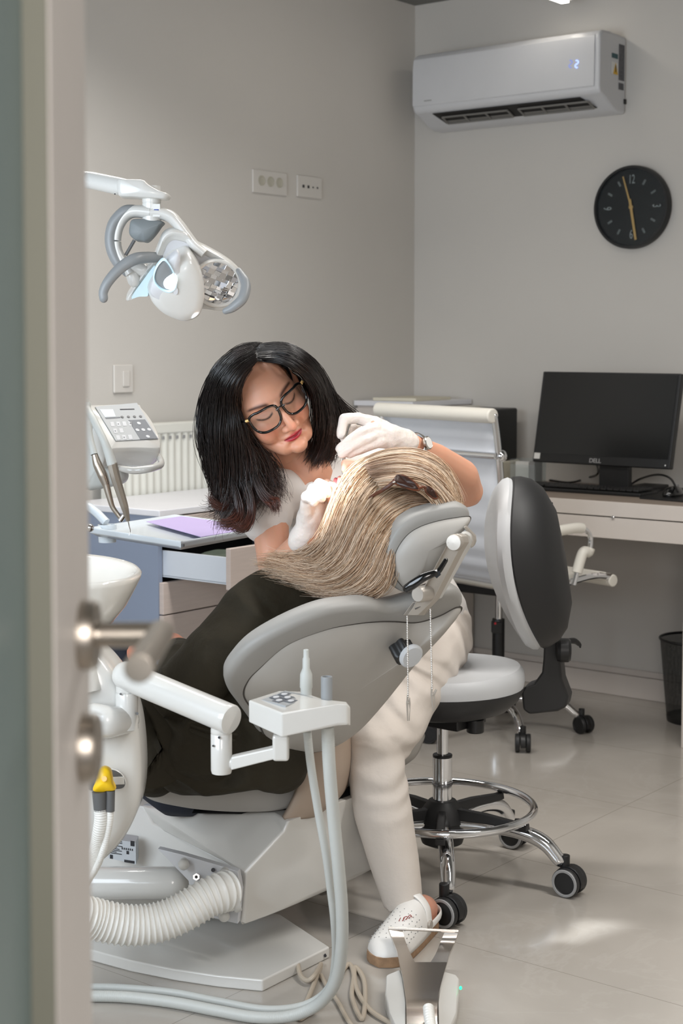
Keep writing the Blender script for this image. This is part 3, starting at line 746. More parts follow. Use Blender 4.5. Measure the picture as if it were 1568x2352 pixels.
# outlet under desk
c_ = RW(1257, 1292, 0)
t = empty('desk_outlet', c_ - Zv * .04, 'pale wall outlet under the desk', 'socket')
mb = MB(); wallrect(mb, c_, .082, .085, .008, n=-A, r=-B); obj('cover_plate', mb, 'outlet_white', t, bevel=.002)
mb = MB(); mb.box(RW(1252, 1298, .012), (.02, .02, .02), M3); obj('plug', mb, 'black_plastic', t, bevel=.002)
# waste basket
bc = G(1598, 1655, 0)
t = empty('waste_basket', bc, 'black wire mesh waste basket beside the desk cabinet', 'waste basket')
zt_ = .30; r0b, r1b = .105, .133
m = bpy.data.materials.new('wire_mesh'); m.use_nodes = True; nt = m.node_tree; b = nt.nodes['Principled BSDF']; b.inputs['Base Color'].default_value = lin((44, 44, 42)); b.inputs['Roughness'].default_value = .5
tc = nt.nodes.new('ShaderNodeTexCoord'); wv = nt.nodes.new('ShaderNodeTexChecker'); wv.inputs['Scale'].default_value = 420; nt.links.new(tc.outputs['Object'], wv.inputs['Vector'])
mr = nt.nodes.new('ShaderNodeMapRange'); mr.inputs['To Min'].default_value = .35; mr.inputs['To Max'].default_value = 1; nt.links.new(wv.outputs['Fac'], mr.inputs['Value']); nt.links.new(mr.outputs[0], b.inputs['Alpha']); MATS['wire_mesh'] = m
mb = MB(); rs = [[bc + Zv * z + V((math.cos(a), math.sin(a), 0)) * (r0b + (r1b - r0b) * z / zt_) for a in [2 * math.pi * j / 48 for j in range(48)]] for z in [0.01 + (zt_ - .01) * k / 8 for k in range(9)]]
mb.rings(rs, cap0=True, cap1=False); obj('mesh_wall', mb, 'wire_mesh', t)
mb = MB(); mb.tube([bc + Zv * zt_ + V((math.cos(a), math.sin(a), 0)) * r1b for a in [2 * math.pi * j / 24 for j in range(24)]], .005, n=64, closed=True, seg=8); obj('rim', mb, 'black_plastic', t)
mb = MB(); mb.lathe(bc, Zv, [(r0b, 0), (r0b + .002, .02), (r0b - .002, .02), (r0b - .004, .004)]); obj('base', mb, 'black_plastic', t)
# ---------------- casters and star bases ----------------
def caster(parent, c, ang, r, w_, hoodmat='black_plastic', rim=True, top=None):
    """c: floor contact point under the wheel pair"""
    d = V((math.cos(ang), math.sin(ang), 0)); s_ = V((-d.y, d.x, 0)); ax = c + Zv * r
    mb = MB()
    ring = [ax + d * (r * 1.06 * math.cos(a)) + Zv * (r * 1.06 * math.sin(a)) for a in [math.radians(-20 + 20 * k) for k in range(12)]]
    mb.prism(ring, s_ * (w_ * .34)); mb.v = [q - s_ * (w_ * .17) for q in mb.v]
    mb.cyl(ax + Zv * r * .7 - d * r * .35, ax + Zv * r * 1.75 - d * r * .35, r * .34, seg=14)
    o = obj('caster', mb, hoodmat, parent, bevel=.002)
    for k in (-1, 1):
        c0 = ax + s_ * k * w_ * .20; mb = MB()
        mb.lathe(c0, s_ * k, [(r * .9, -.0), (r, w_ * .05), (r, w_ * .24), (r * .93, w_ * .30), (r * .72, w_ * .30)] + [(r * .70, w_ * .27), (.001, w_ * .29)], seg=28)
        wo = obj('wheel', mb, ['stool_black'], o)
        if rim:
            mb = MB(); mb.nocap = True; mb.lathe(c0, s_ * k, [(r * .96, w_ * .285), (r * .92, w_ * .325), (r * .78, w_ * .325), (r * .72, w_ * .27), (r * .94, w_ * .27)], seg=28); 
            m_ = obj('wheel_ring', mb, 'rubber_grey', o)
    return o
# ---------------- dental stool ----------------
sc0 = P(1015, 1945, 3.92); cx, cy = sc0.x, sc0.y
st = empty('dental_stool', V((cx, cy, 0)), 'grey upholstered stool with black shell, chrome foot ring and five casters', 'stool')
RS = .325; z_h = .135
angs = [math.radians(a) for a in (-91, -22, 50, 122, 194)]
mb = MB(); mb.lathe(V((cx, cy, .085)), Zv, [(.03, 0), (.052, .01), (.058, .03), (.056, .085), (.045, .1), (.02, .104)], seg=32); obj('hub', mb, 'stool_black', st)
for a in angs:
    d = V((math.cos(a), math.sin(a), 0)); c0 = V((cx, cy, 0))
    pts = [c0 + d * .04 + Zv * .150, c0 + d * .12 + Zv * .152, c0 + d * .20 + Zv * .146, c0 + d * .265 + Zv * .125, c0 + d * .305 + Zv * .085]
    mb = MB(); mb.tube(pts, [.020, .020, .019, .019, .017], n=24, seg=16, up=Zv, rnd=True); obj('leg', mb, 'chrome', st)
    caster(st, c0 + d * (RS + .006), math.radians([-38, -36, -34, -60, -30][angs.index(a)]), .036, .056)
mb = MB(); mb.cyl(V((cx, cy, .17)), V((cx, cy, .315)), .0245, seg=32); mb.cyl(V((cx, cy, .245)), V((cx, cy, .252)), .0265, seg=32); obj('column', mb, 'chrome', st)
mb = MB(); mb.cyl(V((cx, cy, .315)), V((cx, cy, .322)), .025, seg=32); obj('collar', mb, 'black_plastic', st, bevel=.002)
mb = MB(); mb.cyl(V((cx, cy, .30)), V((cx, cy, .49)), .0145, seg=28); obj('gas_lift', mb, 'chrome', st)
# foot ring
zr = .187; Rr = .232
mb = MB(); mb.tube([V((cx + Rr * math.cos(a), cy + Rr * math.sin(a), zr)) for a in [2 * math.pi * j / 48 for j in range(48)]], .0105, n=96, closed=True, seg=14); fr = obj('foot_ring', mb, 'chrome', st)
mb = MB(); mb.lathe(V((cx, cy, .15)), Zv, [(.03, 0), (.06, .0), (.052, .03), (.034, .055), (.026, .055)], seg=28)
for a in (-30, 45, 125, 205, 265):
    d = V((math.cos(math.radians(a)), math.sin(math.radians(a)), 0)); s_ = V((-d.y, d.x, 0)); c0 = V((cx, cy, 0))
    r_ = [[c0 + d * q + s_ * w_ + Zv * z for w_, z in ((-.012, z0), (.012, z0), (.009, z1), (-.009, z1))] for q, z0, z1 in ((.03, .158, .188), (.12, .163, .186), (Rr - .015, .158, .176), (Rr + .004, .160, .176))]
    mb.rings(r_)
obj('ring_bracket', mb, 'stool_black', fr, bevel=.002, label='black spokes holding the foot ring')
# seat
sz = .545; sx, sy = cx - .005, cy
def seat_ring(k, z, dip=0):
    out = []
    for j in range(48):
        a = 2 * math.pi * j / 48; r = .212 * k
        x = r * math.cos(a); y = r * math.sin(a) * .98
        zz = z + dip * (x * x * .35) 
        out.append(V((sx + x, sy + y, zz)))
    return out
mb = MB(); mb.rings([seat_ring(k, sz + h, dp) for k, h, dp in ((.3, -.052, 0), (.93, -.052, 0), (.985, -.045, 0), (1.0, -.028, .3), (.985, -.010, .5), (.94, 0.0, .6), (.8, .006, .5), (.5, .004, .3), (.02, .002, 0))]); obj('seat', mb, 'stool_grey', st)
mb = MB(); mb.rings([seat_ring(k, sz + h) for k, h in ((.02, -.115), (.62, -.112), (.80, -.10), (.93, -.075), (.985, -.052), (.99, -.043), (.9, -.043))]); obj('seat_shell', mb, 'stool_black', st)
mb = MB(); mb.box(V((sx + .01, sy - .03, sz - .12)), (.16, .13, .03), M3); mb.cyl(V((cx, cy, sz - .15)), V((cx, cy, sz - .09)), .024); mb.cyl(V((sx + .08, sy - .09, sz - .145)), V((sx + .08, sy - .09, sz - .11)), .022); obj('tilt_mechanism', mb, 'black_plastic', st, bevel=.004)
# backrest : tall oval pad seen almost from its edge
bt = P(1165, 1097, 3.92); bb_ = P(1232, 1490, 3.92); bc = (bt + bb_) / 2; up_ = (bt - bb_).normalized()
nb = V((-1.0, -.02, 0)); nb = (nb - up_ * nb.dot(up_)).normalized(); wb = up_.cross(nb)
hl = (bt - bb_).length / 2
def oval(k, off, hh=1.0, ww=1.0):
    out = []
    for j in range(56):
        a = 2 * math.pi * j / 56
        x = .165 * ww * k * math.sin(a); y = hl * hh * k * math.cos(a)
        bend = -.10 * (y / hl) ** 2 * hl * .25 + .30 * x * x / .165
        out.append(bc + wb * x + up_ * y + nb * (off + bend))
    return out
mb = MB(); mb.rings([oval(k, o) for k, o in ((.02, .052), (.5, .050), (.8, .043), (.93, .032), (.99, .016), (1.0, .004), (.97, -.006), (.5, -.008))]); bk = obj('backrest', mb, 'stool_grey', st)
mb = MB(); mb.rings([oval(k, o) for k, o in ((.5, -.0), (.97, -.002), (1.0, -.010), (.99, -.028), (.94, -.054), (.82, -.080), (.55, -.104), (.02, -.112))]); obj('backrest_shell', mb, 'stool_black', st)
mb = MB(); mb.tube([oval(.62, -.100)[j] for j in range(30, 56)], .0022, seg=6); obj('seam', mb, 'black_plastic', bk)
# L shaped support
D_ = 4.0
o1 = [(1248, 1470), (1281, 1470), (1290, 1560), (1305, 1600), (1300, 1625), (1280, 1635), (1215, 1642), (1200, 1632), (1196, 1590), (1206, 1575), (1225, 1570), (1243, 1545), (1246, 1515)]
mb = MB(); mb.prism([P(x, y, D_) for x, y in o1], V((.02, .06, 0))); obj('back_support', mb, 'stool_black', st, bevel=.008)
mb = MB(); k0 = P(1276, 1493, 3.99); kd = V((.97, -.1, .0)).normalized(); mb.lathe(k0, kd, [(.012, 0), (.028, .004), (.031, .012), (.031, .032), (.026, .038), (.01, .040)], seg=18); obj('height_knob', mb, 'black_plastic', st, ang=20)
mb = MB(); mb.tube([P(1295, 1474, 4.0), P(1318, 1472, 4.02), P(1330, 1480, 4.03), P(1332, 1486, 4.03)], [.007, .008, .006, .003], seg=8, flat=.7, rnd=True); obj('lever', mb, 'black_plastic', st)

# ---------------- office chair ----------------
oc = V((.553, 5.47, 0))
t = empty('office_chair', oc, 'white swivel office chair with chrome frame facing the desk', 'chair')
for a in (-79.5, -7, 79, 151, 214):
    a = math.radians(a - 0 if a > -60 else a); d = V((math.cos(a), math.sin(a), 0))
    pts = [oc + d * .03 + Zv * .115, oc + d * .12 + Zv * .118, oc + d * .22 + Zv * .105, oc + d * .275 + Zv * .065]
    mb = MB(); mb.tube(pts, [.018, .017, .015, .013], n=18, seg=12, up=Zv, rnd=True); obj('leg', mb, 'chrome', t)
    caster(t, oc + d * .30, math.radians(-95) if a < -1 else a - .9, .031, .052, rim=False)
mb = MB(); mb.lathe(oc + Zv * .085, Zv, [(.02, 0), (.045, .01), (.045, .06), (.03, .075)], seg=24); obj('hub', mb, 'chrome', t)
mb = MB(); mb.cyl(oc + Zv * .14, oc + Zv * .40, .022); obj('column', mb, 'black_plastic', t)
mb = MB(); mb.cyl(oc + Zv * .40, oc + Zv * .50, .014); obj('gas_lift', mb, 'chrome', t)
mb = MB(); mb.box(oc + Zv * .515 , (.26, .16, .045), M3); obj('tilt_mechanism', mb, 'black_plastic', t, bevel=.01)
mb = MB(); mb.box(P(1140, 1440, 5.3), (.035, .03, .04)); tk = obj('tension_knob', mb, 'black_plastic', t, bevel=.004)
mb = MB(); mb.box(P(1137, 1432, 5.28), (.007, .003, .007)); obj('red_mark', mb, 'led_red', tk)
# frame coordinates: back side panel points, chair front = +A (toward the desk)
yr = math.radians(4); 
bl_, br2 = P(877, 940, 5.38), P(1135, 955, 4.93)   # top roll ends
wv_ = (br2 - bl_); wl = wv_.length; wv_.normalize(); fd = V((-wv_.y, wv_.x, 0)).normalized()
sl, sr = P(905, 1352, 5.10), P(1165, 1385, 5.0)
zseat = .575
sB = br2 * 1.0; sB = V((br2.x, br2.y, 0)) + fd * .10 + Zv * zseat; sA = V((bl_.x, bl_.y, 0)) + fd * .10 + Zv * zseat
def side_path(e):       # e: 0 left side, 1 right side : back top -> curve -> seat front
    top = bl_ if e == 0 else br2; b0 = V((top.x, top.y, 0))
    return [b0 + Zv * top.z, b0 + fd * .02 + Zv * (top.z - .12), b0 + fd * .045 + Zv * (zseat + .22), b0 + fd * .075 + Zv * (zseat + .07), b0 + fd * .13 + Zv * (zseat + .005), b0 + fd * .22 + Zv * (zseat - .008), b0 + fd * .44 + Zv * (zseat + .015), b0 + fd * .54 + Zv * (zseat + .005)]
pl, pr = cr(side_path(0), 60), cr(side_path(1), 60)
mb = MB(); vs = []; fs = []
nrow = len(pl); segs = 8
for i in range(nrow):
    for j in range(segs + 1):
        p = pl[i].lerp(pr[i], j / segs); tn = (pl[min(i + 1, nrow - 1)] - pl[max(i - 1, 0)]).normalized(); nn_ = tn.cross(wv_).normalized()
        if nn_.dot(fd - Zv * 0) > 0 and i < nrow / 2: nn_ = -nn_
        rib = .0035 * math.sin(i * 1.55); vs.append(p + nn_ * rib)
for i in range(nrow - 1):
    for j in range(segs): fs.append((i * (segs + 1) + j, i * (segs + 1) + j + 1, (i + 1) * (segs + 1) + j + 1, (i + 1) * (segs + 1) + j))
k1 = int(nrow * .56)
fb = [f for f in fs if f[0] // (segs + 1) < k1]; fsd = [f for f in fs if f[0] // (segs + 1) >= k1]
mb.add(vs, fb); bo = obj('backrest', mb, 'chair_mesh', t, ang=80); md = bo.modifiers.new('t', 'SOLIDIFY'); md.thickness = .012 * S; md.offset = 0
mb = MB(); mb.add(vs, fsd); bo = obj('seat', mb, 'chair_white', t, ang=80); md = bo.modifiers.new('t', 'SOLIDIFY'); md.thickness = .022 * S; md.offset = 0
for pth in (pl, pr):
    mb = MB(); mb.tube(pth, .011, n=80, seg=10, rnd=True); obj('side_rail', mb, 'chrome', t)
mb = MB(); mb.tube([bl_ - wv_ * .008 - fd * .012, br2 + wv_ * .008 - fd * .012], .024, seg=20, smooth=False); obj('top_roll', mb, 'chair_white', t, bevel=.006)
mb = MB(); q0 = pl[-1] - Zv * .012; q1 = pr[-1] - Zv * .012; mb.tube([q0, q1], .020, seg=18, smooth=False); mb.tube([q1, q1 + wv_ * .012], .021, seg=18, smooth=False); obj('front_roll', mb, 'chair_white', t, bevel=.004)
# cross bars
zb2 = P(1000, 1045, 5.0).z
for zz, e in ((zb2, .03), ):
    mb = MB(); mb.tube([V((bl_.x, bl_.y, zz)) + fd * e - fd * .02, V((br2.x, br2.y, zz)) + fd * e - fd * .02], .012, seg=12, smooth=False)
    for q in (bl_, br2): mb.ell(V((q.x, q.y, zz)) + fd * e, (.02, .02, .02))
    obj('cross_bar', mb, 'chrome', t)
mb = MB(); mb.tube([V((bl_.x, bl_.y, zseat - .02)) + fd * .30, V((br2.x, br2.y, zseat - .02)) + fd * .30], .013, seg=12, smooth=False); mb.tube([V((bl_.x, bl_.y, zseat - .02)) + fd * .2, V((br2.x, br2.y, zseat - .02)) + fd * .2], .013, seg=12, smooth=False); obj('seat_bar', mb, 'chrome', t)
# armrests
for e, q in ((0, bl_), (1, br2)):
    b0 = V((q.x, q.y, 0)); o = wv_ * (.03 if e else -.03); za_ = P(1330, 1203, 5.25).z
    pts = [b0 + fd * .03 + Zv * (za_ - .03) + o * .3, b0 + fd * .10 + Zv * (za_ - .022) + o, b0 + fd * .24 + Zv * (za_ - .004) + o, b0 + fd * .36 + Zv * za_ + o, b0 + fd * .405 + Zv * (za_ - .03) + o, b0 + fd * .40 + Zv * (za_ - .08) + o, b0 + fd * .37 + Zv * (zseat + .10) + o, b0 + fd * .33 + Zv * (zseat + .0) + o]
    pa = cr(pts, 60); mb = MB(); mb.tube(pa, .0085, seg=10); ar = obj('armrest', mb, 'chrome', t, label='chrome armrest loop with white leather sleeves')
    mb = MB(); mb.tube(pa[9:27], .0175, seg=14); mb.tube(pa[40:57], .0175, seg=14); obj('leather_sleeve', mb, 'chair_white', ar, bevel=.003)
# ---------------- operating lamp ----------------
DL = 3.28
def L(x, y, D=DL): return P(180 + x / 3.733, 380 + y / 3.733, D)
t = empty('dental_lamp', L(630, 1250), 'white dental operating lamp hanging on its arm over the patient', 'lamp')
u_ = px1(DL)
mb = MB(); mb.tube([P(60, 398, 3.5), L(130, 130, 3.33), L(390, 188, DL)], .0185, seg=20, smooth=False, rnd=True); 
arm = obj('arm', mb, 'white_plastic', t)
mb = MB(); mb.prism([P(60, 386, 3.50), L(190, 75, 3.34), L(345, 105, 3.29), L(345, 150, 3.29), P(60, 392, 3.50)], V((.004, .05, 0))); obj('arm_cover', mb, 'white_plastic', arm, bevel=.004)
mb = MB()
for x, y in ((358, 184), (313, 245)): mb.cyl(L(x, y, DL - .021), L(x, y, DL - .010), .0016, seg=10)
obj('screw', mb, 'ink', arm)
def slab(px, D0, D1=None, th=.05, fn=L, vec=None, n=64, closed_smooth=True):
    pts = [fn(x, y, D0) for x, y in px]
    o = cr(pts, n, True) if closed_smooth else pts
    return o
mb = MB(); o = slab([(335, 110), (400, 112), (545, 118), (600, 160), (690, 212), (765, 238), (768, 270), (735, 287), (640, 282), (550, 278), (470, 272), (350, 262), (322, 190)], DL - .028, n=70)
nY = V((0, 1, 0)); mb.dish(o, nY, [(.02, -.004), (.80, -.004), (.95, .002), (1, .014), (1, .044), (.95, .056), (.8, .062), (.02, .062)]); obj('joint', mb, 'white_plastic', t, ang=80)
mb = MB(); mb.lathe(L(627, 260), V((.0, 0, -1)), [(.0185, -.02), (.0195, .0), (.0195, .014), (.0188, .0145), (.0188, .016), (.0195, .0165), (.0195, .055), (.018, .06), (.016, .062)], seg=28); nk_ = obj('neck', mb, 'white_plastic', t, ang=50)
mb = MB(); q = L(668, 385, DL - .0205); mb.box(q, (.015, .0012, .026)); lb = obj('sticker', mb, 'sticker_white', nk_, smooth=False)
mb = MB(); mb.box(L(668, 383, DL - .0218), (.010, .0008, .0035)); mb.box(L(668, 393, DL - .0218), (.008, .0008, .0016)); obj('print', mb, 'ink_blue', lb, smooth=False)
# yoke: left arc grip and right arm
mb = MB(); mb.tube([L(620, 405), L(480, 395), L(400, 440), L(350, 530), L(330, 640), L(345, 740), L(400, 850), L(450, 930)], [.014, .013, .011, .009, .009, .009, .010, .012], n=60, seg=18, flat=1.7, up=(0, 0, 1)); yk = obj('yoke', mb, 'white_plastic', t)
mb = MB(); mb.tube([L(470, 385), L(400, 400), L(320, 480), L(285, 570), L(280, 660), L(300, 750), L(345, 840), L(415, 920)], [.012, .0135, .0135, .013, .013, .013, .012, .009], n=60, seg=18, flat=1.5, rnd=True); obj('grip_band', mb, 'mid_grey_plastic', yk)
mb = MB(); mb.tube([L(620, 408), L(700, 410), L(790, 440), L(860, 510), L(930, 600), L(1000, 690), L(1080, 760)], [.013, .013, .013, .012, .011, .011, .010], n=50, seg=18, flat=1.8, up=(0, 0, 1)); obj('yoke_arm', mb, 'white_plastic', yk)
mb = MB(); o = slab([(455, 460), (580, 455), (715, 475), (690, 520), (640, 590), (580, 648), (530, 645), (480, 638), (432, 590), (430, 530)], DL - .02)
mb.dish(o, nY, [(.02, 0), (.85, 0), (.97, .006), (1, .015), (1, .05), (.9, .06), (.02, .06)]); obj('power_housing', mb, 'lamp_under', t, ang=70)
mb = MB(); mb.cyl(L(480, 640), L(405, 770), .0036, seg=10); obj('rod', mb, 'dark_grey_plastic', t)
# reflector head : one wide hood with centre pod
hn_ = V((.20, -.90, -.40)).normalized()
def LD(x, y, off=0.0):
    """point on the head plane through (800,900), facing the patient"""
    r = ray(180 + x / 3.733, 380 + y / 3.733); o = L(800, 900, DL) + hn_ * off - V((0, 0, H)); s = o.dot(hn_) / r.dot(hn_); return V((0, 0, H)) + r * s
out = [(415, 1158), (480, 1040), (560, 920), (640, 820), (690, 700), (730, 610), (790, 568), (860, 572), (935, 595), (1000, 662), (1130, 728), (1280, 815), (1390, 910), (1442, 1030), (1420, 1120), (1330, 1205), (1230, 1242), (1100, 1232), (960, 1215), (860, 1190), (720, 1150), (600, 1122), (500, 1130)]
o = cr([LD(x, y, .0) for x, y in out], 110, True); cen = LD(900, 930)
mb = MB(); mb.dish(o, hn_, [(.76, -.010), (.90, -.001), (.97, .002), (1.0, .0), (1.01, -.008), (.985, -.028), (.90, -.050), (.70, -.072), (.4, -.082), (.02, -.085)], cen); hood = obj('hood', mb, 'white_plastic', t, ang=70)
mb = MB(); mb.dish(o, hn_, [(.765, -.008), (.74, -.014), (.6, -.024), (.3, -.026), (.02, -.026)], cen); obj('inner_reflector', mb, 'ac_white', hood, ang=70)
# mirror facets in an ellipse on the right
import itertools
ce = (1190, 1010); aa, bb2, th_ = 185, 165, math.radians(35)
mb = MB(); cells = []; rnd = random.Random(3)
step = 52
for i in range(-5, 6):
    for j in range(-5, 6):
        x = ce[0] + i * step * .95 + (j % 2) * 22; y = ce[1] + j * step * .8 + i * 20
        dx, dy = x - ce[0], y - ce[1]; rx = dx * math.cos(th_) + dy * math.sin(th_); ry = -dx * math.sin(th_) + dy * math.cos(th_)
        if (rx / 195) ** 2 + (ry / 178) ** 2 < 1:
            n_ = (hn_ + V((rnd.uniform(-.25, .25), rnd.uniform(-.1, .1), rnd.uniform(-.3, .3)))).normalized()
            c_ = LD(x, y, .004 - .010 * (1 - (rx / 195) ** 2 - (ry / 178) ** 2)); ex = (LD(x + 10, y + 4) - LD(x, y)).normalized(); ex = (ex - n_ * ex.dot(n_)).normalized(); ey = n_.cross(ex)
            w_, h_ = step * .5 * px1(DL) / 3.733 * 1.05, step * .44 * px1(DL) / 3.733 * 1.05
            mb.prism([c_ - ex * w_ - ey * h_, c_ + ex * w_ - ey * h_, c_ + ex * w_ + ey * h_, c_ - ex * w_ + ey * h_], -n_ * .002)
obj('mirror_facets', mb, 'mirror', hood, smooth=False)
o2 = [LD(ce[0] + 200 * math.cos(a) * math.cos(th_) - 190 * math.sin(a) * math.sin(th_), ce[1] + 200 * math.cos(a) * math.sin(th_) + 190 * math.sin(a) * math.cos(th_), .004) for a in [2 * math.pi * j / 64 for j in range(64)]]
mb = MB(); mb.tube(o2, .0045, closed=True, n=96, seg=8); obj('mirror_rim', mb, 'white_plastic', hood)
mb = MB(); mb.prism(cr([LD(x, y, .004) for x, y in ((455, 1130), (560, 975), (640, 868), (655, 870), (640, 960), (600, 1080), (590, 1118), (520, 1122))], 30, True), hn_ * .002); obj('left_mirror', mb, 'lamp_glass', hood, smooth=False, label='lit mirror wing')
# centre pod
mb = MB(); o = cr([LD(x, y, .0) for x, y in ((850, 720), (930, 700), (1000, 770), (1045, 880), (1060, 1010), (1045, 1140), (1000, 1215), (900, 1255), (800, 1235), (690, 1180), (610, 1100), (590, 1020), (640, 920), (700, 830), (770, 760))], 80, True)
mb.dish(o, hn_, [(1.0, -.02), (1.0, .02), (.985, .045), (.93, .062), (.85, .070), (.6, .074), (.02, .076)], LD(830, 1000)); pod = obj('lamp_pod', mb, 'white_plastic', hood, ang=80)
mb = MB(); o = cr([LD(x, y, .076) for x, y in ((690, 830), (735, 800), (790, 860), (835, 960), (838, 1040), (790, 1085), (720, 1070), (660, 1020), (640, 960), (655, 890))], 60, True)
shift = LD(750, 950, .076); 
mb.dish(o, hn_, [(1.0, -.006), (1.02, .000), (1.0, .004), (.93, .005), (.88, .001), (.86, -.002)]); obj('glass_rim', mb, 'lamp_glass', pod, label='pale blue glowing rim')
mb = MB(); o = [shift + (q - shift) * .87 for q in o]; mb.dish(o, hn_, [(1, .0), (.8, .002), (.4, .003), (.02, .003)]); obj('lamp_window', mb, 'mid_grey_plastic', pod)
mb = MB(); mb.ell(LD(788, 990, .079), (.014, .006, .018), Matrix.Rotation(.3, 3, 'Y')); obj('bulb_glow', mb, 'lamp_glow', pod)
mb = MB(); mb.dish([LD(832 + 22 * math.cos(a), 1075 + 34 * math.sin(a), .077) for a in [2 * math.pi * j / 24 for j in range(24)]], hn_, [(1, 0), (.95, .002), (.02, .002)]); obj('sensor', mb, 'ac_white', pod)
mb = MB(); o = cr([LD(x, y, .062) for x, y in ((612, 1085), (625, 1000), (665, 915), (720, 840), (790, 775), (850, 735), (872, 775), (868, 850), (885, 950), (905, 1050), (890, 1150), (830, 1200), (740, 1180), (660, 1140))], 70, True)
mb.dish(o, hn_, [(1.0, -.01), (1.0, .002), (.97, .0075), (.9, .0105), (.02, .0125)]); obj('pod_face', mb, 'ac_white', pod, ang=80)
mb = MB(); mb.tube([L(700, 790, DL), L(600, 788, DL - .03), L(480, 805, DL - .06), L(360, 880, DL - .07), L(260, 990, DL - .075), L(215, 1080, DL - .075), L(216, 1140, DL - .075)], [.010, .0115, .0125, .0115, .0105, .0095, .009], n=50, seg=16, rnd=True); obj('handle', mb, 'mid_grey_plastic', t, label='curved grey handle on the left')
mb = MB(); mb.tube([L(1375, 900, DL + .02), L(1425, 990, DL + .0), L(1432, 1060, DL - .01), L(1400, 1150, DL - .02), L(1320, 1220, DL - .02), L(1262, 1248, DL - .02)], [.006, .010, .011, .011, .0095, .007], n=50, seg=16, rnd=True); obj('handle', mb, 'mid_grey_plastic', t, label='curved grey handle on the right')
mb = MB(); mb.tube([L(440, 890, DL), L(500, 880, DL), L(560, 900, DL)], .014, seg=14, rnd=True); mb.tube([L(450, 900, DL), L(480, 990, DL)], .014, smooth=False, rnd=True); obj('pivot', mb, 'white_plastic', t)
lp = LD(790, 990, .10)
spot('dental_lamp_beam', lp, P(778, 1145, 3.28), 115, 20, .7, (.93, .97, 1.0), .02)
spot('crown_highlight_spot', L(1000, 1300, 3.24), P(562, 815, 3.48), 14, 17, 1.0, (.80, .92, 1.0), .02)  # added spot for the highlight on the dentist's hair, no real source here

# ---------------- dental chair ----------------
dc = G(560, 2180)
t = empty('dental_chair', V((dc.x, dc.y + .15, 0)), 'grey upholstered dental chair on a white base, reclined under the patient', 'dental chair')
CH = t
def bD(x, y): return 3.2 + .69 * (x - 800) / 1000 + 1.165 * (y - 1500) / 1000
def BP(x, y, off=0): return P(x, y, bD(x, y))
b1, b2, b3 = BP(553, 1583), BP(932, 1412), BP(800, 1660)
nbk = (b2 - b1).cross(b3 - b1).normalized()
if nbk.y > 0: nbk = -nbk       # towards the camera side (the outside of the shell)
outer = [(515, 1543), (521, 1577), (550, 1618), (588, 1672), (611, 1712), (673, 1719), (740, 1712), (807, 1674), (874, 1603), (963, 1492), (1008, 1443), (1053, 1384), (1058, 1362), (1045, 1348), (1010, 1352), (960, 1372), (896, 1388), (847, 1382), (807, 1384), (740, 1394), (664, 1423), (588, 1464), (544, 1500)]
inner = [(553, 1583), (575, 1620), (598, 1670), (617, 1709), (673, 1716), (740, 1708), (805, 1671), (872, 1600), (960, 1490), (1004, 1442), (1050, 1390), (1040, 1382), (1000, 1402), (950, 1416), (900, 1414), (860, 1414), (807, 1419), (740, 1432), (651, 1467), (588, 1521), (562, 1550)]
bc = BP(790, 1540)
oo = cr([BP(x, y) for x, y in outer], 120, True); oi = cr([BP(x, y) for x, y in inner], 120, True)
mb = MB(); mb.dish(oo, nbk, [(.75, .016), (.95, .016), (.985, .011), (1.0, .003), (.995, -.006), (.975, -.020), (.93, -.032), (.8, -.040), (.4, -.042), (.02, -.04)], bc); bs = obj('backrest', mb, 'upholstery', CH, ang=80)
mb = MB(); mb.dish(oi, nbk, [(.9, .0), (1.0, .006), (1.0, .014), (.985, .020), (.95, .026), (.85, .038), (.65, .050), (.4, .057), (.02, .060)], bc); obj('backrest_shell', mb, 'upholstery_dark', CH, ang=80)
mb = MB(); mb.tube([q + nbk * .0155 for q in oi], .0022, closed=True, n=200, seg=6); obj('seam', mb, 'seam', bs)
# black knob and round pad on the shell
kb = P(924, 1496, 3.145)
mb = MB(); ring = []
for j in range(40):
    a = 2 * math.pi * j / 40; r = .022 * (1 + .16 * math.cos(5 * a)); ex = nbk.cross(Zv).normalized(); ey = nbk.cross(ex); ring.append(kb + (ex * math.cos(a) + ey * math.sin(a)) * r)
mb.dish(ring, nbk, [(.6, -.02), (1, -.015), (1, .012), (.9, .017), (.02, .017)]); obj('knob', mb, 'black_plastic', CH)
mb = MB(); kq = P(945, 1508, 3.12); kn = (nbk + V((.35, -.6, .1))).normalized(); mb.lathe(kq - kn * .008, kn, [(.020, 0), (.026, .003), (.026, .008), (.022, .012), (.001, .013)], seg=30); obj('knob_pad', mb, 'stool_grey', CH)
# headrest
def HD(x, y): return 3.14 + .30 * (x - 950) / 1000 + .25 * (y - 1260) / 1000
def HP(x, y): return P(x, y, HD(x, y))
K = lambda x, y: (840 + x / 5.227, 1100 + y / 5.227)
ho = [(213, 1000), (235, 880), (300, 720), (380, 590), (480, 500), (620, 420), (800, 365), (1000, 325), (1130, 315), (1215, 345), (1250, 400), (1250, 470), (1225, 530), (1180, 580), (1080, 640), (1010, 700), (960, 800), (900, 900), (820, 1040), (750, 1110), (640, 1170), (540, 1290), (470, 1365), (400, 1350), (300, 1270), (235, 1160)]
hi = [(330, 1010), (350, 880), (420, 750), (520, 640), (660, 560), (850, 500), (1050, 462), (1235, 446), (1228, 520), (1180, 576), (1080, 640), (1010, 700), (960, 800), (900, 900), (820, 1040), (750, 1110), (640, 1170), (545, 1285), (470, 1310), (410, 1260), (350, 1170)]
h1, h2, h3 = HP(*K(330, 1010)), HP(*K(1235, 446)), HP(*K(640, 1170)); nh = (h2 - h1).cross(h3 - h1).normalized()
if nh.y > 0: nh = -nh
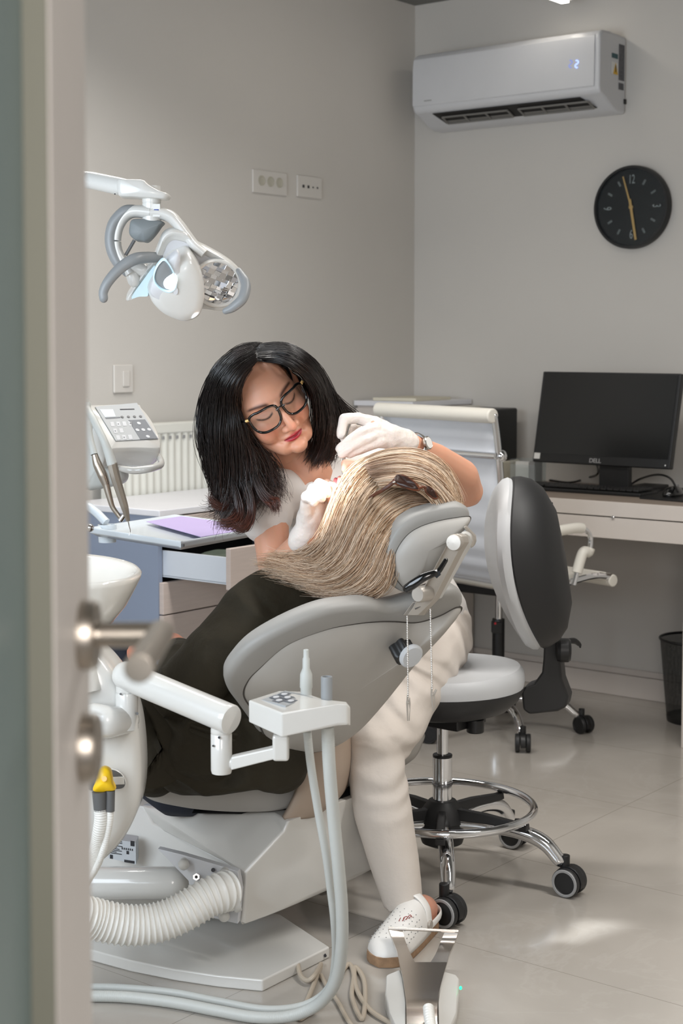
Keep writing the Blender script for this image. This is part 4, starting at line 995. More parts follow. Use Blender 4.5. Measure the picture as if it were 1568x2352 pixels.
hc_ = HP(*K(700, 800)); oo = cr([HP(*K(x, y)) for x, y in ho], 100, True); oi = cr([HP(*K(x, y)) for x, y in hi], 100, True)
mb = MB(); mb.dish(oo, nh, [(.7, .004), (.95, .004), (.985, -.002), (1.0, -.010), (.995, -.022), (.97, -.038), (.92, -.048), (.7, -.054), (.02, -.045)], hc_); hr = obj('headrest', mb, 'upholstery', CH, ang=80)
mb = MB(); mb.dish(oi, nh, [(.9, -.01), (1.0, -.006), (1.0, .003), (.98, .008), (.92, .014), (.75, .022), (.4, .028), (.02, .030)], hc_); obj('headrest_shell', mb, 'upholstery_dark', CH, ang=80)
mb = MB(); mb.tube([q + nh * .003 for q in oi], .0016, closed=True, n=160, seg=6); obj('seam', mb, 'seam', hr)
# bracket
def KD(x, y, D): return P(840 + x / 5.227, 1100 + y / 5.227, D)
cr_ = V((.55, .83, .0)).normalized()
mb = MB(); pl_ = [KD(985, 760, 3.05), KD(1010, 690, 3.05), KD(1075, 655, 3.05), KD(1150, 690, 3.05), KD(1165, 770, 3.05), KD(1110, 860, 3.055), KD(800, 1460, 3.10), KD(620, 1640, 3.13), KD(490, 1640, 3.13), KD(560, 1540, 3.12), KD(760, 1170, 3.08)]
mb.prism(pl_, cr_ * .014 + V((.006, 0, 0))); br0 = obj('headrest_bracket', mb, 'satin_metal', CH, bevel=.002)
mb = MB(); mb.lathe(KD(1072, 762, 3.052), V((-.45, -.86, .05)), [(.0165, -.004), (.0165, .006), (.0150, .009), (.001, .010)], seg=28); obj('pivot_cap', mb, 'satin_metal', br0)
mb = MB(); st_ = [KD(1130, 655, 3.07), KD(1200, 640, 3.08), KD(1262, 680, 3.09), KD(1275, 760, 3.10), KD(1240, 840, 3.10), KD(905, 1440, 3.14), KD(780, 1470, 3.13), KD(1110, 900, 3.08), KD(1165, 780, 3.07)]
mb.prism(st_, V((.004, .03, .0))); obj('bracket_arm', mb, 'white_plastic', CH, bevel=.004, label='white bracket arm')
mb = MB(); mb.prism([KD(1165, 580, 3.12), KD(1195, 568, 3.12), KD(1310, 690, 3.14), KD(1315, 760, 3.14), KD(1295, 810, 3.14), KD(1255, 835, 3.14), KD(1262, 700, 3.12)], V((.004, .02, 0))); obj('hinge_plate', mb, 'satin_metal', CH, bevel=.002)
mb = MB(); p0 = KD(640, 1385, 3.085); ax = V((.62, .75, -.02)).normalized(); mb.lathe(p0, ax, [(.001, -.006), (.014, -.006), (.0165, -.002), (.0165, .05), (.015, .052)], seg=28); obj('pivot', mb, 'satin_metal', CH)
mb = MB(); mb.prism([KD(560, 1480, 3.13), KD(800, 1465, 3.13), KD(700, 1640, 3.15), KD(440, 1640, 3.15)], V((.01, .04, 0))); obj('slide_bar', mb, 'satin_metal', CH, bevel=.002)
mb = MB()
for k in range(6): mb.cyl(KD(595 + k * 12, 1560 - k * 6, 3.128), KD(595 + k * 12, 1560 - k * 6, 3.12), .0012, seg=8)
mb.prism([KD(590, 1510, 3.128), KD(760, 1470, 3.128), KD(640, 1600, 3.14), KD(540, 1610, 3.14)], V((0, .003, 0))); obj('slot', mb, 'black_plastic', CH)
mb = MB(); lv = cr([KD(490, 1315, 3.03), KD(560, 1270, 3.025), KD(680, 1190, 3.02), KD(800, 1140, 3.02), KD(870, 1110, 3.025), KD(920, 1040, 3.03), KD(960, 975, 3.035)], 40)
mb.tube(lv, [.0085, .0095, .0085, .0070, .0055, .0050, .0045], n=40, seg=14, flat=.6, rnd=True); mb.prism([KD(805, 1150, 3.02), KD(885, 1100, 3.02), KD(900, 1150, 3.02), KD(850, 1195, 3.02)], V((0, .01, 0))); obj('release_lever', mb, 'black_gloss', CH, ang=60)
# seat
def SP(x, y, D=3.42): return P(x, y, D)
so = [(298, 1800), (330, 1838), (400, 1856), (470, 1865), (560, 1869), (640, 1864), (690, 1838), (712, 1800), (716, 1768), (660, 1762), (480, 1768), (330, 1776)]
oo = cr([SP(x, y) for x, y in so], 90, True); cc2 = sum(oo, V((0, 0, 0))) / 90
mb = MB(); mb.dish(oo, A, [(.02, .0), (.9, .002), (.97, .010), (1, .03), (1, .42), (.97, .44), (.9, .45), (.02, .45)], cc2); mb.v = [q + V((0, 0, 0)) for q in mb.v]; obj('seat', mb, 'upholstery_dark', CH, ang=80)
# rear shell between seat and back
mb = MB(); ol = cr([P(684, 1706, 3.38), P(691, 1770, 3.38), P(682, 1812, 3.38), P(666, 1850, 3.38), P(650, 1879, 3.38)], 24)
orr = cr([P(800, 1672, 3.55), P(803, 1730, 3.55), P(798, 1775, 3.55), P(783, 1818, 3.55), P(742, 1848, 3.55)], 24)
vs = []; fs = []
for i in range(24):
    for j in range(9):
        s_ = j / 8; q = ol[i].lerp(orr[i], s_) + (V((.6, -.8, 0))) * (.035 * math.sin(math.pi * s_)); vs.append(q)
for i in range(23):
    for j in range(8): fs.append((i * 9 + j, i * 9 + j + 1, (i + 1) * 9 + j + 1, (i + 1) * 9 + j))
mb.add(vs, fs); o_ = obj('rear_shell', mb, 'tan_shell', CH, ang=80); md = o_.modifiers.new('t', 'SOLIDIFY'); md.thickness = .014 * S; md.offset = 0
# casting under the seat
v = dict(a=P(306, 1876, 3.80), b=P(325, 1850, 3.72), c=P(475, 1866, 3.52), d=P(626, 1867, 3.42), e=P(662, 1886, 3.36), f=P(815, 1855, 3.56), g=P(803, 1900, 3.56), h=P(744, 2045, 3.50), i=P(559, 2131, 3.30), j=P(547, 2118, 3.31), k=P(561, 2004, 3.32), l=P(651, 1910, 3.36))
mb = MB(); key = list(v); idx = {k_: n_ for n_, k_ in enumerate(key)}; off = A * .36; base = [v[k_] for k_ in key] + [v[k_] + off * (.62 if k_ in 'fgh' else 1) for k_ in key]
F_ = ['abk', 'bck', 'cdk', 'dlk', 'del', 'efgl', 'gh l'.replace(' ', ''), 'hikl', 'ijk']
fs = [tuple(idx[c_] for c_ in f_) for f_ in F_] + [tuple(idx[c_] + 12 for c_ in f_) for f_ in F_]
ringo = 'abcdefghijk'
for a_, b_ in zip(ringo, ringo[1:] + ringo[0]): fs.append((idx[a_], idx[b_], idx[b_] + 12, idx[a_] + 12))
mb.add(base, fs); obj('base_cover', mb, 'white_enamel', CH, bevel=.008, seg=4)
mb = MB(); mb.prism([P(440, 1868, 3.5), P(700, 1872, 3.42), P(690, 1850, 3.44), P(450, 1852, 3.52)], A * .25); obj('seat_frame', mb, 'black_plastic', CH)
# blue-grey inner column with rating plate
mb = MB(); mb.prism([P(190, 1850, 3.72), P(330, 1850, 3.72), P(350, 1890, 3.68), P(560, 2000, 3.50), P(560, 2085, 3.50), P(380, 2085, 3.60), P(180, 2085, 3.66)], A * .16); col_ = obj('lift_column', mb, 'white_enamel', CH, bevel=.004)
lbp = lambda x, y: P(180 + x / 2.376, 1750 + y / 2.376, 3.60)
mb = MB(); mb.prism([lbp(165, 418), lbp(312, 440), lbp(314, 560), lbp(163, 524)], V((0, .05, 0))); pl0 = obj('rating_plate', mb, 'label_paper', CH, smooth=False, label='silver rating plate with black print')
mb = MB()
def lr(x0, y0, x1, y1):
    dy = .15
    mb.prism([lbp(x0, y0 + (x0 - 165) * dy), lbp(x1, y0 + (x1 - 165) * dy), lbp(x1, y1 + (x1 - 165) * dy), lbp(x0, y1 + (x0 - 165) * dy)], V((0, -.0008, 0)))
lr(284, 412, 306, 440); lr(172, 504, 188, 526); lr(250, 520, 306, 534)
for k in range(9): lr(172 + rnd.uniform(0, 14), 424 + k * 8.5, 172 + rnd.uniform(28, 74), 428 + k * 8.5)
for k in range(6): lr(236 + k * 11, 455, 242 + k * 11, 466)
lr(262, 470, 276, 488)
obj('print', mb, 'ink', pl0, smooth=False)
# side plate, tube, corrugated hose, base plate
Q = lambda x, y, D: P(180 + x / 2.376, 1750 + y / 2.376, D)
mb = MB(); mb.prism([Q(430, 474, 3.42), Q(560, 505, 3.37), Q(730, 555, 3.32), Q(870, 598, 3.285), Q(888, 700, 3.285), Q(870, 885, 3.285), Q(740, 855, 3.32), Q(620, 830, 3.36), Q(600, 650, 3.36)], V((.004, .02, 0))); sp_ = obj('side_plate', mb, 'ac_white', CH, bevel=.002)
for x, y, D in ((575, 560, 3.345), (795, 615, 3.28), (795, 842, 3.28)):
    mb = MB(); mb.ell(Q(x, y, D), (.0125, .0125, .0125)); mb.cyl(Q(x, y, D), Q(x, y, D) + V((0, .02, 0)), .010); obj('cap', mb, 'white_plastic', sp_)
mb = MB(); mb.cyl(Q(643, 628, 3.32), Q(643, 628, 3.37), .0075, seg=6); obj('bolt', mb, 'steel', sp_)
mb = MB(); mb.cyl(Q(643, 628, 3.316), Q(643, 628, 3.325), .0035, seg=12); mb.cyl(Q(735, 590, 3.308), Q(735, 590, 3.33), .0045, seg=12); obj('bolt_hole', mb, 'ink', sp_)
mb = MB(); mb.tube([P(120, 2028, 3.50), Q(520, 660, 3.47)], .0365, seg=32, smooth=False, rnd=True); obj('support_tube', mb, 'white_enamel', CH)
path = cr([P(120, 2080, 3.12), P(170, 2098, 3.12), Q(80, 855, 3.14), Q(150, 872, 3.15), Q(240, 888, 3.16), Q(330, 892, 3.17), Q(420, 880, 3.18), Q(510, 850, 3.19), Q(600, 805, 3.20), Q(690, 750, 3.215), Q(770, 715, 3.23), Q(830, 700, 3.25)], 420)
L_ = 0; rr = [.0445]
for i in range(1, len(path)):
    L_ += (path[i] - path[i - 1]).length; ph_ = (L_ / .0118) % 1; rr.append(.0390 + .0040 * math.exp(-((ph_ - .5) / .17) ** 2))
mb = MB(); mb.tube(path, rr, seg=28, smooth=False); obj('corrugated_hose', mb, 'hose_white', CH, ang=180, label='white corrugated hose')
mb = MB(); mb.lathe(Q(835, 705, 3.255), V((-.9, -.25, -.3)), [(.046, -.006), (.046, .006), (.043, .010), (.03, .010)], seg=32); obj('hose_flange', mb, 'white_plastic', CH)
zp = .026
tp = [G(214, 2183, zp), G(300, 2206, zp), G(400, 2226, zp), G(500, 2241, zp), G(603, 2251, zp), G(757, 2174, zp), G(645, 2100, zp), G(560, 2082, zp), G(380, 2072, zp), G(180, 2072, zp), G(60, 2090, zp), G(60, 2150, zp)]
mb = MB(); mb.prism([V((q.x, q.y, zp)) for q in tp], V((0, 0, -zp))); bp_ = obj('base_plate', mb, 'white_enamel', CH, bevel=.004)
mb = MB()
for x, y in ((1042, 1195), (1343, 1055)):
    q = Q(x, y, 3.2); q = G(q.x * 0 + 180 + x / 2.376, 1750 + y / 2.376, .012); d_ = V((.9, -.45, 0)).normalized(); mb.cyl(q + V((.0, .004, 0)), q + V((.0015, -.004, 0)), .0032, seg=12)
obj('screw', mb, 'ink', bp_)

# ---------------- bib chains ----------------
def clipchain(x0, y0, x1, y1, D, xe, ye, lab, open_=False):
    t2 = empty('bib_chain', P(x0, y0, D), lab, 'bib chain', 'bib chains hanging from the chair back')
    n_ = 46; mb = MB()
    for k in range(n_):
        s_ = k / (n_ - 1); q = P(x0 + (x1 - x0) * s_, y0 + (y1 - y0) * s_, D)
        mb.ell(q, (.0019, .0019, .0019), seg=8, ring=5)
    mb.tube([P(x0, y0, D), P(x1, y1, D)], .0006, smooth=False, seg=5)
    o_ = obj('chain', mb, 'steel', t2)
    c0 = P(x1, y1 - 4, D); c1 = P(xe, ye, D); d_ = (c1 - c0).normalized(); s2 = V((-d_.z, 0, d_.x))
    mb = MB(); w_ = .0038
    l_ = (c1 - c0).length
    mb.prism([c0 - s2 * .002, c0 + d_ * l_ * .35 - s2 * w_, c1 - s2 * .0018, c1 + s2 * .0005, c0 + d_ * l_ * .35 + s2 * .0005, c0 + s2 * .001], V((0, .006, 0)))
    q0 = c0 + d_ * l_ * .30; ap = -.010 if open_ else -.004
    mb.prism([q0 + s2 * .0005, q0 + d_ * l_ * .28 + s2 * (w_ * .8), c1 + s2 * .0015, c1 + s2 * .0030, q0 + d_ * l_ * .05 + s2 * (w_ * 1.3), q0 - d_ * l_ * .18 - s2 * ap * 1.0, q0 - d_ * l_ * .20 - s2 * ap * .7], V((0, .005, 0)))
    mb.cyl(q0 + V((0, -.003, 0)), q0 + V((0, .008, 0)), .0022, seg=10)
    obj('clip', mb, 'satin_metal', t2, bevel=.0006)
clipchain(935, 1416, 937, 1600, 3.06, 937, 1656, 'left of two bead chains with alligator clips hanging from the chair back')
clipchain(988, 1400, 992, 1582, 3.08, 995, 1634, 'right of two bead chains, its clip open, hanging over the white trousers', True)

# ---------------- dental unit on the near side: cuspidor, column, arm and suction holder ----------------
DU = 2.98
t = empty('dental_unit', P(215, 1990, DU), 'white dental unit column with spittoon bowl, jointed arm and suction holder', 'dental unit'); UN = t
uo = [(100, 1490), (170, 1478), (212, 1492), (250, 1526), (285, 1580), (312, 1650), (323, 1740), (322, 1820), (308, 1880), (278, 1935), (240, 1975), (205, 1998), (150, 2010), (100, 2010), (70, 1900), (60, 1700), (70, 1550)]
oo = cr([P(x, y, DU) for x, y in uo], 110, True); uc = P(190, 1745, DU)
mb = MB(); mb.dish(oo, nY, [(.02, -.02), (.5, -.02), (.85, -.012), (.95, -.004), (1, .014), (1.0, .10), (.96, .13), (.85, .15), (.02, .16)], uc); body = obj('column', mb, 'white_enamel', UN, ang=80)
# niche with rim
mb = MB(); no = cr([P(x, y, DU) for x, y in ((205, 1768), (240, 1758), (268, 1760), (286, 1772), (294, 1790), (290, 1802), (275, 1806), (240, 1806), (205, 1808))], 50, True)
mb.dish(no, -nY, [(1.0, .0225), (.93, .0232), (.88, .0215)]); obj('niche_rim', mb, 'white_enamel', body)
mb = MB(); mb.dish(no, -nY, [(.92, .0235), (.02, .0238)]); obj('niche_shade', mb, 'dark_grey_plastic', body, smooth=False)  # flat grey disc painted in for the shade inside the recess
mb = MB(); mb.prism([P(228, 1786, DU - .0255), P(284, 1784, DU - .0255), P(286, 1802, DU - .0255), P(228, 1804, DU - .0255)], V((0, .002, 0))); obj('niche_ledge', mb, 'white_enamel', body, bevel=.002)
# bowl
bc0 = P(150, 1318, DU + .02); Rb = .146
prof = [(.001, -.115), (.06, -.112), (.095, -.09), (.120, -.055), (.136, -.02), (.1445, .0), (.146, .008), (.141, .013), (.130, .008), (.118, -.006), (.09, -.030), (.05, -.042), (.001, -.045)]
tilt = V((.06, -.06, 1)).normalized()
mb = MB(); mb.lathe(bc0, tilt, prof, seg=72); obj('spittoon_bowl', mb, 'porcelain', UN, ang=80)
mb = MB(); mb.lathe(bc0 + V((0, 0, -.108)), V((0, 0, -1)), [(.06, 0), (.055, .03), (.07, .07), (.08, .11)], seg=40); obj('bowl_foot', mb, 'white_enamel', UN)
# lever on the unit body, socket and arm
mb = MB(); s0 = P(291, 1592, 2.95)
mb.lathe(P(291, 1590, 2.95), V((0, 0, -1)), [(.001, 0), (.020, 0), (.0215, .004), (.0215, .062), (.022, .07)], seg=32)
mb.tube([P(215, 1655, 2.93), P(250, 1658, 2.92), P(292, 1655, 2.95)], [.034, .031, .025], seg=20, rnd=True, flat=.8); obj('arm_socket', mb, 'white_enamel', UN)
mb = MB(); mb.cyl(P(315, 1639, 2.915), P(315, 1639, 2.94), .0028, seg=12); mb.cyl(P(277, 1594, 2.925), P(277, 1594, 2.94), .0022, seg=12); obj('screw', mb, 'dark_grey_plastic', UN)
mb = MB(); a0, a1 = P(290, 1552, 2.96), P(523, 1650, 2.80); mb.tube([a0, a1], .0275, seg=36, smooth=False)
d_ = (a1 - a0).normalized()
mb.ell(a0, (.0275, .0275, .0275), seg=28); mb.lathe(a1, d_, [(.0275, -.002), (.0275, .006), (.026, .009), (.001, .010)], seg=36)
mb.lathe(a0 + V((0, 0, -.015)), V((0, 0, -1)), [(.020, 0), (.020, .028)], seg=28); am = obj('upper_arm', mb, 'white_enamel', UN)
mb = MB(); p0 = P(508, 1676, 2.82); mb.lathe(p0, V((0, 0, -1)), [(.018, -.012), (.0195, .0), (.0195, .006), (.019, .0065), (.019, .0075), (.0195, .008), (.0195, .074), (.018, .080), (.001, .081)], seg=36); pv = obj('joint', mb, 'white_enamel', UN, ang=50)
mb = MB(); mb.cyl(P(503, 1694, 2.797), P(503, 1694, 2.81), .0024, seg=12); mb.cyl(P(489, 1713, 2.80), P(489, 1713, 2.815), .0018, seg=12); obj('screw', mb, 'ink', pv)
mb = MB(); mb.tube([P(520, 1755, 2.82), P(560, 1745, 2.81), P(635, 1728, 2.79)], [.012, .0115, .0115], seg=16, smooth=False, flat=.9); mb.prism([P(530, 1740, 2.80), P(640, 1715, 2.77), P(640, 1742, 2.77), P(530, 1770, 2.80)], V((0, .022, 0)))
obj('lower_arm', mb, 'white_enamel', UN, bevel=.003)
mb = MB(); mb.box(P(645, 1715, 2.785), (.030, .030, .048)); obj('lower_joint', mb, 'white_enamel', UN, bevel=.006)
# suction holder
q = [P(570, 1604, 2.80), P(646, 1632, 2.72), P(782, 1615, 2.74), P(805, 1622, 2.75), P(805, 1632, 2.75), P(770, 1604, 2.80), P(728, 1602, 2.85), P(690, 1586, 2.88), P(638, 1585, 2.88)]
top = [P(570, 1608, 2.80), P(646, 1638, 2.72), P(775, 1615, 2.735), P(798, 1617, 2.74), P(805, 1626, 2.75), P(797, 1611, 2.79), P(745, 1606, 2.83), P(692, 1588, 2.88), P(640, 1586, 2.88)]
zt2 = sum(p.z for p in top) / len(top)
hts = [.041, .044, .038, .036, .034, .034, .038, .04, .04]
mb = MB(); n9 = len(top); mb.add(top + [p - V((0, 0, h_)) for p, h_ in zip(top, hts)], [tuple(range(n9)), tuple(range(2 * n9 - 1, n9 - 1, -1))] + [(i, i + n9, (i + 1) % n9 + n9, (i + 1) % n9) for i in range(n9)])
hb_ = obj('suction_holder', mb, 'white_enamel', UN, bevel=.0035, seg=4)
# keypad lies on the sloping top
e0_, e1_, e2_ = top[0], top[1], top[8]
def KP(s_, t_, off=.0008):
    n_ = (e1_ - e0_).cross(e2_ - e0_).normalized(); n_ = n_ if n_.z > 0 else -n_; return e0_ + (e1_ - e0_) * s_ + (e2_ - e0_) * t_ + n_ * off
e3 = top[6]
mb = MB()
def bil(s_, t_, off=.001):
    a_ = P(600, 1612, 2.805); b_ = P(656, 1626, 2.755); c_ = P(718, 1606, 2.835); d2 = P(655, 1591, 2.875)
    q = a_.lerp(b_, s_).lerp(d2.lerp(c_, s_), t_); return q
n_k = (bil(1, 0) - bil(0, 0)).cross(bil(0, 1) - bil(0, 0)).normalized(); n_k = n_k if n_k.z > 0 else -n_k
pts_ = [bil(0, 0), bil(1, 0), bil(1, 1), bil(0, 1)]
mb.prism([p + n_k * .004 for p in pts_], -n_k * .006); kpd = obj('keypad', mb, 'panel_film', hb_, smooth=False)
def kq_(name, s0, s1, t0, t1, m, off):
    mb = MB(); mb.prism([bil(s0, t0) + n_k * off, bil(s1, t0) + n_k * off, bil(s1, t1) + n_k * off, bil(s0, t1) + n_k * off], -n_k * .0006); return mb
for s_, t_ in ((.22, .38), (.22, .72), (.5, .55), (.5, .22), (.80, .38), (.80, .72)):
    mb = kq_('x', s_ - .14, s_ + .14, t_ - .14, t_ + .14, 'key_grey', .0050); obj('key', mb, 'key_grey', kpd, smooth=False)
    c_ = bil(s_, t_) + n_k * .0054; mb = MB(); ex = (bil(1, 0) - bil(0, 0)) * .095; ey = (bil(0, 1) - bil(0, 0)) * .095
    mb.prism([c_ + ex * math.cos(a) + ey * math.sin(a) for a in [2 * math.pi * j / 16 for j in range(16)]], -n_k * .0004); obj('key_ring', mb, 'key_light', kpd, smooth=False)
# two nozzles
mb = MB(); z_ = P(703, 1591, 2.86); mb.lathe(z_ - Zv * .01, Zv, [(.0105, 0), (.0105, .018), (.0118, .02), (.0112, .045), (.0068, .056), (.0066, .074), (.0052, .076), (.0050, .090), (.0038, .091), (.001, .086)], seg=24); nz = obj('saliva_nozzle', mb, 'hose_grey', UN)
mb = MB(); z_ = P(750, 1608, 2.82); mb.lathe(z_ - Zv * .01, Zv, [(.0105, 0), (.0105, .052), (.0102, .0535), (.0082, .0535), (.0080, .045), (.001, .04)], seg=28); nz = obj('suction_nozzle', mb, 'mid_grey_plastic', UN)
# hoses
def hose(name, pts, r, m='hose_grey', par=None, lab=None, ribs=.0045, amp=.025, n=700):
    path = cr(pts, n); L_ = 0; rr = [r]
    for i in range(1, len(path)): L_ += (path[i] - path[i - 1]).length; rr.append(r * (1 + amp * math.sin(L_ / ribs * 2 * math.pi)))
    mb = MB(); mb.tube(path, rr, seg=16, smooth=False); o_ = obj(name, mb, m, par, ang=180)
    if lab: o_['label'] = lab
    return o_
hose('suction_hose', [P(752, 1668, 2.79), P(756, 1760, 2.80), P(766, 1880, 2.82), P(777, 1990, 2.84), P(785, 2090, 2.87), P(784, 2180, 2.91), P(770, 2255, 2.96), P(732, 2305, 3.02), G(670, 2333, .022), G(590, 2337, .013), G(500, 2322, .012), G(400, 2303, .012), G(300, 2291, .012), G(215, 2288, .012), G(100, 2290, .012)], .0118, par=UN, lab='thick grey suction hose')
hose('saliva_hose', [P(705, 1680, 2.84), P(714, 1760, 2.85), P(730, 1860, 2.87), P(748, 1960, 2.89), P(760, 2050, 2.92), P(768, 2120, 2.95), P(770, 2200, 3.02), P(755, 2268, 3.08), G(700, 2308, .02), G(610, 2318, .009), G(500, 2299, .009), G(400, 2280, .009), G(300, 2270, .009), G(215, 2267, .009), G(100, 2269, .009)], .0078, par=UN, lab='thin grey saliva hose')
# yellow splitter and collars
C2 = lambda x, y, D: P(160 + x / 2.24, 1280 + y / 2.24, D)
mb = MB(); o = cr([C2(x, y, 2.90) for x, y in ((178, 1085), (205, 1100), (215, 1140), (218, 1165), (232, 1195), (225, 1203), (190, 1205), (170, 1210), (125, 1208), (118, 1190), (135, 1150), (140, 1115), (155, 1092))], 50, True)
mb.dish(o, -nY, [(.02, -.026), (.9, -.026), (1, -.018), (1, -.004), (.9, .003), (.02, .006)]); ys = obj('splitter', mb, 'yellow_plastic', UN, ang=80, label='yellow hose splitter')
mb = MB(); mb.cyl(C2(178, 1140, 2.892), C2(178, 1140, 2.90), .005, seg=16); obj('screw', mb, 'gold', ys)
mb = MB(); mb.cyl(C2(154, 1205, 2.905), C2(158, 1302, 2.905), .0145, .0125, seg=24); obj('hose_collar', mb, 'dark_grey_plastic', UN)
mb = MB(); mb.cyl(C2(210, 1200, 2.905), C2(208, 1306, 2.905), .0085, .0085, seg=20); obj('hose_collar', mb, 'dark_grey_plastic', UN)
hose('drain_hose', [C2(158, 1295, 2.905), C2(160, 1350, 2.905), C2(150, 1420, 2.91), C2(135, 1500, 2.93), C2(115, 1590, 2.96), C2(60, 1700, 3.0)], .0125, 'hose_white', UN)
hose('drain_hose', [C2(208, 1300, 2.905), C2(205, 1360, 2.905), C2(190, 1440, 2.91), C2(165, 1530, 2.92), C2(130, 1610, 2.95), C2(60, 1710, 3.0)], .0065, 'hose_white', UN)

# ---------------- instrument console and tray beyond the patient ----------------
DCn = 3.72
T7 = lambda x, y, D: P(200 + x / 5.227, 820 + y / 5.227, D)
t = empty('instrument_console', P(270, 1128, DCn), 'white dental control console with key panel and hanging handpieces', 'console'); CN = t
front = [P(196, 934, 3.74), P(313, 925, 3.80), P(330, 936, 3.79), P(372, 1004, 3.72), P(371, 1036, 3.70), P(362, 1047, 3.70), P(276, 1048, 3.64), P(262, 1040, 3.62), P(246, 1024, 3.62)]
cv = (front[1] - front[0]).cross(front[6] - front[0]).normalized(); cv = cv if cv.y < 0 else -cv
pp = [T7(95, 600, 3.70), T7(595, 553, 3.78), T7(855, 985, 3.70), T7(345, 1012, 3.62)]
npn = (pp[1] - pp[0]).cross(pp[3] - pp[0]).normalized(); npn = npn if npn.y < 0 else -npn
cpan = sum(pp, V((0, 0, 0))) / 4
def PN(x, y, off=0.0):
    r = ray(200 + x / 5.227, 820 + y / 5.227); o_ = cpan + npn * off - V((0, 0, H)); s_ = o_.dot(npn) / r.dot(npn); return V((0, 0, H)) + r * s_
ob = cr([PN(x, y, -.001) for x, y in ((0, 572), (120, 562), (590, 552), (660, 600), (760, 720), (840, 860), (885, 985), (895, 1060), (860, 1100), (600, 1095), (350, 1100), (240, 1110), (160, 1000), (60, 760), (-20, 640))], 100, True)
mb = MB(); mb.dish(ob, npn, [(.02, 0), (.94, 0), (.98, -.003), (1, -.012), (1.0, -.035), (.96, -.055), (.85, -.068), (.02, -.07)]); obj('console_body', mb, 'white_enamel', CN, ang=75)
mb = MB(); mb.prism([PN(95, 602, .0), PN(595, 556, .0), PN(855, 985, .0), PN(345, 1012, .0)], npn * .0016); kp = obj('control_panel', mb, 'panel_film', CN, smooth=False, label='grey control panel with keys')
def pq(pts, m, name, off=.0022, par=kp, lab=None):
    mb = MB(); mb.prism([PN(x, y, off) for x, y in pts], npn * -.0008); return obj(name, mb, m, par, smooth=False, label=lab)
pq(((150, 628), (310, 626), (345, 715), (215, 722)), 'tray_white', 'display'); pq(((392, 622), (565, 618), (570, 630), (398, 634)), 'ink', 'slot')
pq(((215, 728), (395, 716), (400, 730), (228, 742)), 'key_grey', 'stripe'); pq(((497, 757), (695, 748), (845, 975), (640, 988)), 'key_grey', 'key_field', lab='dark grey arrow key field')
def disc(x, y, r, m, name, off=.003):
    c_ = PN(x, y, off); ex = npn.cross(Zv).normalized(); ey = npn.cross(ex); mb = MB(); rr_2 = r / 5.227 * px1(3.7)
    mb.prism([c_ + (ex * math.cos(a) + ey * math.sin(a)) * rr_2 for a in [2 * math.pi * j / 20 for j in range(20)]], -npn * .0008); return obj(name, mb, m, kp, smooth=False)
for x, y in ((422, 717), (497, 715), (570, 713), (643, 710)): disc(x, y, 19, 'dark_grey_plastic', 'button')
for x, y in ((622, 793), (605, 874), (675, 871), (745, 868), (730, 952)): disc(x, y, 25, 'key_light', 'arrow_key')
for r_ in range(3):
    for c_ in range(4 if r_ < 2 else 3):
        x = 300 + r_ * 35 + c_ * 72; y = 805 + r_ * 80 - c_ * 3
        if r_ == 1 and c_ > 1: continue
        pq(((x - 26, y - 26), (x + 18, y - 27), (x + 34, y + 26), (x - 10, y + 28)), 'key_light', 'key')
        if (r_ + c_) % 2: pq(((x - 6, y - 4), (x + 8, y - 5), (x + 12, y + 6), (x, y + 7)), 'key_grey', 'key_mark', .0026)
# body below and bulb
mb = MB(); o = cr([T7(x, y, 3.66) for x, y in ((-60, 560), (0, 600), (90, 760), (200, 960), (290, 1080), (350, 1180), (440, 1380), (455, 1470), (400, 1540), (250, 1570), (100, 1600), (0, 1600), (-80, 1500))], 70, True)
mb.dish(o, nY, [(.02, -.012), (.8, -.01), (.95, 0), (1, .015), (1, .06), (.9, .08), (.02, .09)]); obj('handpiece_holder', mb, 'hose_grey', CN, ang=75)
# tray handle loop
mb = MB(); mb.tube([T7(385, 1330, 3.62), T7(440, 1345, 3.60), T7(560, 1362, 3.59), T7(700, 1350, 3.59), T7(820, 1322, 3.61), T7(885, 1290, 3.64), T7(880, 1230, 3.68), T7(845, 1180, 3.70)], [.007, .0075, .009, .009, .0085, .008, .0075, .007], n=50, seg=14, rnd=True); obj('handle', mb, 'white_enamel', CN)
mb = MB(); mb.prism([T7(365, 1160, 3.66), T7(860, 1140, 3.71), T7(800, 1290, 3.74), T7(760, 1250, 3.74), T7(400, 1250, 3.68)], V((0, .05, 0))); obj('underside', mb, 'ac_white', CN, bevel=.005)
# handpieces
def handpiece(pts, rs, m, lab, body=True):
    mb = MB(); mb.tube(pts, rs, n=60, seg=16, rnd=True); return mb
hA = empty('handpiece', T7(60, 1170, 3.56), 'angled steel turbine handpiece hanging left of the straight one', 'handpiece', 'handpieces hanging from the console')
mb = MB(); mb.tube([T7(0, 560, 3.6), T7(10, 760, 3.58), T7(30, 960, 3.57), T7(85, 1170, 3.56)], .0085, seg=14); obj('hose', mb, 'hose_grey', hA)
mb = MB(); mb.tube([T7(90, 1170, 3.56), T7(125, 1290, 3.56), T7(185, 1420, 3.56), T7(228, 1530, 3.56)], [.0072, .0105, .0115, .0092], n=30, seg=18); mb.tube([T7(228, 1530, 3.56), T7(270, 1690, 3.56), T7(305, 1800, 3.56), T7(360, 1880, 3.56), T7(412, 1945, 3.56)], [.0085, .0070, .0058, .0050, .0050], n=40, seg=16); obj('body', mb, 'brushed_nickel', hA)
mb = MB(); mb.cyl(T7(440, 1900, 3.56), T7(395, 1965, 3.56), .0062, seg=16); mb.cyl(T7(398, 1960, 3.56), T7(385, 1985, 3.56), .001, seg=6); obj('head', mb, 'chrome', hA)
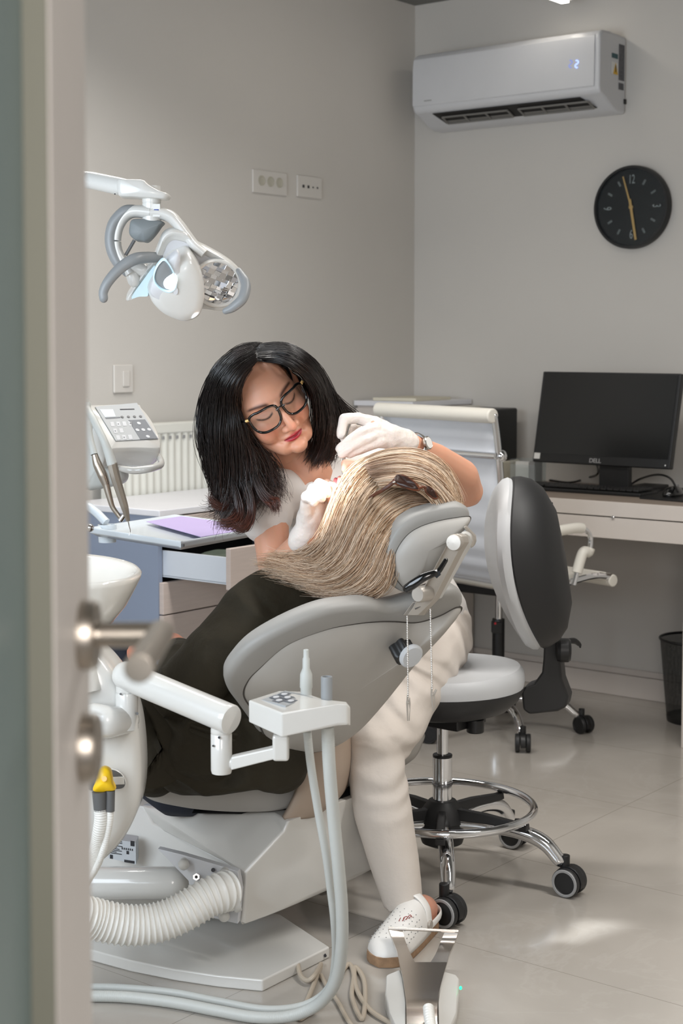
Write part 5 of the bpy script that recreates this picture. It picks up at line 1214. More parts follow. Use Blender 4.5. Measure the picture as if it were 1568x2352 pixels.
hB = empty('handpiece', T7(290, 1290, 3.52), 'straight steel scaler handpiece with thin bent tip, right one', 'handpiece', 'handpieces hanging from the console')
mb = MB(); mb.tube([T7(0, 620, 3.58), T7(60, 720, 3.55), T7(130, 860, 3.53), T7(200, 1000, 3.52), T7(250, 1130, 3.52), T7(300, 1290, 3.52)], [.0085, .0085, .0085, .0085, .010, .0115], n=50, seg=14); obj('hose', mb, 'hose_grey', hB)
mb = MB(); mb.tube([T7(300, 1275, 3.52), T7(340, 1440, 3.52), T7(395, 1620, 3.52), T7(450, 1800, 3.52), T7(493, 1970, 3.52)], [.0112, .0112, .010, .0088, .0045], n=50, seg=8); obj('body', mb, 'brushed_nickel', hB, ang=30)
mb = MB(); mb.tube([T7(493, 1970, 3.52), T7(505, 2030, 3.52), T7(520, 2090, 3.52), T7(505, 2140, 3.52)], [.0016, .0013, .001, .0006], seg=8); obj('tip', mb, 'chrome', hB)

# tray
zt3 = G(415, 1246, .90); 
c0, c1, c2, c3 = G(203, 1214, .9), G(415, 1247, .9), G(612, 1212, .9), G(430, 1178, .9)
c3 = c0 + (c2 - c1)
t = empty('instrument_tray', (c0 + c2) / 2, 'pale rectangular dental tray standing behind the patient, half covered in lilac paper', 'tray')
def TR(s_, t_, z=0): return c0.lerp(c1, s_).lerp(c3.lerp(c2, s_), t_) + Zv * z
mb = MB()
prof_ = [(.0, -.016), (.0, .0), (.012, .0), (.03, -.008)]
rs = [[TR(a, b, z) for a, b in ((i_, i_), (1 - i_, i_), (1 - i_, 1 - i_), (i_, 1 - i_))] for i_, z in ((.05, -.020), (.006, -.010), (0, .0), (.006, .004), (.02, .002), (.05, -.007))]
mb.rings(rs); obj('tray_body', mb, 'tray_white', t, bevel=.002)
mb = MB(); mb.prism([TR(.93, .02, .004), TR(1.0, .0, .004), TR(.99, .07, .004)], Zv * -.016); obj('corner_lip', mb, 'tray_white', t, bevel=.002)
mb = MB(); mb.box(TR(.985, .03, -.006) + V((0, -.008, 0)), (.014, .004, .006), M3); obj('corner_tab', mb, 'dark_grey_plastic', t)
mb = MB(); mb.prism([TR(.10, .55, .001), TR(.95, .28, .001), TR(.97, .96, .001), TR(.10, .97, .001)], Zv * .0012); o_ = obj('lilac_paper', mb, 'lilac_paper', smooth=False); tag(o_, 'lilac paper sheet lying on the instrument tray', 'paper')
mb = MB(); q_ = P(246, 1196, 3.95); mb.lathe(V((q_.x, q_.y, .86)), Zv, [(.022, 0), (.024, .045), (.020, .045), (.018, .03)], seg=24); mb.tube([P(180, 1150, 4.0), P(215, 1172, 3.97), P(244, 1200, 3.95)], .011, seg=12); obj('tray_support', mb, 'tray_white', t, label='white tray support arm with round socket')
mb = MB(); mb.ell(T7(35, 2050, 3.75), (.010, .010, .010)); o_ = obj('support_knob', mb, 'chrome', t)

# ---------------- foot control and cables ----------------
q4 = lambda x, y, D: P(740 + x / 2.24, 1750 + y / 2.24, D)
fcx = (P(918, 2300, 3.12).x + P(1010, 2300, 3.12).x) / 2
t = empty('foot_control', V((P(970, 2300, 3.1).x, 3.1, 0)), 'white and steel foot control pedal on the floor in front of the shoe', 'foot pedal'); FC = t
mb = MB()
vs = [q4(340, 856, 3.36), q4(700, 872, 3.34), q4(414, 872, 3.355), q4(614, 880, 3.345), q4(395, 1030, 3.22), q4(470, 1030, 3.22), q4(558, 1030, 3.22), q4(642, 1030, 3.22), q4(414, 1150, 3.12), q4(605, 1150, 3.12), q4(432, 1235, 3.04), q4(590, 1235, 3.04), q4(432, 1400, 3.0), q4(590, 1400, 3.0)]
th3 = V((0, .004, -.008))
def ribbon(pl, pr_):
    l = cr(pl, 14); r = cr(pr_, 14); n_ = 14
    v0 = l + r + [q + th3 for q in l] + [q + th3 for q in r]
    f0 = []
    for i in range(n_ - 1):
        f0 += [(i, i + 1, n_ + i + 1, n_ + i), (2 * n_ + i, 3 * n_ + i, 3 * n_ + i + 1, 2 * n_ + i + 1), (i, 2 * n_ + i, 2 * n_ + i + 1, i + 1), (n_ + i, n_ + i + 1, 3 * n_ + i + 1, 3 * n_ + i)]
    f0 += [(0, n_, 3 * n_, 2 * n_), (n_ - 1, 3 * n_ - 1, 4 * n_ - 1, 2 * n_ - 1)]
    mb.add(v0, f0)
ribbon([q4(340, 856, 3.36), q4(362, 915, 3.33), q4(385, 975, 3.27), q4(395, 1030, 3.22)], [q4(414, 868, 3.355), q4(425, 915, 3.33), q4(448, 975, 3.27), q4(476, 1030, 3.22)])
ribbon([q4(628, 878, 3.345), q4(606, 930, 3.33), q4(584, 985, 3.27), q4(556, 1030, 3.22)], [q4(700, 872, 3.34), q4(680, 930, 3.33), q4(655, 985, 3.27), q4(642, 1030, 3.22)])
ribbon([q4(395, 1030, 3.22), q4(412, 1100, 3.16), q4(424, 1180, 3.09), q4(432, 1260, 3.02), q4(432, 1400, 2.95)], [q4(642, 1030, 3.22), q4(622, 1100, 3.16), q4(602, 1180, 3.09), q4(592, 1260, 3.02), q4(592, 1400, 2.95)])
mb.tube([q4(340, 857, 3.36), q4(700, 872, 3.34)], .0035, smooth=False, seg=8)
obj('steel_pedal', mb, 'steel', FC, ang=30)
def side(px_, lab):
    mb = MB(); tp_ = [q4(x, y, D) for x, y, D in px_]
    n_ = len(tp_); mb.add(tp_ + [V((q.x, q.y, .0)) for q in tp_], [tuple(range(n_)), tuple(range(2 * n_ - 1, n_ - 1, -1))] + [(i, i + n_, (i + 1) % n_ + n_, (i + 1) % n_) for i in range(n_)])
    return obj('side_cover', mb, 'white_enamel', FC, bevel=.006, seg=4, label=lab)
side(((328, 1092, 3.20), (404, 1062, 3.22), (416, 1110, 3.17), (428, 1230, 3.05), (430, 1420, 2.93), (395, 1420, 2.93), (345, 1300, 3.05), (322, 1190, 3.12)), 'white left side cover')
side(((616, 1072, 3.22), (690, 1090, 3.20), (706, 1112, 3.18), (704, 1190, 3.12), (690, 1300, 3.05), (640, 1420, 2.93), (596, 1420, 2.93), (596, 1230, 3.05)), 'white right side cover')
mb = MB(); mb.ell(q4(711, 1163, 3.13), (.003, .003, .004)); obj('indicator_light', mb, 'led_green', FC)
mb = MB(); mb.prism([V((q4(432, 1030, 3.2).x, 3.23, 0)), V((q4(600, 1030, 3.2).x, 3.23, 0)), V((q4(590, 1030, 3.2).x, 2.93, 0)), V((q4(440, 1030, 3.2).x, 2.93, 0))], Zv * .012); obj('base_plate', mb, 'cable_beige', FC, bevel=.003)
hose('cable_sleeve', [q4(545, 1262, 2.985), q4(550, 1310, 2.96), q4(560, 1380, 2.92)], .010, 'hose_white', FC, ribs=.008, amp=.12, n=80)
zc = .006
mb = MB(); mb.tube([G(683, 2212, .02), G(690, 2240, .012), G(706, 2252, .012), G(722, 2240, .02), G(737, 2215, zc), G(720, 2262, zc), G(700, 2310, zc), G(690, 2340, zc), G(740, 2300, zc), G(770, 2255, zc), G(800, 2215, zc), G(812, 2240, zc), G(808, 2290, zc), G(830, 2340, zc), G(838, 2300, zc), G(835, 2250, zc), G(815, 2222, zc), G(818, 2270, zc), G(850, 2320, zc), G(905, 2355, zc)], .0052, n=200, seg=10); o_ = obj('floor_cable', mb, 'cable_beige'); tag(o_, 'beige cable looping over the floor from chair base to foot pedal', 'cable')
mb = MB(); mb.tube([G(737, 2240, zc), G(752, 2268, zc), G(775, 2300, zc), G(800, 2345, zc), G(830, 2380, zc)], .0045, n=60, seg=10); o_ = obj('floor_cable', mb, 'cable_beige'); tag(o_, 'second beige cable on the floor running under the thick suction hose', 'cable')
# ---------------- people ----------------
def frame(pitch, yaw, roll):
    M0 = Matrix(((-1, 0, 0), (0, -1, 0), (0, 0, 1)))
    return Matrix.Rotation(roll, 3, 'Y') @ Matrix.Rotation(yaw, 3, 'Z') @ Matrix.Rotation(pitch, 3, 'X') @ M0
def ga(x, s): return math.exp(-(x / s) ** 2)
def head(M, o, k, voxel=.0019, neck=None):
    """head with face; local metres: x = person's left negative..., y = forward, z = up; k scale"""
    mb = MB(); I = Matrix.Identity(3)
    mb.ell((0, -.018, .020), (.072, .089, .076), seg=32, ring=20)
    mb.ell((0, .026, -.016), (.066, .060, .088), seg=32, ring=20)
    mb.ell((0, .030, -.070), (.046, .050, .036), seg=28, ring=16)
    for s in (-1, 1):
        mb.caps(V((s * .056, -.008, -.045)), V((s * .022, .058, -.088)), .025, .021, 18)
        mb.ell((s * .034, .051, -.036), (.029, .029, .038))
        mb.ell((s * .075, -.014, -.010), (.007, .018, .030), Matrix.Rotation(s * -.35, 3, 'Z'))
        mb.ell((s * .073, -.006, -.030), (.008, .011, .013))
    mb.ell((0, .074, -.098), (.019, .017, .015))
    mb.chain([V((0, .080, .006)), V((0, .092, -.014)), V((0, .103, -.034)), V((0, .104, -.041))], [.0072, .0072, .0090, .0105], 18)
    for s in (-1, 1): mb.ell((s * .0115, .094, -.044), (.0085, .011, .0078))
    mb.caps(V((0, -.032, -.05)), V((0, -.050, -.150)), .050, .048, 24)
    vs, fs = remesh(mb, voxel, 9, .6)
    out = []
    for q in vs:
        x, y, z = q; d = 0.0; dz = 0.0
        if y > .045:
            for s in (-1, 1):
                e = x - s * .031
                d -= .0085 * ga(e, .017) * ga(z - .001, .011)
                d += .0065 * ga(e, .0125) * ga(z + .004, .0075)
                d += .0030 * ga(x - s * .030, .020) * ga(z - .020, .006)
                d -= .0030 * ga(x - s * .026, .007) * ga(z + .055, .010)
                d -= .0022 * ga(x - s * .0265, .004) * ga(z + .0715, .004)
            lipw = ga(x, .019)
            d += .0062 * lipw * ga(z + .0668, .0040) + .0066 * ga(x, .0165) * ga(z + .0768, .0050)
            d -= .0034 * ga(x, .022) * ga(z + .0718, .0014)
            d -= .0025 * ga(x, .0035) * ga(z + .058, .005)
            d -= .0030 * ga(x, .018) * ga(z + .0865, .005)
        out.append(V((x, y + d, z)))
    loc = out
    return [o + M @ (q * k) for q in loc], fs, loc
def facecol(q, skin, lips, brow, shadow=True):
    x, y, z = q; c = list(skin)
    def mixc(t, f):
        for i in range(3): c[i] = c[i] + (t[i] - c[i]) * f
    if y > .03:
        mixc((224, 132, 112), .35 * (ga(abs(x) - .043, .018) * ga(z + .032, .020)) + .25 * ga(x, .012) * ga(z + .040, .010))
        for s in (-1, 1):
            mixc((168, 112, 92), .40 * ga(x - s * .031, .016) * ga(z - .003, .008))
            e = (x - s * .031) / .0150
            if abs(e) < 1.15 and y > .05:
                lid = -.0085 + .0048 * e * e
                mixc((36, 22, 20), ga(z - lid, .0017) * min(1, (1.15 - abs(e)) * 4))
            e = (x - s * .033) / .0195
            if abs(e) < 1.1:
                bz = .0205 - .0045 * e * e + .0016 * (s * e)
                mixc(brow, .8 * ga(z - bz, .0026 * (1.25 - .45 * (s * e))) * min(1, (1.1 - abs(e)) * 3))
        if y > .07:
            hw = .0218; e = abs(x) / hw
            if e < 1:
                up_ = -.0645 - .0065 * e ** 1.6 - .0010 * ga(x, .003); lo_ = -.0805 + .0085 * e ** 2.2
                f = 1 / (1 + math.exp(-(z - lo_) / .0006)) * 1 / (1 + math.exp(-(up_ - z) / .0006))
                mixc(lips, f)
                mixc((96, 22, 30), .8 * ga(z + .0718 + .0012 * (1 - e), .0008))
    return c
def colored(name, vs, fs, cols, m, parent=None, lab=None, ang=180):
    org = ORG[parent.name] if parent is not None else V((0, 0, 0))
    me = bpy.data.meshes.new(name); me.from_pydata([tuple((q - org) * S) for q in vs], [], fs)
    me.polygons.foreach_set('use_smooth', [True] * len(me.polygons))
    a = me.color_attributes.new('Col', 'FLOAT_COLOR', 'POINT'); buf = []
    for c in cols: buf += list(lin(c))
    a.data.foreach_set('color', buf)
    me.materials.append(MATS[m]); o = bpy.data.objects.new(name, me); COL.objects.link(o)
    if parent is not None: o.parent = parent
    ORG[o.name] = org
    if lab: o['label'] = lab
    return o
def hair(name, guides, n, rad, color, m, parent, seed=1, nseg=18, spread=.006, wav=.0, tipshort=.25, layer=None, clump=0, lab=None, extra=None):
    rnd = random.Random(seed); K_ = nseg + 1
    gs = [cr(g, K_) for g in guides]; vs = []; fs = []; cols = []
    for k in range(n):
        u = rnd.random() * (len(gs) - 1); 
        if clump: u = (int(u * clump) + .5 + rnd.gauss(0, .16)) / clump
        u = min(max(u, 0), len(gs) - 1 - 1e-6); j = int(u); f = u - j
        off = V((rnd.gauss(0, 1), rnd.gauss(0, 1), rnd.gauss(0, 1))) * spread
        off2 = V((rnd.gauss(0, 1), rnd.gauss(0, 1), rnd.gauss(0, 1))) * spread * 1.3
        T = 1 - tipshort * rnd.random() ** 2; lock = int(u * max(clump, 1) * 2); ph = (lock * 2.4) % 6.28 + rnd.gauss(0, .35); fr = 6.5 + (lock * 1.7) % 3
        s0 = rnd.random() * .06
        path = []
        for i in range(K_):
            t = s0 + (T - s0) * i / nseg; x = t * nseg; a = min(int(x), nseg - 1); b = x - a
            q = gs[j][a].lerp(gs[j][a + 1], b).lerp(gs[j + 1][a].lerp(gs[j + 1][a + 1], b), f)
            q = q + off * min(1, .35 + t) + off2 * t * t
            if wav: q = q + V((math.sin(fr * t + ph), .5 * math.cos(fr * t + ph), .5 * math.cos(fr * t * .8 + ph))) * wav * t ** 1.5
            path.append(q)
        r0 = rad * rnd.uniform(.6, 1.3); c0 = len(vs)
        bc_ = color(rnd, u / (len(gs) - 1))
        for i, q in enumerate(path):
            tn = (path[min(i + 1, nseg)] - path[max(i - 1, 0)]).normalized(); x = tn.cross(V((0, 1, .2))); 
            if x.length < 1e-4: x = V((1, 0, 0))
            x.normalize(); y = tn.cross(x); t = i / nseg
            r = r0 * (1 - .75 * t ** 3) * (.5 + min(1, t * 6) * .5)
            for a in (0, 2.09, 4.19): vs.append(q + x * r * math.cos(a) + y * r * math.sin(a)); cols.append(bc_(t))
        for i in range(nseg):
            for a in range(3):
                b = (a + 1) % 3; fs.append((c0 + i * 3 + a, c0 + i * 3 + b, c0 + i * 3 + 3 + b, c0 + i * 3 + 3 + a))
    if extra:
        ev, ef, ec = extra; o_ = len(vs); vs += ev; fs += [tuple(i + o_ for i in f) for f in ef]; cols += ec
    return colored(name, vs, fs, cols, m, parent, lab)
def gl(l): return [P(*q) for q in l]

# ======== the dentist ========
de = empty('person', V((.24, 3.93, 0)), 'dark-haired woman in white scrubs, glasses and white gloves leaning over the patient', 'person')
HM = frame(.42, .25, -.61); HO = V((-.178, 3.53, 1.240)); HK = 1.12
hv, hf, hl_ = head(HM, HO, HK)
SK = (214, 158, 130)
hc2 = [facecol(q, SK, (178, 40, 58), (52, 32, 28)) for q in hl_]
def hw(x, y, z): return HO + HM @ (V((x, y, z)) * HK)
nbase = hw(0, -.050, -.150)
NECK = P(705, 1088, 3.66); SR = P(618, 1140, 3.60); SL = P(862, 1075, 3.86); CH_ = P(775, 1190, 3.80); WA = P(905, 1300, 3.90); PE = P(982, 1425, 3.96)
ER = P(632, 1318, 3.52); WR = P(704, 1232, 3.40)
EL = P(1072, 1128, 3.72); WL = P(948, 1024, 3.50)
b = MB()
b.chain([nbase, NECK], [.050, .056]); b.caps(NECK, P(722, 1118, 3.70), .06, .075)
b.chain([P(725, 1135, 3.72), CH_, WA, PE], [.080, .112, .098, .098], 20)
b.chain([P(700, 1120, 3.66), SR], [.055, .048]); b.chain([P(760, 1105, 3.74), SL], [.055, .048])
b.chain([SR, P(622, 1220, 3.56), ER], [.046, .042, .037]); b.chain([ER, P(665, 1282, 3.45), WR], [.038, .036, .026])
b.chain([SL, P(980, 1120, 3.82), EL], [.050, .044, .040]); b.chain([EL, P(1062, 1092, 3.66), P(1000, 1052, 3.57), WL], [.038, .038, .034, .0255])
b.chain([PE, P(985, 1450, 3.95)], [.095, .095])
# legs under the trousers
KN = P(862, 1712, 3.56); AN = P(938, 2098, 3.53); 
b.chain([P(985, 1455, 3.92), P(935, 1580, 3.74), KN], [.085, .074, .053]); b.chain([KN, P(880, 1850, 3.55), P(915, 2010, 3.54), AN, P(950, 2135, 3.52)], [.050, .050, .038, .032, .034])
KN2 = P(790, 1640, 3.93); AN2 = P(770, 1990, 4.08)
b.chain([P(975, 1450, 4.0), P(880, 1540, 3.97), KN2], [.085, .074, .053]); b.chain([KN2, P(780, 1800, 4.0), AN2], [.052, .048, .034])
# hands
LH = dict(palm=[P(925, 1012, 3.48), P(885, 1000, 3.46), P(858, 992, 3.45)],
          f=[[(862, 972, 3.46), (822, 960, 3.45), (790, 962, 3.44), (783, 998, 3.43)],
             [(862, 985, 3.44), (826, 995, 3.42), (797, 1018, 3.41), (781, 1030, 3.41)],
             [(866, 1000, 3.435), (834, 1012, 3.415), (804, 1030, 3.405), (785, 1043, 3.405)],
             [(872, 1014, 3.435), (842, 1027, 3.42), (818, 1037, 3.41), (802, 1043, 3.41)],
             [(890, 995, 3.49), (848, 1000, 3.49), (812, 985, 3.47), (792, 1008, 3.45)]],
          r=[[.0125, .0115, .0105, .009], [.0125, .0115, .0105, .009], [.012, .011, .010, .0085], [.0105, .0095, .0088, .0078], [.015, .0125, .011, .0095]])
RH = dict(palm=[P(706, 1215, 3.40), P(712, 1185, 3.39), P(722, 1160, 3.38)],
          f=[[(738, 1132, 3.39), (757, 1118, 3.38), (775, 1120, 3.37), (792, 1128, 3.37)],
             [(728, 1128, 3.37), (733, 1112, 3.355), (746, 1118, 3.345), (752, 1134, 3.345)],
             [(716, 1136, 3.36), (718, 1124, 3.34), (731, 1130, 3.33), (738, 1144, 3.33)],
             [(706, 1150, 3.355), (704, 1141, 3.34), (713, 1144, 3.33), (720, 1154, 3.33)],
             [(738, 1185, 3.41), (752, 1160, 3.40), (764, 1140, 3.39), (778, 1134, 3.38)]],
          r=[[.0125, .0115, .0105, .009], [.0125, .0115, .0105, .009], [.012, .0112, .0105, .009], [.0112, .0105, .0095, .0085], [.0145, .0125, .0115, .0095]])
def hand(mb, h, g=0.0, pal=1.0, wr=None):
    p = h['palm']; kn = [V(P(*f[0])) for f in h['f']]
    w0 = wr or p[0]
    for i, f in enumerate(h['f']):
        pts = gl(f); mb.chain(pts, [r + g for r in h['r'][i]], 16)
        mb.caps(p[0].lerp(kn[i], .1), pts[0], .021 + g, .014 + g, 16)
        mb.caps(p[1], pts[0], .022 + g, .014 + g, 16)
    mb.chain(p, [.026 + g, .028 + g, .022 + g], 18)
hand(b, LH); hand(b, RH); b.caps(WL, LH['palm'][0], .0255, .026); b.caps(WR, RH['palm'][0], .026, .026)
bv, bf = remesh(b, .0042, 5, .55)
allv = bv + hv; allf = bf + [tuple(i + len(bv) for i in f) for f in hf]; cols = [SK] * len(bv) + hc2
# foot
colored('body', allv, allf, cols, 'skin', de, 'skin')
# earrings, glasses
gm = MB()
def ringl(s):
    pts = []
    for j in range(40):
        a = 2 * math.pi * j / 40; ca, sa = math.cos(a), math.sin(a); e = 2 / 3.0
        x = .0285 * math.copysign(abs(ca) ** e, ca); z = .0235 * math.copysign(abs(sa) ** e, sa)
        x *= 1 + .10 * (z / .0225); z += .0025 * (x * s > .01) * (x * s / .027) * (z > 0)
        xx = s * .0345 + x; pts.append(hw(xx, .096 - .0000 - 2.2 * max(0, abs(xx) - .02) ** 2 * 4, -.004 + z))
    return pts
gg = empty('tmpg', HO); bpy.data.objects.remove(gg)
gm.tube(ringl(1), .0030, closed=True, n=80, seg=8); gm.tube(ringl(-1), .0030, closed=True, n=80, seg=8)
gm.tube([hw(-.010, .097, .003), hw(0, .099, .006), hw(.010, .097, .003)], .0022, seg=8)
for s in (-1, 1): gm.tube([hw(s * .062, .081, .012), hw(s * .073, .070, .012), hw(s * .079, .03, .008), hw(s * .080, -.02, .004), hw(s * .078, -.04, -.012)], [.0030, .0030, .0022, .002, .002], seg=8)
gf = obj('glasses', gm, 'black_gloss', de, ang=80, label='black-framed glasses')
for s in (-1, 1):
    r_ = ringl(s); c_ = sum(r_, V((0, 0, 0))) / 40; mb = MB(); mb.dish(r_, HM @ V((0, 1, 0)), [(.97, -.0006), (.97, .0006)], c_); obj('lens', mb, 'lens_clear', gf, smooth=False)
    mb = MB(); mb.cyl(hw(s * .064, .0815, .0125), hw(s * .069, .077, .0125), .0034, seg=10); obj('hinge', mb, 'gold', gf)
mb = MB(); e0 = hw(.078, -.004, -.040); 
mb.tube([e0, e0 + V((.004, -.004, -.02)), e0 + V((.012, -.004, -.05)), e0 + V((.016, -.004, -.065))], .0007, seg=6); mb.tube([e0, e0 + V((-.002, -.004, -.018)), e0 + V((.002, -.004, -.040))], .0007, seg=6)
er = obj('earring', mb, 'steel', de)
mb = MB(); mb.caps(e0 + V((.002, -.004, -.022)), e0 + V((.007, -.004, -.046)), .0016, .0034, 12); mb.ell(e0 + V((.017, -.004, -.085)), (.0035, .002, .020)); obj('pendant', mb, 'pearl', er)
# watch on the left wrist
wd_ = (P(972, 1033, 3.53) - P(935, 1016, 3.48)).normalized(); wc = P(952, 1026, 3.505)
wy = V((0, -.75, .65)); wy = (wy - wd_ * wy.dot(wd_)).normalized(); wx = wd_.cross(wy)
mb = MB(); rs = []
for j in range(40):
    a = 2 * math.pi * j / 40; n_ = wx * math.cos(a) + wy * math.sin(a)
    rs.append([wc + n_ * .0300 - wd_ * .0055, wc + n_ * .0320 - wd_ * .005, wc + n_ * .0320 + wd_ * .005, wc + n_ * .0300 + wd_ * .0055])
mb.rings(rs, closed=True); wt_ = obj('wrist_watch', mb, 'steel', de, label='steel wrist watch')
wn = (wx * .75 + wy * .65).normalized() if (wx.x > 0) else (wx * -.75 + wy * .65).normalized()
wn = V((.60, -.72, .35)); wn = (wn - wd_ * wn.dot(wd_)).normalized()
mb = MB(); mb.lathe(wc + wn * .031, wn, [(.0145, 0), (.0155, .002), (.0155, .006), (.0135, .008), (.013, .0075), (.001, .0075)], seg=28); obj('case', mb, 'steel', wt_)
mb = MB(); mb.lathe(wc + wn * .0388, wn, [(.0128, 0), (.001, .0003)], seg=24); fc_ = obj('dial', mb, 'watch_face', wt_)
for i_ in range(9):
    pass
# gloves
def glove(h, cuff, lab):
    mb = MB(); hand(mb, h, .0016)
    mb.chain(cuff[0], cuff[1], 20)
    vs, fs = remesh(mb, .0026, 3, .5)
    out = []
    for q in vs: out.append(q + V((noise.noise(q * 60), noise.noise(q * 60 + V((9, 0, 0))), noise.noise(q * 60 + V((0, 9, 0))))) * .0012)
    return obj('glove', mraw(out, fs), 'glove_white', de, ang=180, label=lab)
glove(LH, ([LH['palm'][0], P(936, 1018, 3.49)], [.0285, .0285]), 'white latex glove on the raised hand')
glove(RH, ([RH['palm'][0], P(702, 1222, 3.40), P(692, 1243, 3.41)], [.0285, .0285, .0310]), 'white latex glove on the hand by the mouth')
# scrub top
mb = MB()
mb.chain([P(722, 1122, 3.71), P(728, 1145, 3.73), CH_, WA, PE, P(985, 1462, 3.96)], [.086, .096, .126, .108, .108, .104], 22)
mb.caps(P(712, 1118, 3.68), P(700, 1112, 3.68), .064, .06)
mb.chain([P(700, 1122, 3.67), SR], [.064, .057]); mb.chain([P(765, 1108, 3.75), SL], [.064, .057])
mb.chain([SR, P(610, 1190, 3.575)], [.057, .058]); mb.chain([SL, P(930, 1105, 3.84)], [.057, .058])
vs, fs = remesh(mb, .0055, 6, .6)
vs = [q + V((0, -1, 0)) * (.006 * noise.noise(q * 9 + V((3, 1, 7))) + .003 * noise.noise(q * 25)) + V((.005 * noise.noise(q * 8), 0, 0)) for q in vs]
# V neckline: open the wedge on the front between the collar lines
va, vb_, vc_ = P(646, 1050, 3.6), P(762, 1045, 3.6), P(700, 1124, 3.6)
def topx(q):     # projected position seen along the chest normal (front)
    return q
def inV(q):
    if q.y > 3.70: return False
    # interpolate wedge in x/z plane
    z1, z0 = va.z + .02, vc_.z
    if q.z < z0: return False
    t_ = (q.z - z0) / (z1 - z0); k_ = q.y / 3.6
    xl = (vc_.x + (va.x - vc_.x) * t_) * k_; xr = (vc_.x + (vb_.x - vc_.x) * t_) * k_
    return xl < q.x < xr
def vdist(q):
    k_ = q.y / 3.6; x, z = q.x / k_, H + (q.z - H) / k_
    def side_(a_, b_, sg): 
        dx, dz = b_.x - a_.x, b_.z - a_.z; return sg * ((x - a_.x) * dz - (z - a_.z) * dx) / math.hypot(dx, dz)
    return min(side_(vc_, va, 1), side_(vc_, vb_, -1)) if q.y < 3.78 else -1
vs = [q + V((0, 1, -.1)) * min(.045, max(0.0, vdist(q)) * 2.2) for q in vs]
keep = fs
def cutsleeve(f):
    c_ = sum((vs[i] for i in f), V((0, 0, 0))) / len(f); return c_.z < P(600, 1200, 3.575).z and c_.x < P(655, 1200, 3.5).x and c_.y < 3.66
st_ = obj('scrub_top', mraw(vs, keep), 'scrub_white', de, ang=180, label='white V-neck scrub top'); md = st_.modifiers.new('t', 'SOLIDIFY'); md.thickness = .003 * S; md.offset = 1
# collar band along the V
mb = MB(); mb.tube([P(664, 1078, 3.585), P(684, 1110, 3.585), P(704, 1142, 3.59), P(719, 1168, 3.60)], .0045, seg=8, flat=.5); mb.tube([P(752, 1070, 3.62), P(742, 1105, 3.60), P(730, 1140, 3.60), P(719, 1168, 3.60)], .0045, seg=8, flat=.5)
# trousers
mb = MB()
mb.chain([P(990, 1450, 3.94), P(985, 1480, 3.93)], [.108, .108], 22)
mb.chain([P(985, 1465, 3.92), P(938, 1570, 3.76), P(885, 1680, 3.62), KN], [.106, .092, .078, .066], 22)
mb.chain([KN, P(862, 1760, 3.56), P(878, 1860, 3.55), P(905, 1980, 3.54), P(926, 2075, 3.53), P(928, 2090, 3.53)], [.066, .067, .068, .058, .046, .046], 22)
mb.chain([P(975, 1460, 4.0), P(880, 1545, 3.97), KN2], [.108, .090, .064], 22); mb.chain([KN2, P(780, 1800, 4.0), P(772, 1960, 4.07)], [.064, .060, .046], 22)
vs, fs = remesh(mb, .0052, 6, .6)
o2v = []
for q in vs:
    kx = P(880, 1740, 3.56); w_ = math.exp(-((q.z - kx.z) / .10) ** 2) * (1 if q.y < 3.75 else .3)
    th_ = P(960, 1540, 3.7); w2 = math.exp(-((q.z - th_.z) / .12) ** 2)
    d_ = V((q.x * .8 + .2, q.y * .2, q.z * 1.0)); fold = .006 * w2 * math.sin(115 * (q.z + q.x * .75) + 7 * noise.noise(q * 6)) + .005 * w_ * math.sin(100 * q.z + 6 * noise.noise(q * 6)) + noise.noise(V((q.x * 12, q.y * 8, q.z * 30))) * .0055 * w_ + noise.noise(V((q.x * 10 + q.z * 14, q.y * 8, q.z * 20 - q.x * 18))) * .006 * w2 + noise.noise(q * 7) * .006
    o2v.append(q + V((.3, -1, 0)) * fold)
# open hem
hz_ = P(928, 2092, 3.5).z
keep = [f for f in fs if not (sum(o2v[i].z for i in f) / 4 < hz_ and sum(o2v[i].y for i in f) / 4 < 3.8)]
o_ = obj('trousers', mraw(o2v, keep), 'trouser_white', de, ang=180, label='white trousers'); md = o_.modifiers.new('t', 'SOLIDIFY'); md.thickness = .003 * S; md.offset = -1
# clog
C4 = lambda x, y, D: P(740 + x / 2.24, 1750 + y / 2.24, D)
toe = G(872, 2222, 0); heel = G(985, 2128, 0); ax_ = (toe - heel); ln = ax_.length; ax_.normalize(); sd = V((-ax_.y, ax_.x, 0))
def sole(s_, w_sc=1.0):   # s 0 heel..1 toe : half width
    return (.034 + .014 * math.sin(min(1, max(0, s_)) * math.pi * .62) ** 1.5) * w_sc * (1 - max(0, (s_ - .80) / .20) ** 2.4 * .55) * (1 - max(0, (.1 - s_) / .1) ** 2 * .35)
mid = (toe + heel) / 2
def ringz(z, sc_, a0=-.02, a1=1.02, lift=0):
    L_, R_ = [], []
    n_ = 22
    for i in range(n_):
        s_ = i / (n_ - 1); ss = a0 + (a1 - a0) * s_; c_ = heel + ax_ * (ln * ss); w_ = sole(s_) * sc_ * (math.sin(math.pi * min(1, max(0.0, (s_ + .0) * 9)) / 2) if s_ < .11 else 1) * (math.sqrt(max(0, 1 - max(0, (s_ - .9) / .1) ** 2)) if s_ > .9 else 1)
        zz = z + lift * s_
        L_.append(c_ + sd * w_ + Zv * zz); R_.append(c_ - sd * w_ + Zv * zz)
    return L_ + R_[::-1]
mb = MB(); mb.rings([ringz(.001, .97), ringz(.006, 1.0), ringz(.019, 1.0), ringz(.023, .98)]); sh = empty('tmps', heel); bpy.data.objects.remove(sh)
sh = obj('shoe_sole', mb, 'cork_sole', de, ang=60)
mb = MB(); rs = []
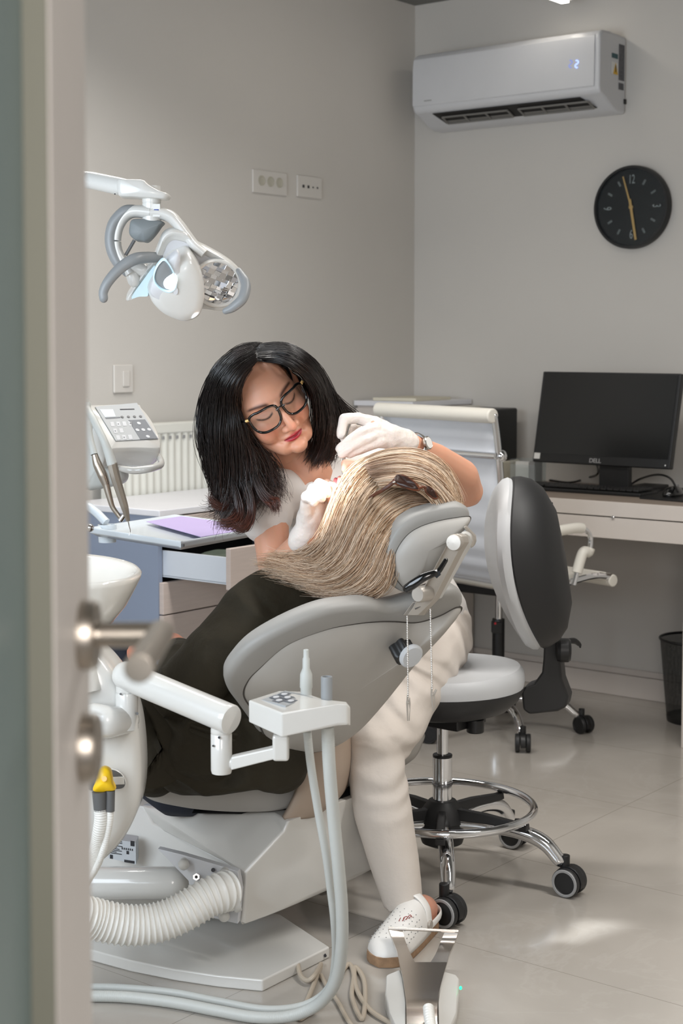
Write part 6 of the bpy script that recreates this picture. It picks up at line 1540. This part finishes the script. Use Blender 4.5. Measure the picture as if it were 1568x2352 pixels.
for i in range(26):
    s_ = .30 + .70 * i / 25; c_ = heel + ax_ * (ln * s_); sq = min(1, s_); w_ = sole(sq) * (math.sqrt(max(.0, 1 - max(0, (s_ - .86) / .165) ** 2)) if s_ > .86 else 1) * 1.02
    hh = (.105 - .062 * ((s_ - .30) / .72) ** 1.1) * (math.sqrt(max(0.02, 1 - max(0, (s_ - .86) / .165) ** 2)) if s_ > .86 else 1); w_ = max(w_, .004)
    rs.append([c_ + sd * (w_ * math.copysign(abs(math.cos(a)) ** .75, math.cos(a))) + Zv * (.019 + (hh - .019) * abs(math.sin(a)) ** .9) for a in [math.pi * j / 20 for j in range(21)]])
vs_ = [q for r in rs for q in r]; fs_ = []
for i in range(25):
    for j in range(20): fs_.append((i * 21 + j, i * 21 + j + 1, (i + 1) * 21 + j + 1, (i + 1) * 21 + j))
fs_.append(tuple(25 * 21 + j for j in range(21))); mb.add(vs_, fs_); up_o = obj('shoe_upper', mb, 'shoe_white', de, ang=80, label='white perforated clog'); md = up_o.modifiers.new('t', 'SOLIDIFY'); md.thickness = .004 * S; md.offset = -1
def onup(s_, a):
    c_ = heel + ax_ * (ln * s_); w_ = sole(min(1, s_)) * 1.02; hh = .105 - .062 * ((s_ - .30) / .72) ** 1.1
    if s_ > .86: k_ = math.sqrt(max(.02, 1 - ((s_ - .86) / .165) ** 2)); w_ *= k_; hh *= k_
    return c_ + sd * (w_ * math.copysign(abs(math.cos(a)) ** .75, math.cos(a))) + Zv * (.026 + (hh - .026) * abs(math.sin(a)) ** .9)
mb = MB()
for i in range(9):
    for j in range(9):
        s_ = .52 + i * .045; a = math.pi * (.14 + .72 * j / 8) + (i % 2) * .05; q = onup(s_, a); n_ = (q - (heel + ax_ * (ln * s_) + Zv * .03)).normalized()
        mb.cyl(q - n_ * .001, q + n_ * .0009, .0011, seg=6)
obj('perforations', mb, 'rubber_grey', up_o)
mb = MB()
for k in range(3):
    a = math.pi * (.42 if sd.x > 0 else .58); q = onup(.60 + .03 * k, a + .12 * (k - 1)); n_ = V((0, -.5, .8)).normalized()
    mb.tube([q + n_ * .002 + V((.006 * math.cos(b_ * 1.3 + k), 0, .006 * math.sin(b_ * 1.7 + k))) for b_ in range(5)], .0009, seg=5)
obj('flower_print', mb, 'ink_red', up_o)
mb = MB(); sp0 = onup(.36, math.pi * .05); sp1 = onup(.30, math.pi * .5); sp2 = onup(.36, math.pi * .95)
mb.tube([onup(.34, math.pi * .03) + Zv * .004, onup(.33, math.pi * .25), onup(.33, math.pi * .5) + Zv * .004, onup(.33, math.pi * .75), onup(.34, math.pi * .97) + Zv * .004], .0135, seg=12, flat=.28, up=ax_); obj('strap', mb, 'shoe_white', up_o)
for s_p, g_ in ((sp0, 1), (sp2, -1)): obj('strap_rivet', MB().cyl(s_p + Zv * .004, s_p + Zv * .004 + (sd * .006 * g_), .010, seg=14), 'satin_metal', up_o)
# heel strap behind
mb = MB(); mb.tube([onup(.34, math.pi * .03), heel + ax_ * .02 + sd * .038 + Zv * .045, heel - ax_ * .005 + Zv * .050, heel + ax_ * .02 - sd * .038 + Zv * .045, onup(.34, math.pi * .97)], .009, seg=10, flat=.3, up=Zv); obj('heel_strap', mb, 'shoe_white', up_o)
# bare foot in the clog
mb = MB(); mb.chain([P(944, 2090, 3.53), P(955, 2130, 3.52), heel + ax_ * .03 + Zv * .05], [.031, .033, .034]); mb.caps(heel + ax_ * .04 + Zv * .055, heel + ax_ * .15 + Zv * .045, .034, .026); vs, fs = remesh(mb, .005, 4, .5)
colored('foot', vs, fs, [(196, 142, 120)] * len(vs), 'skin', de, 'bare foot in the clog')

# dentist's hair
def dark(rnd, u):
    k = rnd.uniform(.6, 1.35); b_ = rnd.random()
    def f(t):
        w_ = max(0, t - .55) / .45; return (20 * k + 62 * w_ * b_, 14 * k + 30 * w_ * b_, 13 * k + 18 * w_ * b_)
    return f
LG = [
 [(572, 850, 3.50), (552, 890, 3.50), (548, 935, 3.51), (556, 985, 3.54), (580, 1030, 3.57), (608, 1075, 3.58), (632, 1120, 3.58), (640, 1165, 3.57)],
 [(590, 826, 3.435), (556, 852, 3.42), (534, 888, 3.42), (530, 930, 3.43), (546, 975, 3.44), (562, 1020, 3.46), (584, 1065, 3.48), (604, 1115, 3.50), (618, 1165, 3.50)],
 [(588, 815, 3.44), (548, 842, 3.42), (518, 885, 3.42), (524, 940, 3.43), (532, 1000, 3.44), (552, 1060, 3.46), (570, 1110, 3.47), (584, 1150, 3.47), (575, 1200, 3.46)],
 [(586, 804, 3.46), (544, 828, 3.44), (512, 872, 3.44), (500, 935, 3.44), (508, 1010, 3.45), (525, 1080, 3.47), (540, 1130, 3.47), (548, 1165, 3.46), (520, 1200, 3.45)],
 [(586, 795, 3.51), (540, 812, 3.49), (498, 858, 3.48), (480, 930, 3.48), (484, 1010, 3.49), (506, 1080, 3.50), (522, 1125, 3.50), (535, 1160, 3.49), (545, 1205, 3.48)],
 [(600, 790, 3.57), (548, 800, 3.56), (494, 850, 3.55), (468, 925, 3.55), (470, 1000, 3.55), (494, 1075, 3.56), (512, 1125, 3.56), (510, 1145, 3.55), (482, 1140, 3.53)],
 [(606, 790, 3.62), (556, 800, 3.62), (500, 850, 3.62), (474, 925, 3.62), (476, 1000, 3.62), (500, 1070, 3.62), (525, 1125, 3.62), (540, 1160, 3.60), (520, 1180, 3.58)],
]
RG = [
 [(610, 830, 3.50), (660, 836, 3.50), (700, 862, 3.52), (716, 900, 3.55), (724, 945, 3.58), (722, 990, 3.62), (712, 1035, 3.64), (706, 1058, 3.64)],
 [(592, 824, 3.44), (640, 824, 3.41), (688, 850, 3.42), (722, 888, 3.45), (734, 940, 3.49), (734, 985, 3.54), (722, 1035, 3.58), (712, 1060, 3.59)],
 [(590, 814, 3.45), (648, 812, 3.42), (702, 842, 3.43), (736, 894, 3.48), (746, 950, 3.53), (748, 1000, 3.58), (738, 1045, 3.60), (728, 1070, 3.61)],
 [(588, 802, 3.49), (658, 802, 3.48), (715, 840, 3.50), (742, 900, 3.54), (752, 955, 3.58), (754, 1010, 3.62), (746, 1050, 3.64), (735, 1075, 3.64)],
 [(588, 794, 3.56), (660, 792, 3.56), (722, 834, 3.58), (752, 895, 3.62), (764, 950, 3.64), (768, 1000, 3.67), (762, 1040, 3.68), (748, 1070, 3.68)],
 [(610, 792, 3.62), (668, 796, 3.63), (724, 840, 3.64), (756, 900, 3.66), (790, 935, 3.70), (818, 952, 3.74), (838, 975, 3.78), (840, 1000, 3.80)],
]
cap = MB(); 
I3 = HM
cap.ell(hw(0, -.022, .022), (.080 * HK, .092 * HK, .080 * HK), HM, 28, 18)
def lchain(mb, l, r): mb.chain(gl(l), r, 14)
lchain(cap, [(560, 880, 3.52), (512, 930, 3.54), (508, 1000, 3.55), (530, 1070, 3.55), (555, 1120, 3.54), (560, 1150, 3.52)], [.045, .046, .044, .040, .030, .018])
lchain(cap, [(560, 930, 3.58), (545, 1000, 3.58), (570, 1070, 3.56), (595, 1120, 3.54)], [.035, .035, .032, .02])
lchain(cap, [(692, 850, 3.60), (735, 910, 3.62), (750, 970, 3.66), (750, 1030, 3.69)], [.032, .026, .022, .018])
cv_, cf_ = remesh(cap, .005, 5, .5)
HMi = HM.transposed()
def inface(q):
    l = HMi @ (q - HO) / HK
    return l.y > .030 and l.z < .098 and abs(l.x) < .070
cf_ = [f for f in cf_ if not all(inface(cv_[i]) for i in f)]
ccol = [(17, 12, 12)] * len(cv_)
near = lambda g: gl([(x, y, D - (.035 if i < 3 else 0)) for i, (x, y, D) in enumerate(g)])
gL = [near(g) for g in LG]; gR = [near(g) for g in RG]
hairo = hair('hair', gL, 2300, .00085, dark, 'hair_dark', de, 3, nseg=26, spread=.0052, wav=.036, tipshort=.32, clump=5, lab='long wavy dark hair', extra=(cv_, cf_, ccol))
hair('hair', gR, 1500, .00085, dark, 'hair_dark', de, 5, nseg=20, spread=.0045, wav=.012, tipshort=.25, clump=4, lab='dark hair falling on the far side')

def brown(rnd, u):
    k = rnd.uniform(.7, 1.3)
    def f(t): w_ = min(1, t * 1.4); return ((22 + 58 * w_) * k, (15 + 28 * w_) * k, (14 + 18 * w_) * k)
    return f
for k_, tl_ in enumerate((
  [[(492, 1080, 3.52), (508, 1120, 3.50), (514, 1150, 3.49), (498, 1158, 3.48), (478, 1142, 3.48)], [(505, 1085, 3.50), (520, 1125, 3.48), (524, 1160, 3.47), (506, 1168, 3.46), (484, 1150, 3.46)]],
  [[(520, 1090, 3.48), (536, 1140, 3.46), (540, 1172, 3.45), (522, 1195, 3.44), (496, 1198, 3.44)], [(535, 1095, 3.46), (552, 1145, 3.44), (556, 1180, 3.43), (538, 1206, 3.42), (512, 1204, 3.42)]],
  [[(548, 1090, 3.46), (566, 1145, 3.44), (570, 1185, 3.43), (550, 1214, 3.42), (528, 1202, 3.42)], [(565, 1095, 3.46), (582, 1145, 3.44), (580, 1185, 3.43), (562, 1216, 3.42), (545, 1208, 3.42)]],
  [[(575, 1085, 3.46), (592, 1130, 3.44), (612, 1155, 3.43), (630, 1160, 3.42), (632, 1180, 3.42)], [(590, 1085, 3.46), (604, 1120, 3.44), (622, 1142, 3.43), (634, 1150, 3.42), (640, 1168, 3.42)]])):
    hair('hair', [gl(g) for g in tl_], 170, .0009, brown, 'hair_dark', de, 30 + k_, nseg=16, spread=.0035, wav=.004, tipshort=.3, lab='curled brown hair tip')
# dental mirror in the raised hand
t = empty('dental_instrument', P(788, 1118, 3.40), 'thin steel dental instrument held in the raised gloved hand', 'dental instrument')
mb = MB(); mb.tube([P(803, 975, 3.43), P(794, 1015, 3.42), P(789, 1060, 3.41), P(787, 1085, 3.405)], [.0030, .0034, .0034, .0024], seg=10); obj('handle', mb, 'steel', t)
mb = MB(); mb.tube([P(787, 1085, 3.405), P(787, 1100, 3.40), P(784, 1118, 3.40)], [.0016, .0012, .0008], seg=8); obj('tip', mb, 'steel', t)

# ======== the patient ========
pa = empty('person', P(560, 1800, 3.5), 'blonde patient in a dark olive coat lying back in the dental chair', 'person')
PM0 = Matrix.Identity(3)
PHO = P(880, 1150, 3.36)
# face up: forward is up and to the left, crown to the right towards the camera
fy = V((-.42, -.05, .90)).normalized(); uz = V((.86, -.28, .40)); uz = (uz - fy * uz.dot(fy)).normalized(); rx = fy.cross(uz)
PM = Matrix((rx, fy, uz)).transposed()
pv, pf, pl_ = head(PM, PHO, 1.02, .0028)
PSK = (226, 180, 156); pc = [facecol(q, PSK, (196, 90, 92), (120, 90, 70)) for q in pl_]
b = MB()
b.chain([PHO + PM @ V((0, -.05, -.15)) , P(760, 1330, 3.42)], [.05, .056])
b.chain([P(730, 1370, 3.42), P(620, 1490, 3.50), P(520, 1640, 3.60), P(440, 1740, 3.66)], [.10, .13, .12, .13], 18)
shN = P(650, 1378, 3.36); elN = P(450, 1560, 3.31); wrN = P(420, 1470, 3.50)
b.chain([P(740, 1365, 3.43), shN, P(540, 1470, 3.31), elN], [.06, .055, .045, .042]); b.chain([elN, P(418, 1510, 3.40), P(395, 1480, 3.50), P(345, 1492, 3.55), P(318, 1500, 3.57)], [.040, .036, .028, .026, .020])
b.chain([P(440, 1740, 3.68), P(300, 1600, 3.90), P(170, 1560, 4.1)], [.11, .085, .07]); b.chain([P(420, 1760, 3.60), P(260, 1640, 3.80), P(120, 1600, 4.0)], [.11, .085, .07])
b.chain([P(120, 1600, 4.0), P(0, 1720, 4.2)], [.06, .04]); b.chain([P(170, 1560, 4.1), P(60, 1680, 4.3)], [.06, .04])
for k, (x, y) in enumerate(((300, 1488), (296, 1498), (298, 1508), (302, 1517))): b.chain([P(322, 1490 + 7 * k, 3.57), P(308, 1488 + 8 * k, 3.575), P(x, y, 3.58)], [.011, .009, .0075])
b.chain([P(335, 1485, 3.54), P(322, 1478, 3.54), P(312, 1480, 3.55)], [.012, .010, .008])
bv, bf = remesh(b, .005, 5, .55)
colored('body', bv + pv, bf + [tuple(i + len(bv) for i in f) for f in pf], [(214, 140, 112)] * len(bv) + pc, 'skin', pa, 'skin')
# jeans
mb = MB(); mb.chain([P(440, 1740, 3.68), P(300, 1600, 3.90), P(170, 1560, 4.1)], [.12, .095, .08]); mb.chain([P(420, 1760, 3.60), P(250, 1530, 3.80), P(120, 1600, 4.0)], [.12, .090, .08])
mb.chain([P(120, 1600, 4.0), P(0, 1720, 4.2)], [.07, .05]); mb.chain([P(170, 1560, 4.1), P(60, 1680, 4.3)], [.07, .05]); mb.chain([P(440, 1700, 3.7), P(470, 1720, 3.64)], [.12, .12])
vs, fs = remesh(mb, .008, 5, .6); obj('jeans', mraw(vs, fs), 'denim_navy', pa, ang=180, label='dark navy jeans')
# coat
mb = MB()
mb.chain([P(775, 1385, 3.40), P(735, 1370, 3.44), P(640, 1460, 3.50), P(540, 1580, 3.58), P(460, 1700, 3.62)], [.075, .115, .150, .150, .155], 20)
mb.chain([P(770, 1392, 3.40), P(705, 1382, 3.37), P(640, 1384, 3.33), P(590, 1412, 3.29), P(520, 1485, 3.26), P(450, 1560, 3.27), P(418, 1590, 3.30)], [.055, .072, .080, .077, .073, .070, .066], 20)
mb.chain([P(430, 1580, 3.28), P(420, 1530, 3.34), P(410, 1506, 3.42)], [.066, .052, .042], 18)
# skirt of the coat spread over the seat and hanging down
mb.chain([P(560, 1600, 3.36), P(600, 1680, 3.35), P(640, 1750, 3.36)], [.09, .085, .07], 18)
mb.chain([P(470, 1620, 3.34), P(470, 1700, 3.34), P(480, 1765, 3.34)], [.10, .10, .06], 18)
mb.chain([P(360, 1640, 3.42), P(370, 1720, 3.42), P(360, 1780, 3.42)], [.085, .085, .05], 18)
mb.chain([P(600, 1770, 3.34), P(500, 1785, 3.33), P(420, 1780, 3.35)], [.040, .040, .045], 16)
mb.chain([P(330, 1640, 3.45), P(400, 1600, 3.42)], [.08, .08], 16)
vs, fs = remesh(mb, .0055, 7, .6)
ov = []
for q in vs:
    w_ = 1.0 if q.z < P(400, 1640, 3.3).z else .45
    n1 = noise.noise(V((q.x * 7 + q.z * 5, q.y * 5, q.z * 9 - q.x * 6))); n2 = noise.noise(V((q.x * 22 - q.z * 14, q.y * 12, q.z * 14 + 4)))
    r_ = 1 - abs(noise.noise(V((q.x * 9 + q.z * 7, q.y * 6 + 5, q.z * 6)))) * 2
    fo = math.sin(34 * (q.x * .75 + q.z * .35) + 9 * noise.noise(q * 5)) * math.sin(11 * (q.z - q.x * .6) + 6 * noise.noise(q * 4 + V((4, 4, 4)))); n1 += .35 * fo * (.5 + noise.noise(q * 3))
    ov.append(q + V((-.25, -1, .25)) * (.014 * n1 + .006 * n2 + .022 * max(0, r_ - .45) * 2) * w_)
coat = obj('coat', mraw(ov, fs), 'coat_olive', pa, ang=180, label='dark olive coat')
# seams, pocket, strap folds (real raised strips on the coat)
mb = MB(); mb.tube([P(676, 1308, 3.36), P(692, 1325, 3.325), P(700, 1350, 3.30), P(690, 1390, 3.27)], .0022, seg=6)
mb = MB(); mb.tube([P(422, 1664, 3.225), P(450, 1682, 3.21), P(490, 1694, 3.205), P(540, 1700, 3.21)], [.003, .0045, .0045, .003], seg=8, flat=.6); mb.tube([P(420, 1656, 3.222), P(455, 1672, 3.21), P(500, 1682, 3.205), P(545, 1686, 3.21)], .003, seg=8, flat=.6); obj('pocket_welt', mb, 'coat_olive', coat)
mb = MB(); o = cr([P(x, y, 3.27) for x, y in ((350, 1600), (380, 1640), (412, 1690), (424, 1740), (412, 1785), (380, 1808), (340, 1812), (324, 1790), (360, 1775), (384, 1745), (380, 1700), (352, 1650), (326, 1610))], 60, True)
mb.dish(o, nY, [(.9, 0), (.98, .0), (1, .006), (1, .03), (.97, .036), (.9, .036)]); obj('coat_belt', mb, 'coat_olive', pa, ang=80, label='loose coat belt hanging over the seat')
# hair
def blond(rnd, u):
    r_ = rnd.random(); base = (230, 208, 184) if r_ < .42 else ((204, 172, 140) if r_ < .80 else (146, 110, 80)); k = rnd.uniform(.88, 1.04)
    def f(t):
        w_ = max(0, 1 - t / .30); d_ = (104, 72, 50); w_ = w_ * (.75 if .30 < u < .80 else .15)
        return tuple((base[i] * (1 - w_) + d_[i] * w_) * k for i in range(3))
    return f
BG = [
 [(1020, 1100, 3.34), (985, 1058, 3.34), (930, 1040, 3.34), (870, 1046, 3.33), (825, 1066, 3.30), (790, 1105, 3.26), (768, 1165, 3.24), (748, 1230, 3.24), (700, 1275, 3.26), (640, 1284, 3.28), (600, 1290, 3.28)],
 [(1030, 1115, 3.31), (985, 1072, 3.30), (930, 1056, 3.29), (875, 1064, 3.28), (835, 1088, 3.25), (802, 1130, 3.22), (782, 1190, 3.21), (762, 1250, 3.21), (715, 1292, 3.23), (660, 1300, 3.25), (610, 1292, 3.26)],
 [(1035, 1125, 3.28), (990, 1090, 3.26), (940, 1078, 3.25), (890, 1092, 3.23), (850, 1120, 3.21), (820, 1165, 3.19), (800, 1220, 3.18), (780, 1270, 3.18), (740, 1306, 3.20), (685, 1312, 3.22), (630, 1300, 3.24)],
 [(1000, 1140, 3.24), (960, 1135, 3.22), (920, 1130, 3.21), (885, 1145, 3.19), (855, 1175, 3.17), (835, 1210, 3.16), (818, 1255, 3.155), (800, 1295, 3.155), (765, 1322, 3.17), (715, 1325, 3.19), (665, 1312, 3.21)],
 [(1035, 1160, 3.22), (990, 1158, 3.20), (945, 1160, 3.185), (905, 1180, 3.17), (875, 1210, 3.15), (855, 1245, 3.14), (840, 1285, 3.14), (820, 1315, 3.14), (788, 1338, 3.155), (745, 1342, 3.17), (700, 1330, 3.19)],
 [(1040, 1168, 3.20), (1000, 1172, 3.18), (955, 1185, 3.165), (920, 1205, 3.15), (895, 1235, 3.135), (880, 1270, 3.13), (868, 1305, 3.13), (850, 1335, 3.13), (825, 1352, 3.14), (785, 1356, 3.155), (740, 1345, 3.17)],
 [(1030, 1172, 3.20), (990, 1185, 3.18), (950, 1205, 3.165), (925, 1235, 3.15), (905, 1265, 3.14), (898, 1300, 3.135), (892, 1330, 3.135), (878, 1352, 3.14), (850, 1364, 3.15), (815, 1366, 3.16), (775, 1358, 3.17)],
]
cap = MB(); cap.ell(PHO + PM @ V((0, -.02, .035)) * 1.02, (.080, .092, .086), PM, 26, 16)
lchain(cap, [(960, 1120, 3.31), (890, 1130, 3.30), (850, 1180, 3.27), (830, 1240, 3.24), (800, 1290, 3.23)], [.075, .085, .070, .055, .040])
lchain(cap, [(990, 1150, 3.26), (930, 1200, 3.22), (900, 1270, 3.19), (870, 1320, 3.18)], [.035, .045, .040, .030])
lchain(cap, [(830, 1120, 3.32), (800, 1190, 3.28), (775, 1250, 3.26), (720, 1290, 3.27)], [.04, .045, .035, .02])
cv_, cf_ = remesh(cap, .006, 5, .5)
PMi = PM.transposed()
def infp(q):
    l = PMi @ (q - PHO) / 1.02; return l.y > .03 and l.z < .06 and abs(l.x) < .055
cf_ = [f for f in cf_ if not all(infp(cv_[i]) for i in f)]
hair('hair', [gl(g) for g in BG], 5200, .00075, blond, 'hair_blonde', pa, 11, nseg=24, spread=.0055, wav=.014, tipshort=.22, clump=9, lab='long blonde hair spread over the headrest', extra=(cv_, cf_, [(150, 112, 80)] * len(cv_)))
TG = [[(838, 1058, 3.30), (870, 1044, 3.30), (930, 1036, 3.30), (985, 1050, 3.30), (1025, 1086, 3.29), (1046, 1135, 3.27), (1050, 1168, 3.25)],
 [(838, 1070, 3.26), (880, 1060, 3.245), (935, 1056, 3.235), (982, 1072, 3.225), (1014, 1103, 3.22), (1036, 1145, 3.21), (1040, 1172, 3.21)],
 [(848, 1090, 3.22), (895, 1084, 3.205), (940, 1086, 3.195), (980, 1100, 3.185), (1008, 1126, 3.18), (1028, 1155, 3.18), (1032, 1176, 3.18)],
 [(872, 1118, 3.19), (905, 1114, 3.18), (940, 1114, 3.17), (970, 1124, 3.165), (992, 1142, 3.165), (1010, 1160, 3.165), (1016, 1176, 3.165)]]
hair('hair', [gl(g) for g in TG], 2600, .0008, blond, 'hair_blonde', pa, 17, nseg=16, spread=.0045, wav=.004, tipshort=.15, clump=7, lab='blonde hair over the crown')
# sunglasses pushed up into the hair
t = empty('sunglasses', P(950, 1130, 3.2), 'brown tortoiseshell sunglasses resting in the blonde hair', 'sunglasses')
S5 = lambda x, y, D: P(840 + x / 5.227, 1100 + y / 5.227, D - .022)
mb = MB(); o = cr([S5(x, y, D) for x, y, D in ((345, 30, 3.17), (370, -35, 3.18), (450, -40, 3.17), (540, 10, 3.16), (610, 70, 3.155), (640, 125, 3.155), (600, 135, 3.155), (520, 120, 3.155), (420, 85, 3.16), (365, 60, 3.165))], 50, True)
nn_ = V((.1, -.8, .6)).normalized(); mb.dish(o, nn_, [(.6, -.003), (1.0, -.002), (1.03, .0), (1.0, .002), (.6, .004), (.02, .005)]); obj('lens', mb, 'lens_brown', t, ang=80)
mb = MB(); mb.tube(o, .0022, closed=True, n=90, seg=8)
o2_ = cr([S5(x, y, D) for x, y, D in ((712, 110, 3.16), (745, 95, 3.165), (790, 120, 3.17), (830, 165, 3.17), (858, 220, 3.175), (825, 235, 3.17), (770, 205, 3.165), (725, 160, 3.16))], 40, True)
mb.tube(o2_, .0022, closed=True, n=70, seg=8); mb.tube([S5(630, 110, 3.155), S5(665, 100, 3.155), S5(690, 95, 3.155), S5(715, 115, 3.16)], .003, seg=8)
mb.tube([S5(350, 20, 3.17), S5(300, 65, 3.175), S5(200, 135, 3.185), S5(100, 190, 3.20), S5(20, 250, 3.21)], [.005, .0042, .0038, .0032, .003], seg=8, flat=.6); obj('frame', mb, 'tortoise', t)
mb = MB(); mb.dish(o2_, nn_, [(.6, -.003), (1.0, -.002), (1.03, .0), (1.0, .002), (.6, .004), (.02, .005)]); obj('lens', mb, 'lens_brown', t, ang=80)
mb = MB(); mb.ell(S5(338, 40, 3.163), (.0035, .002, .002)); obj('hinge', mb, 'steel', t)
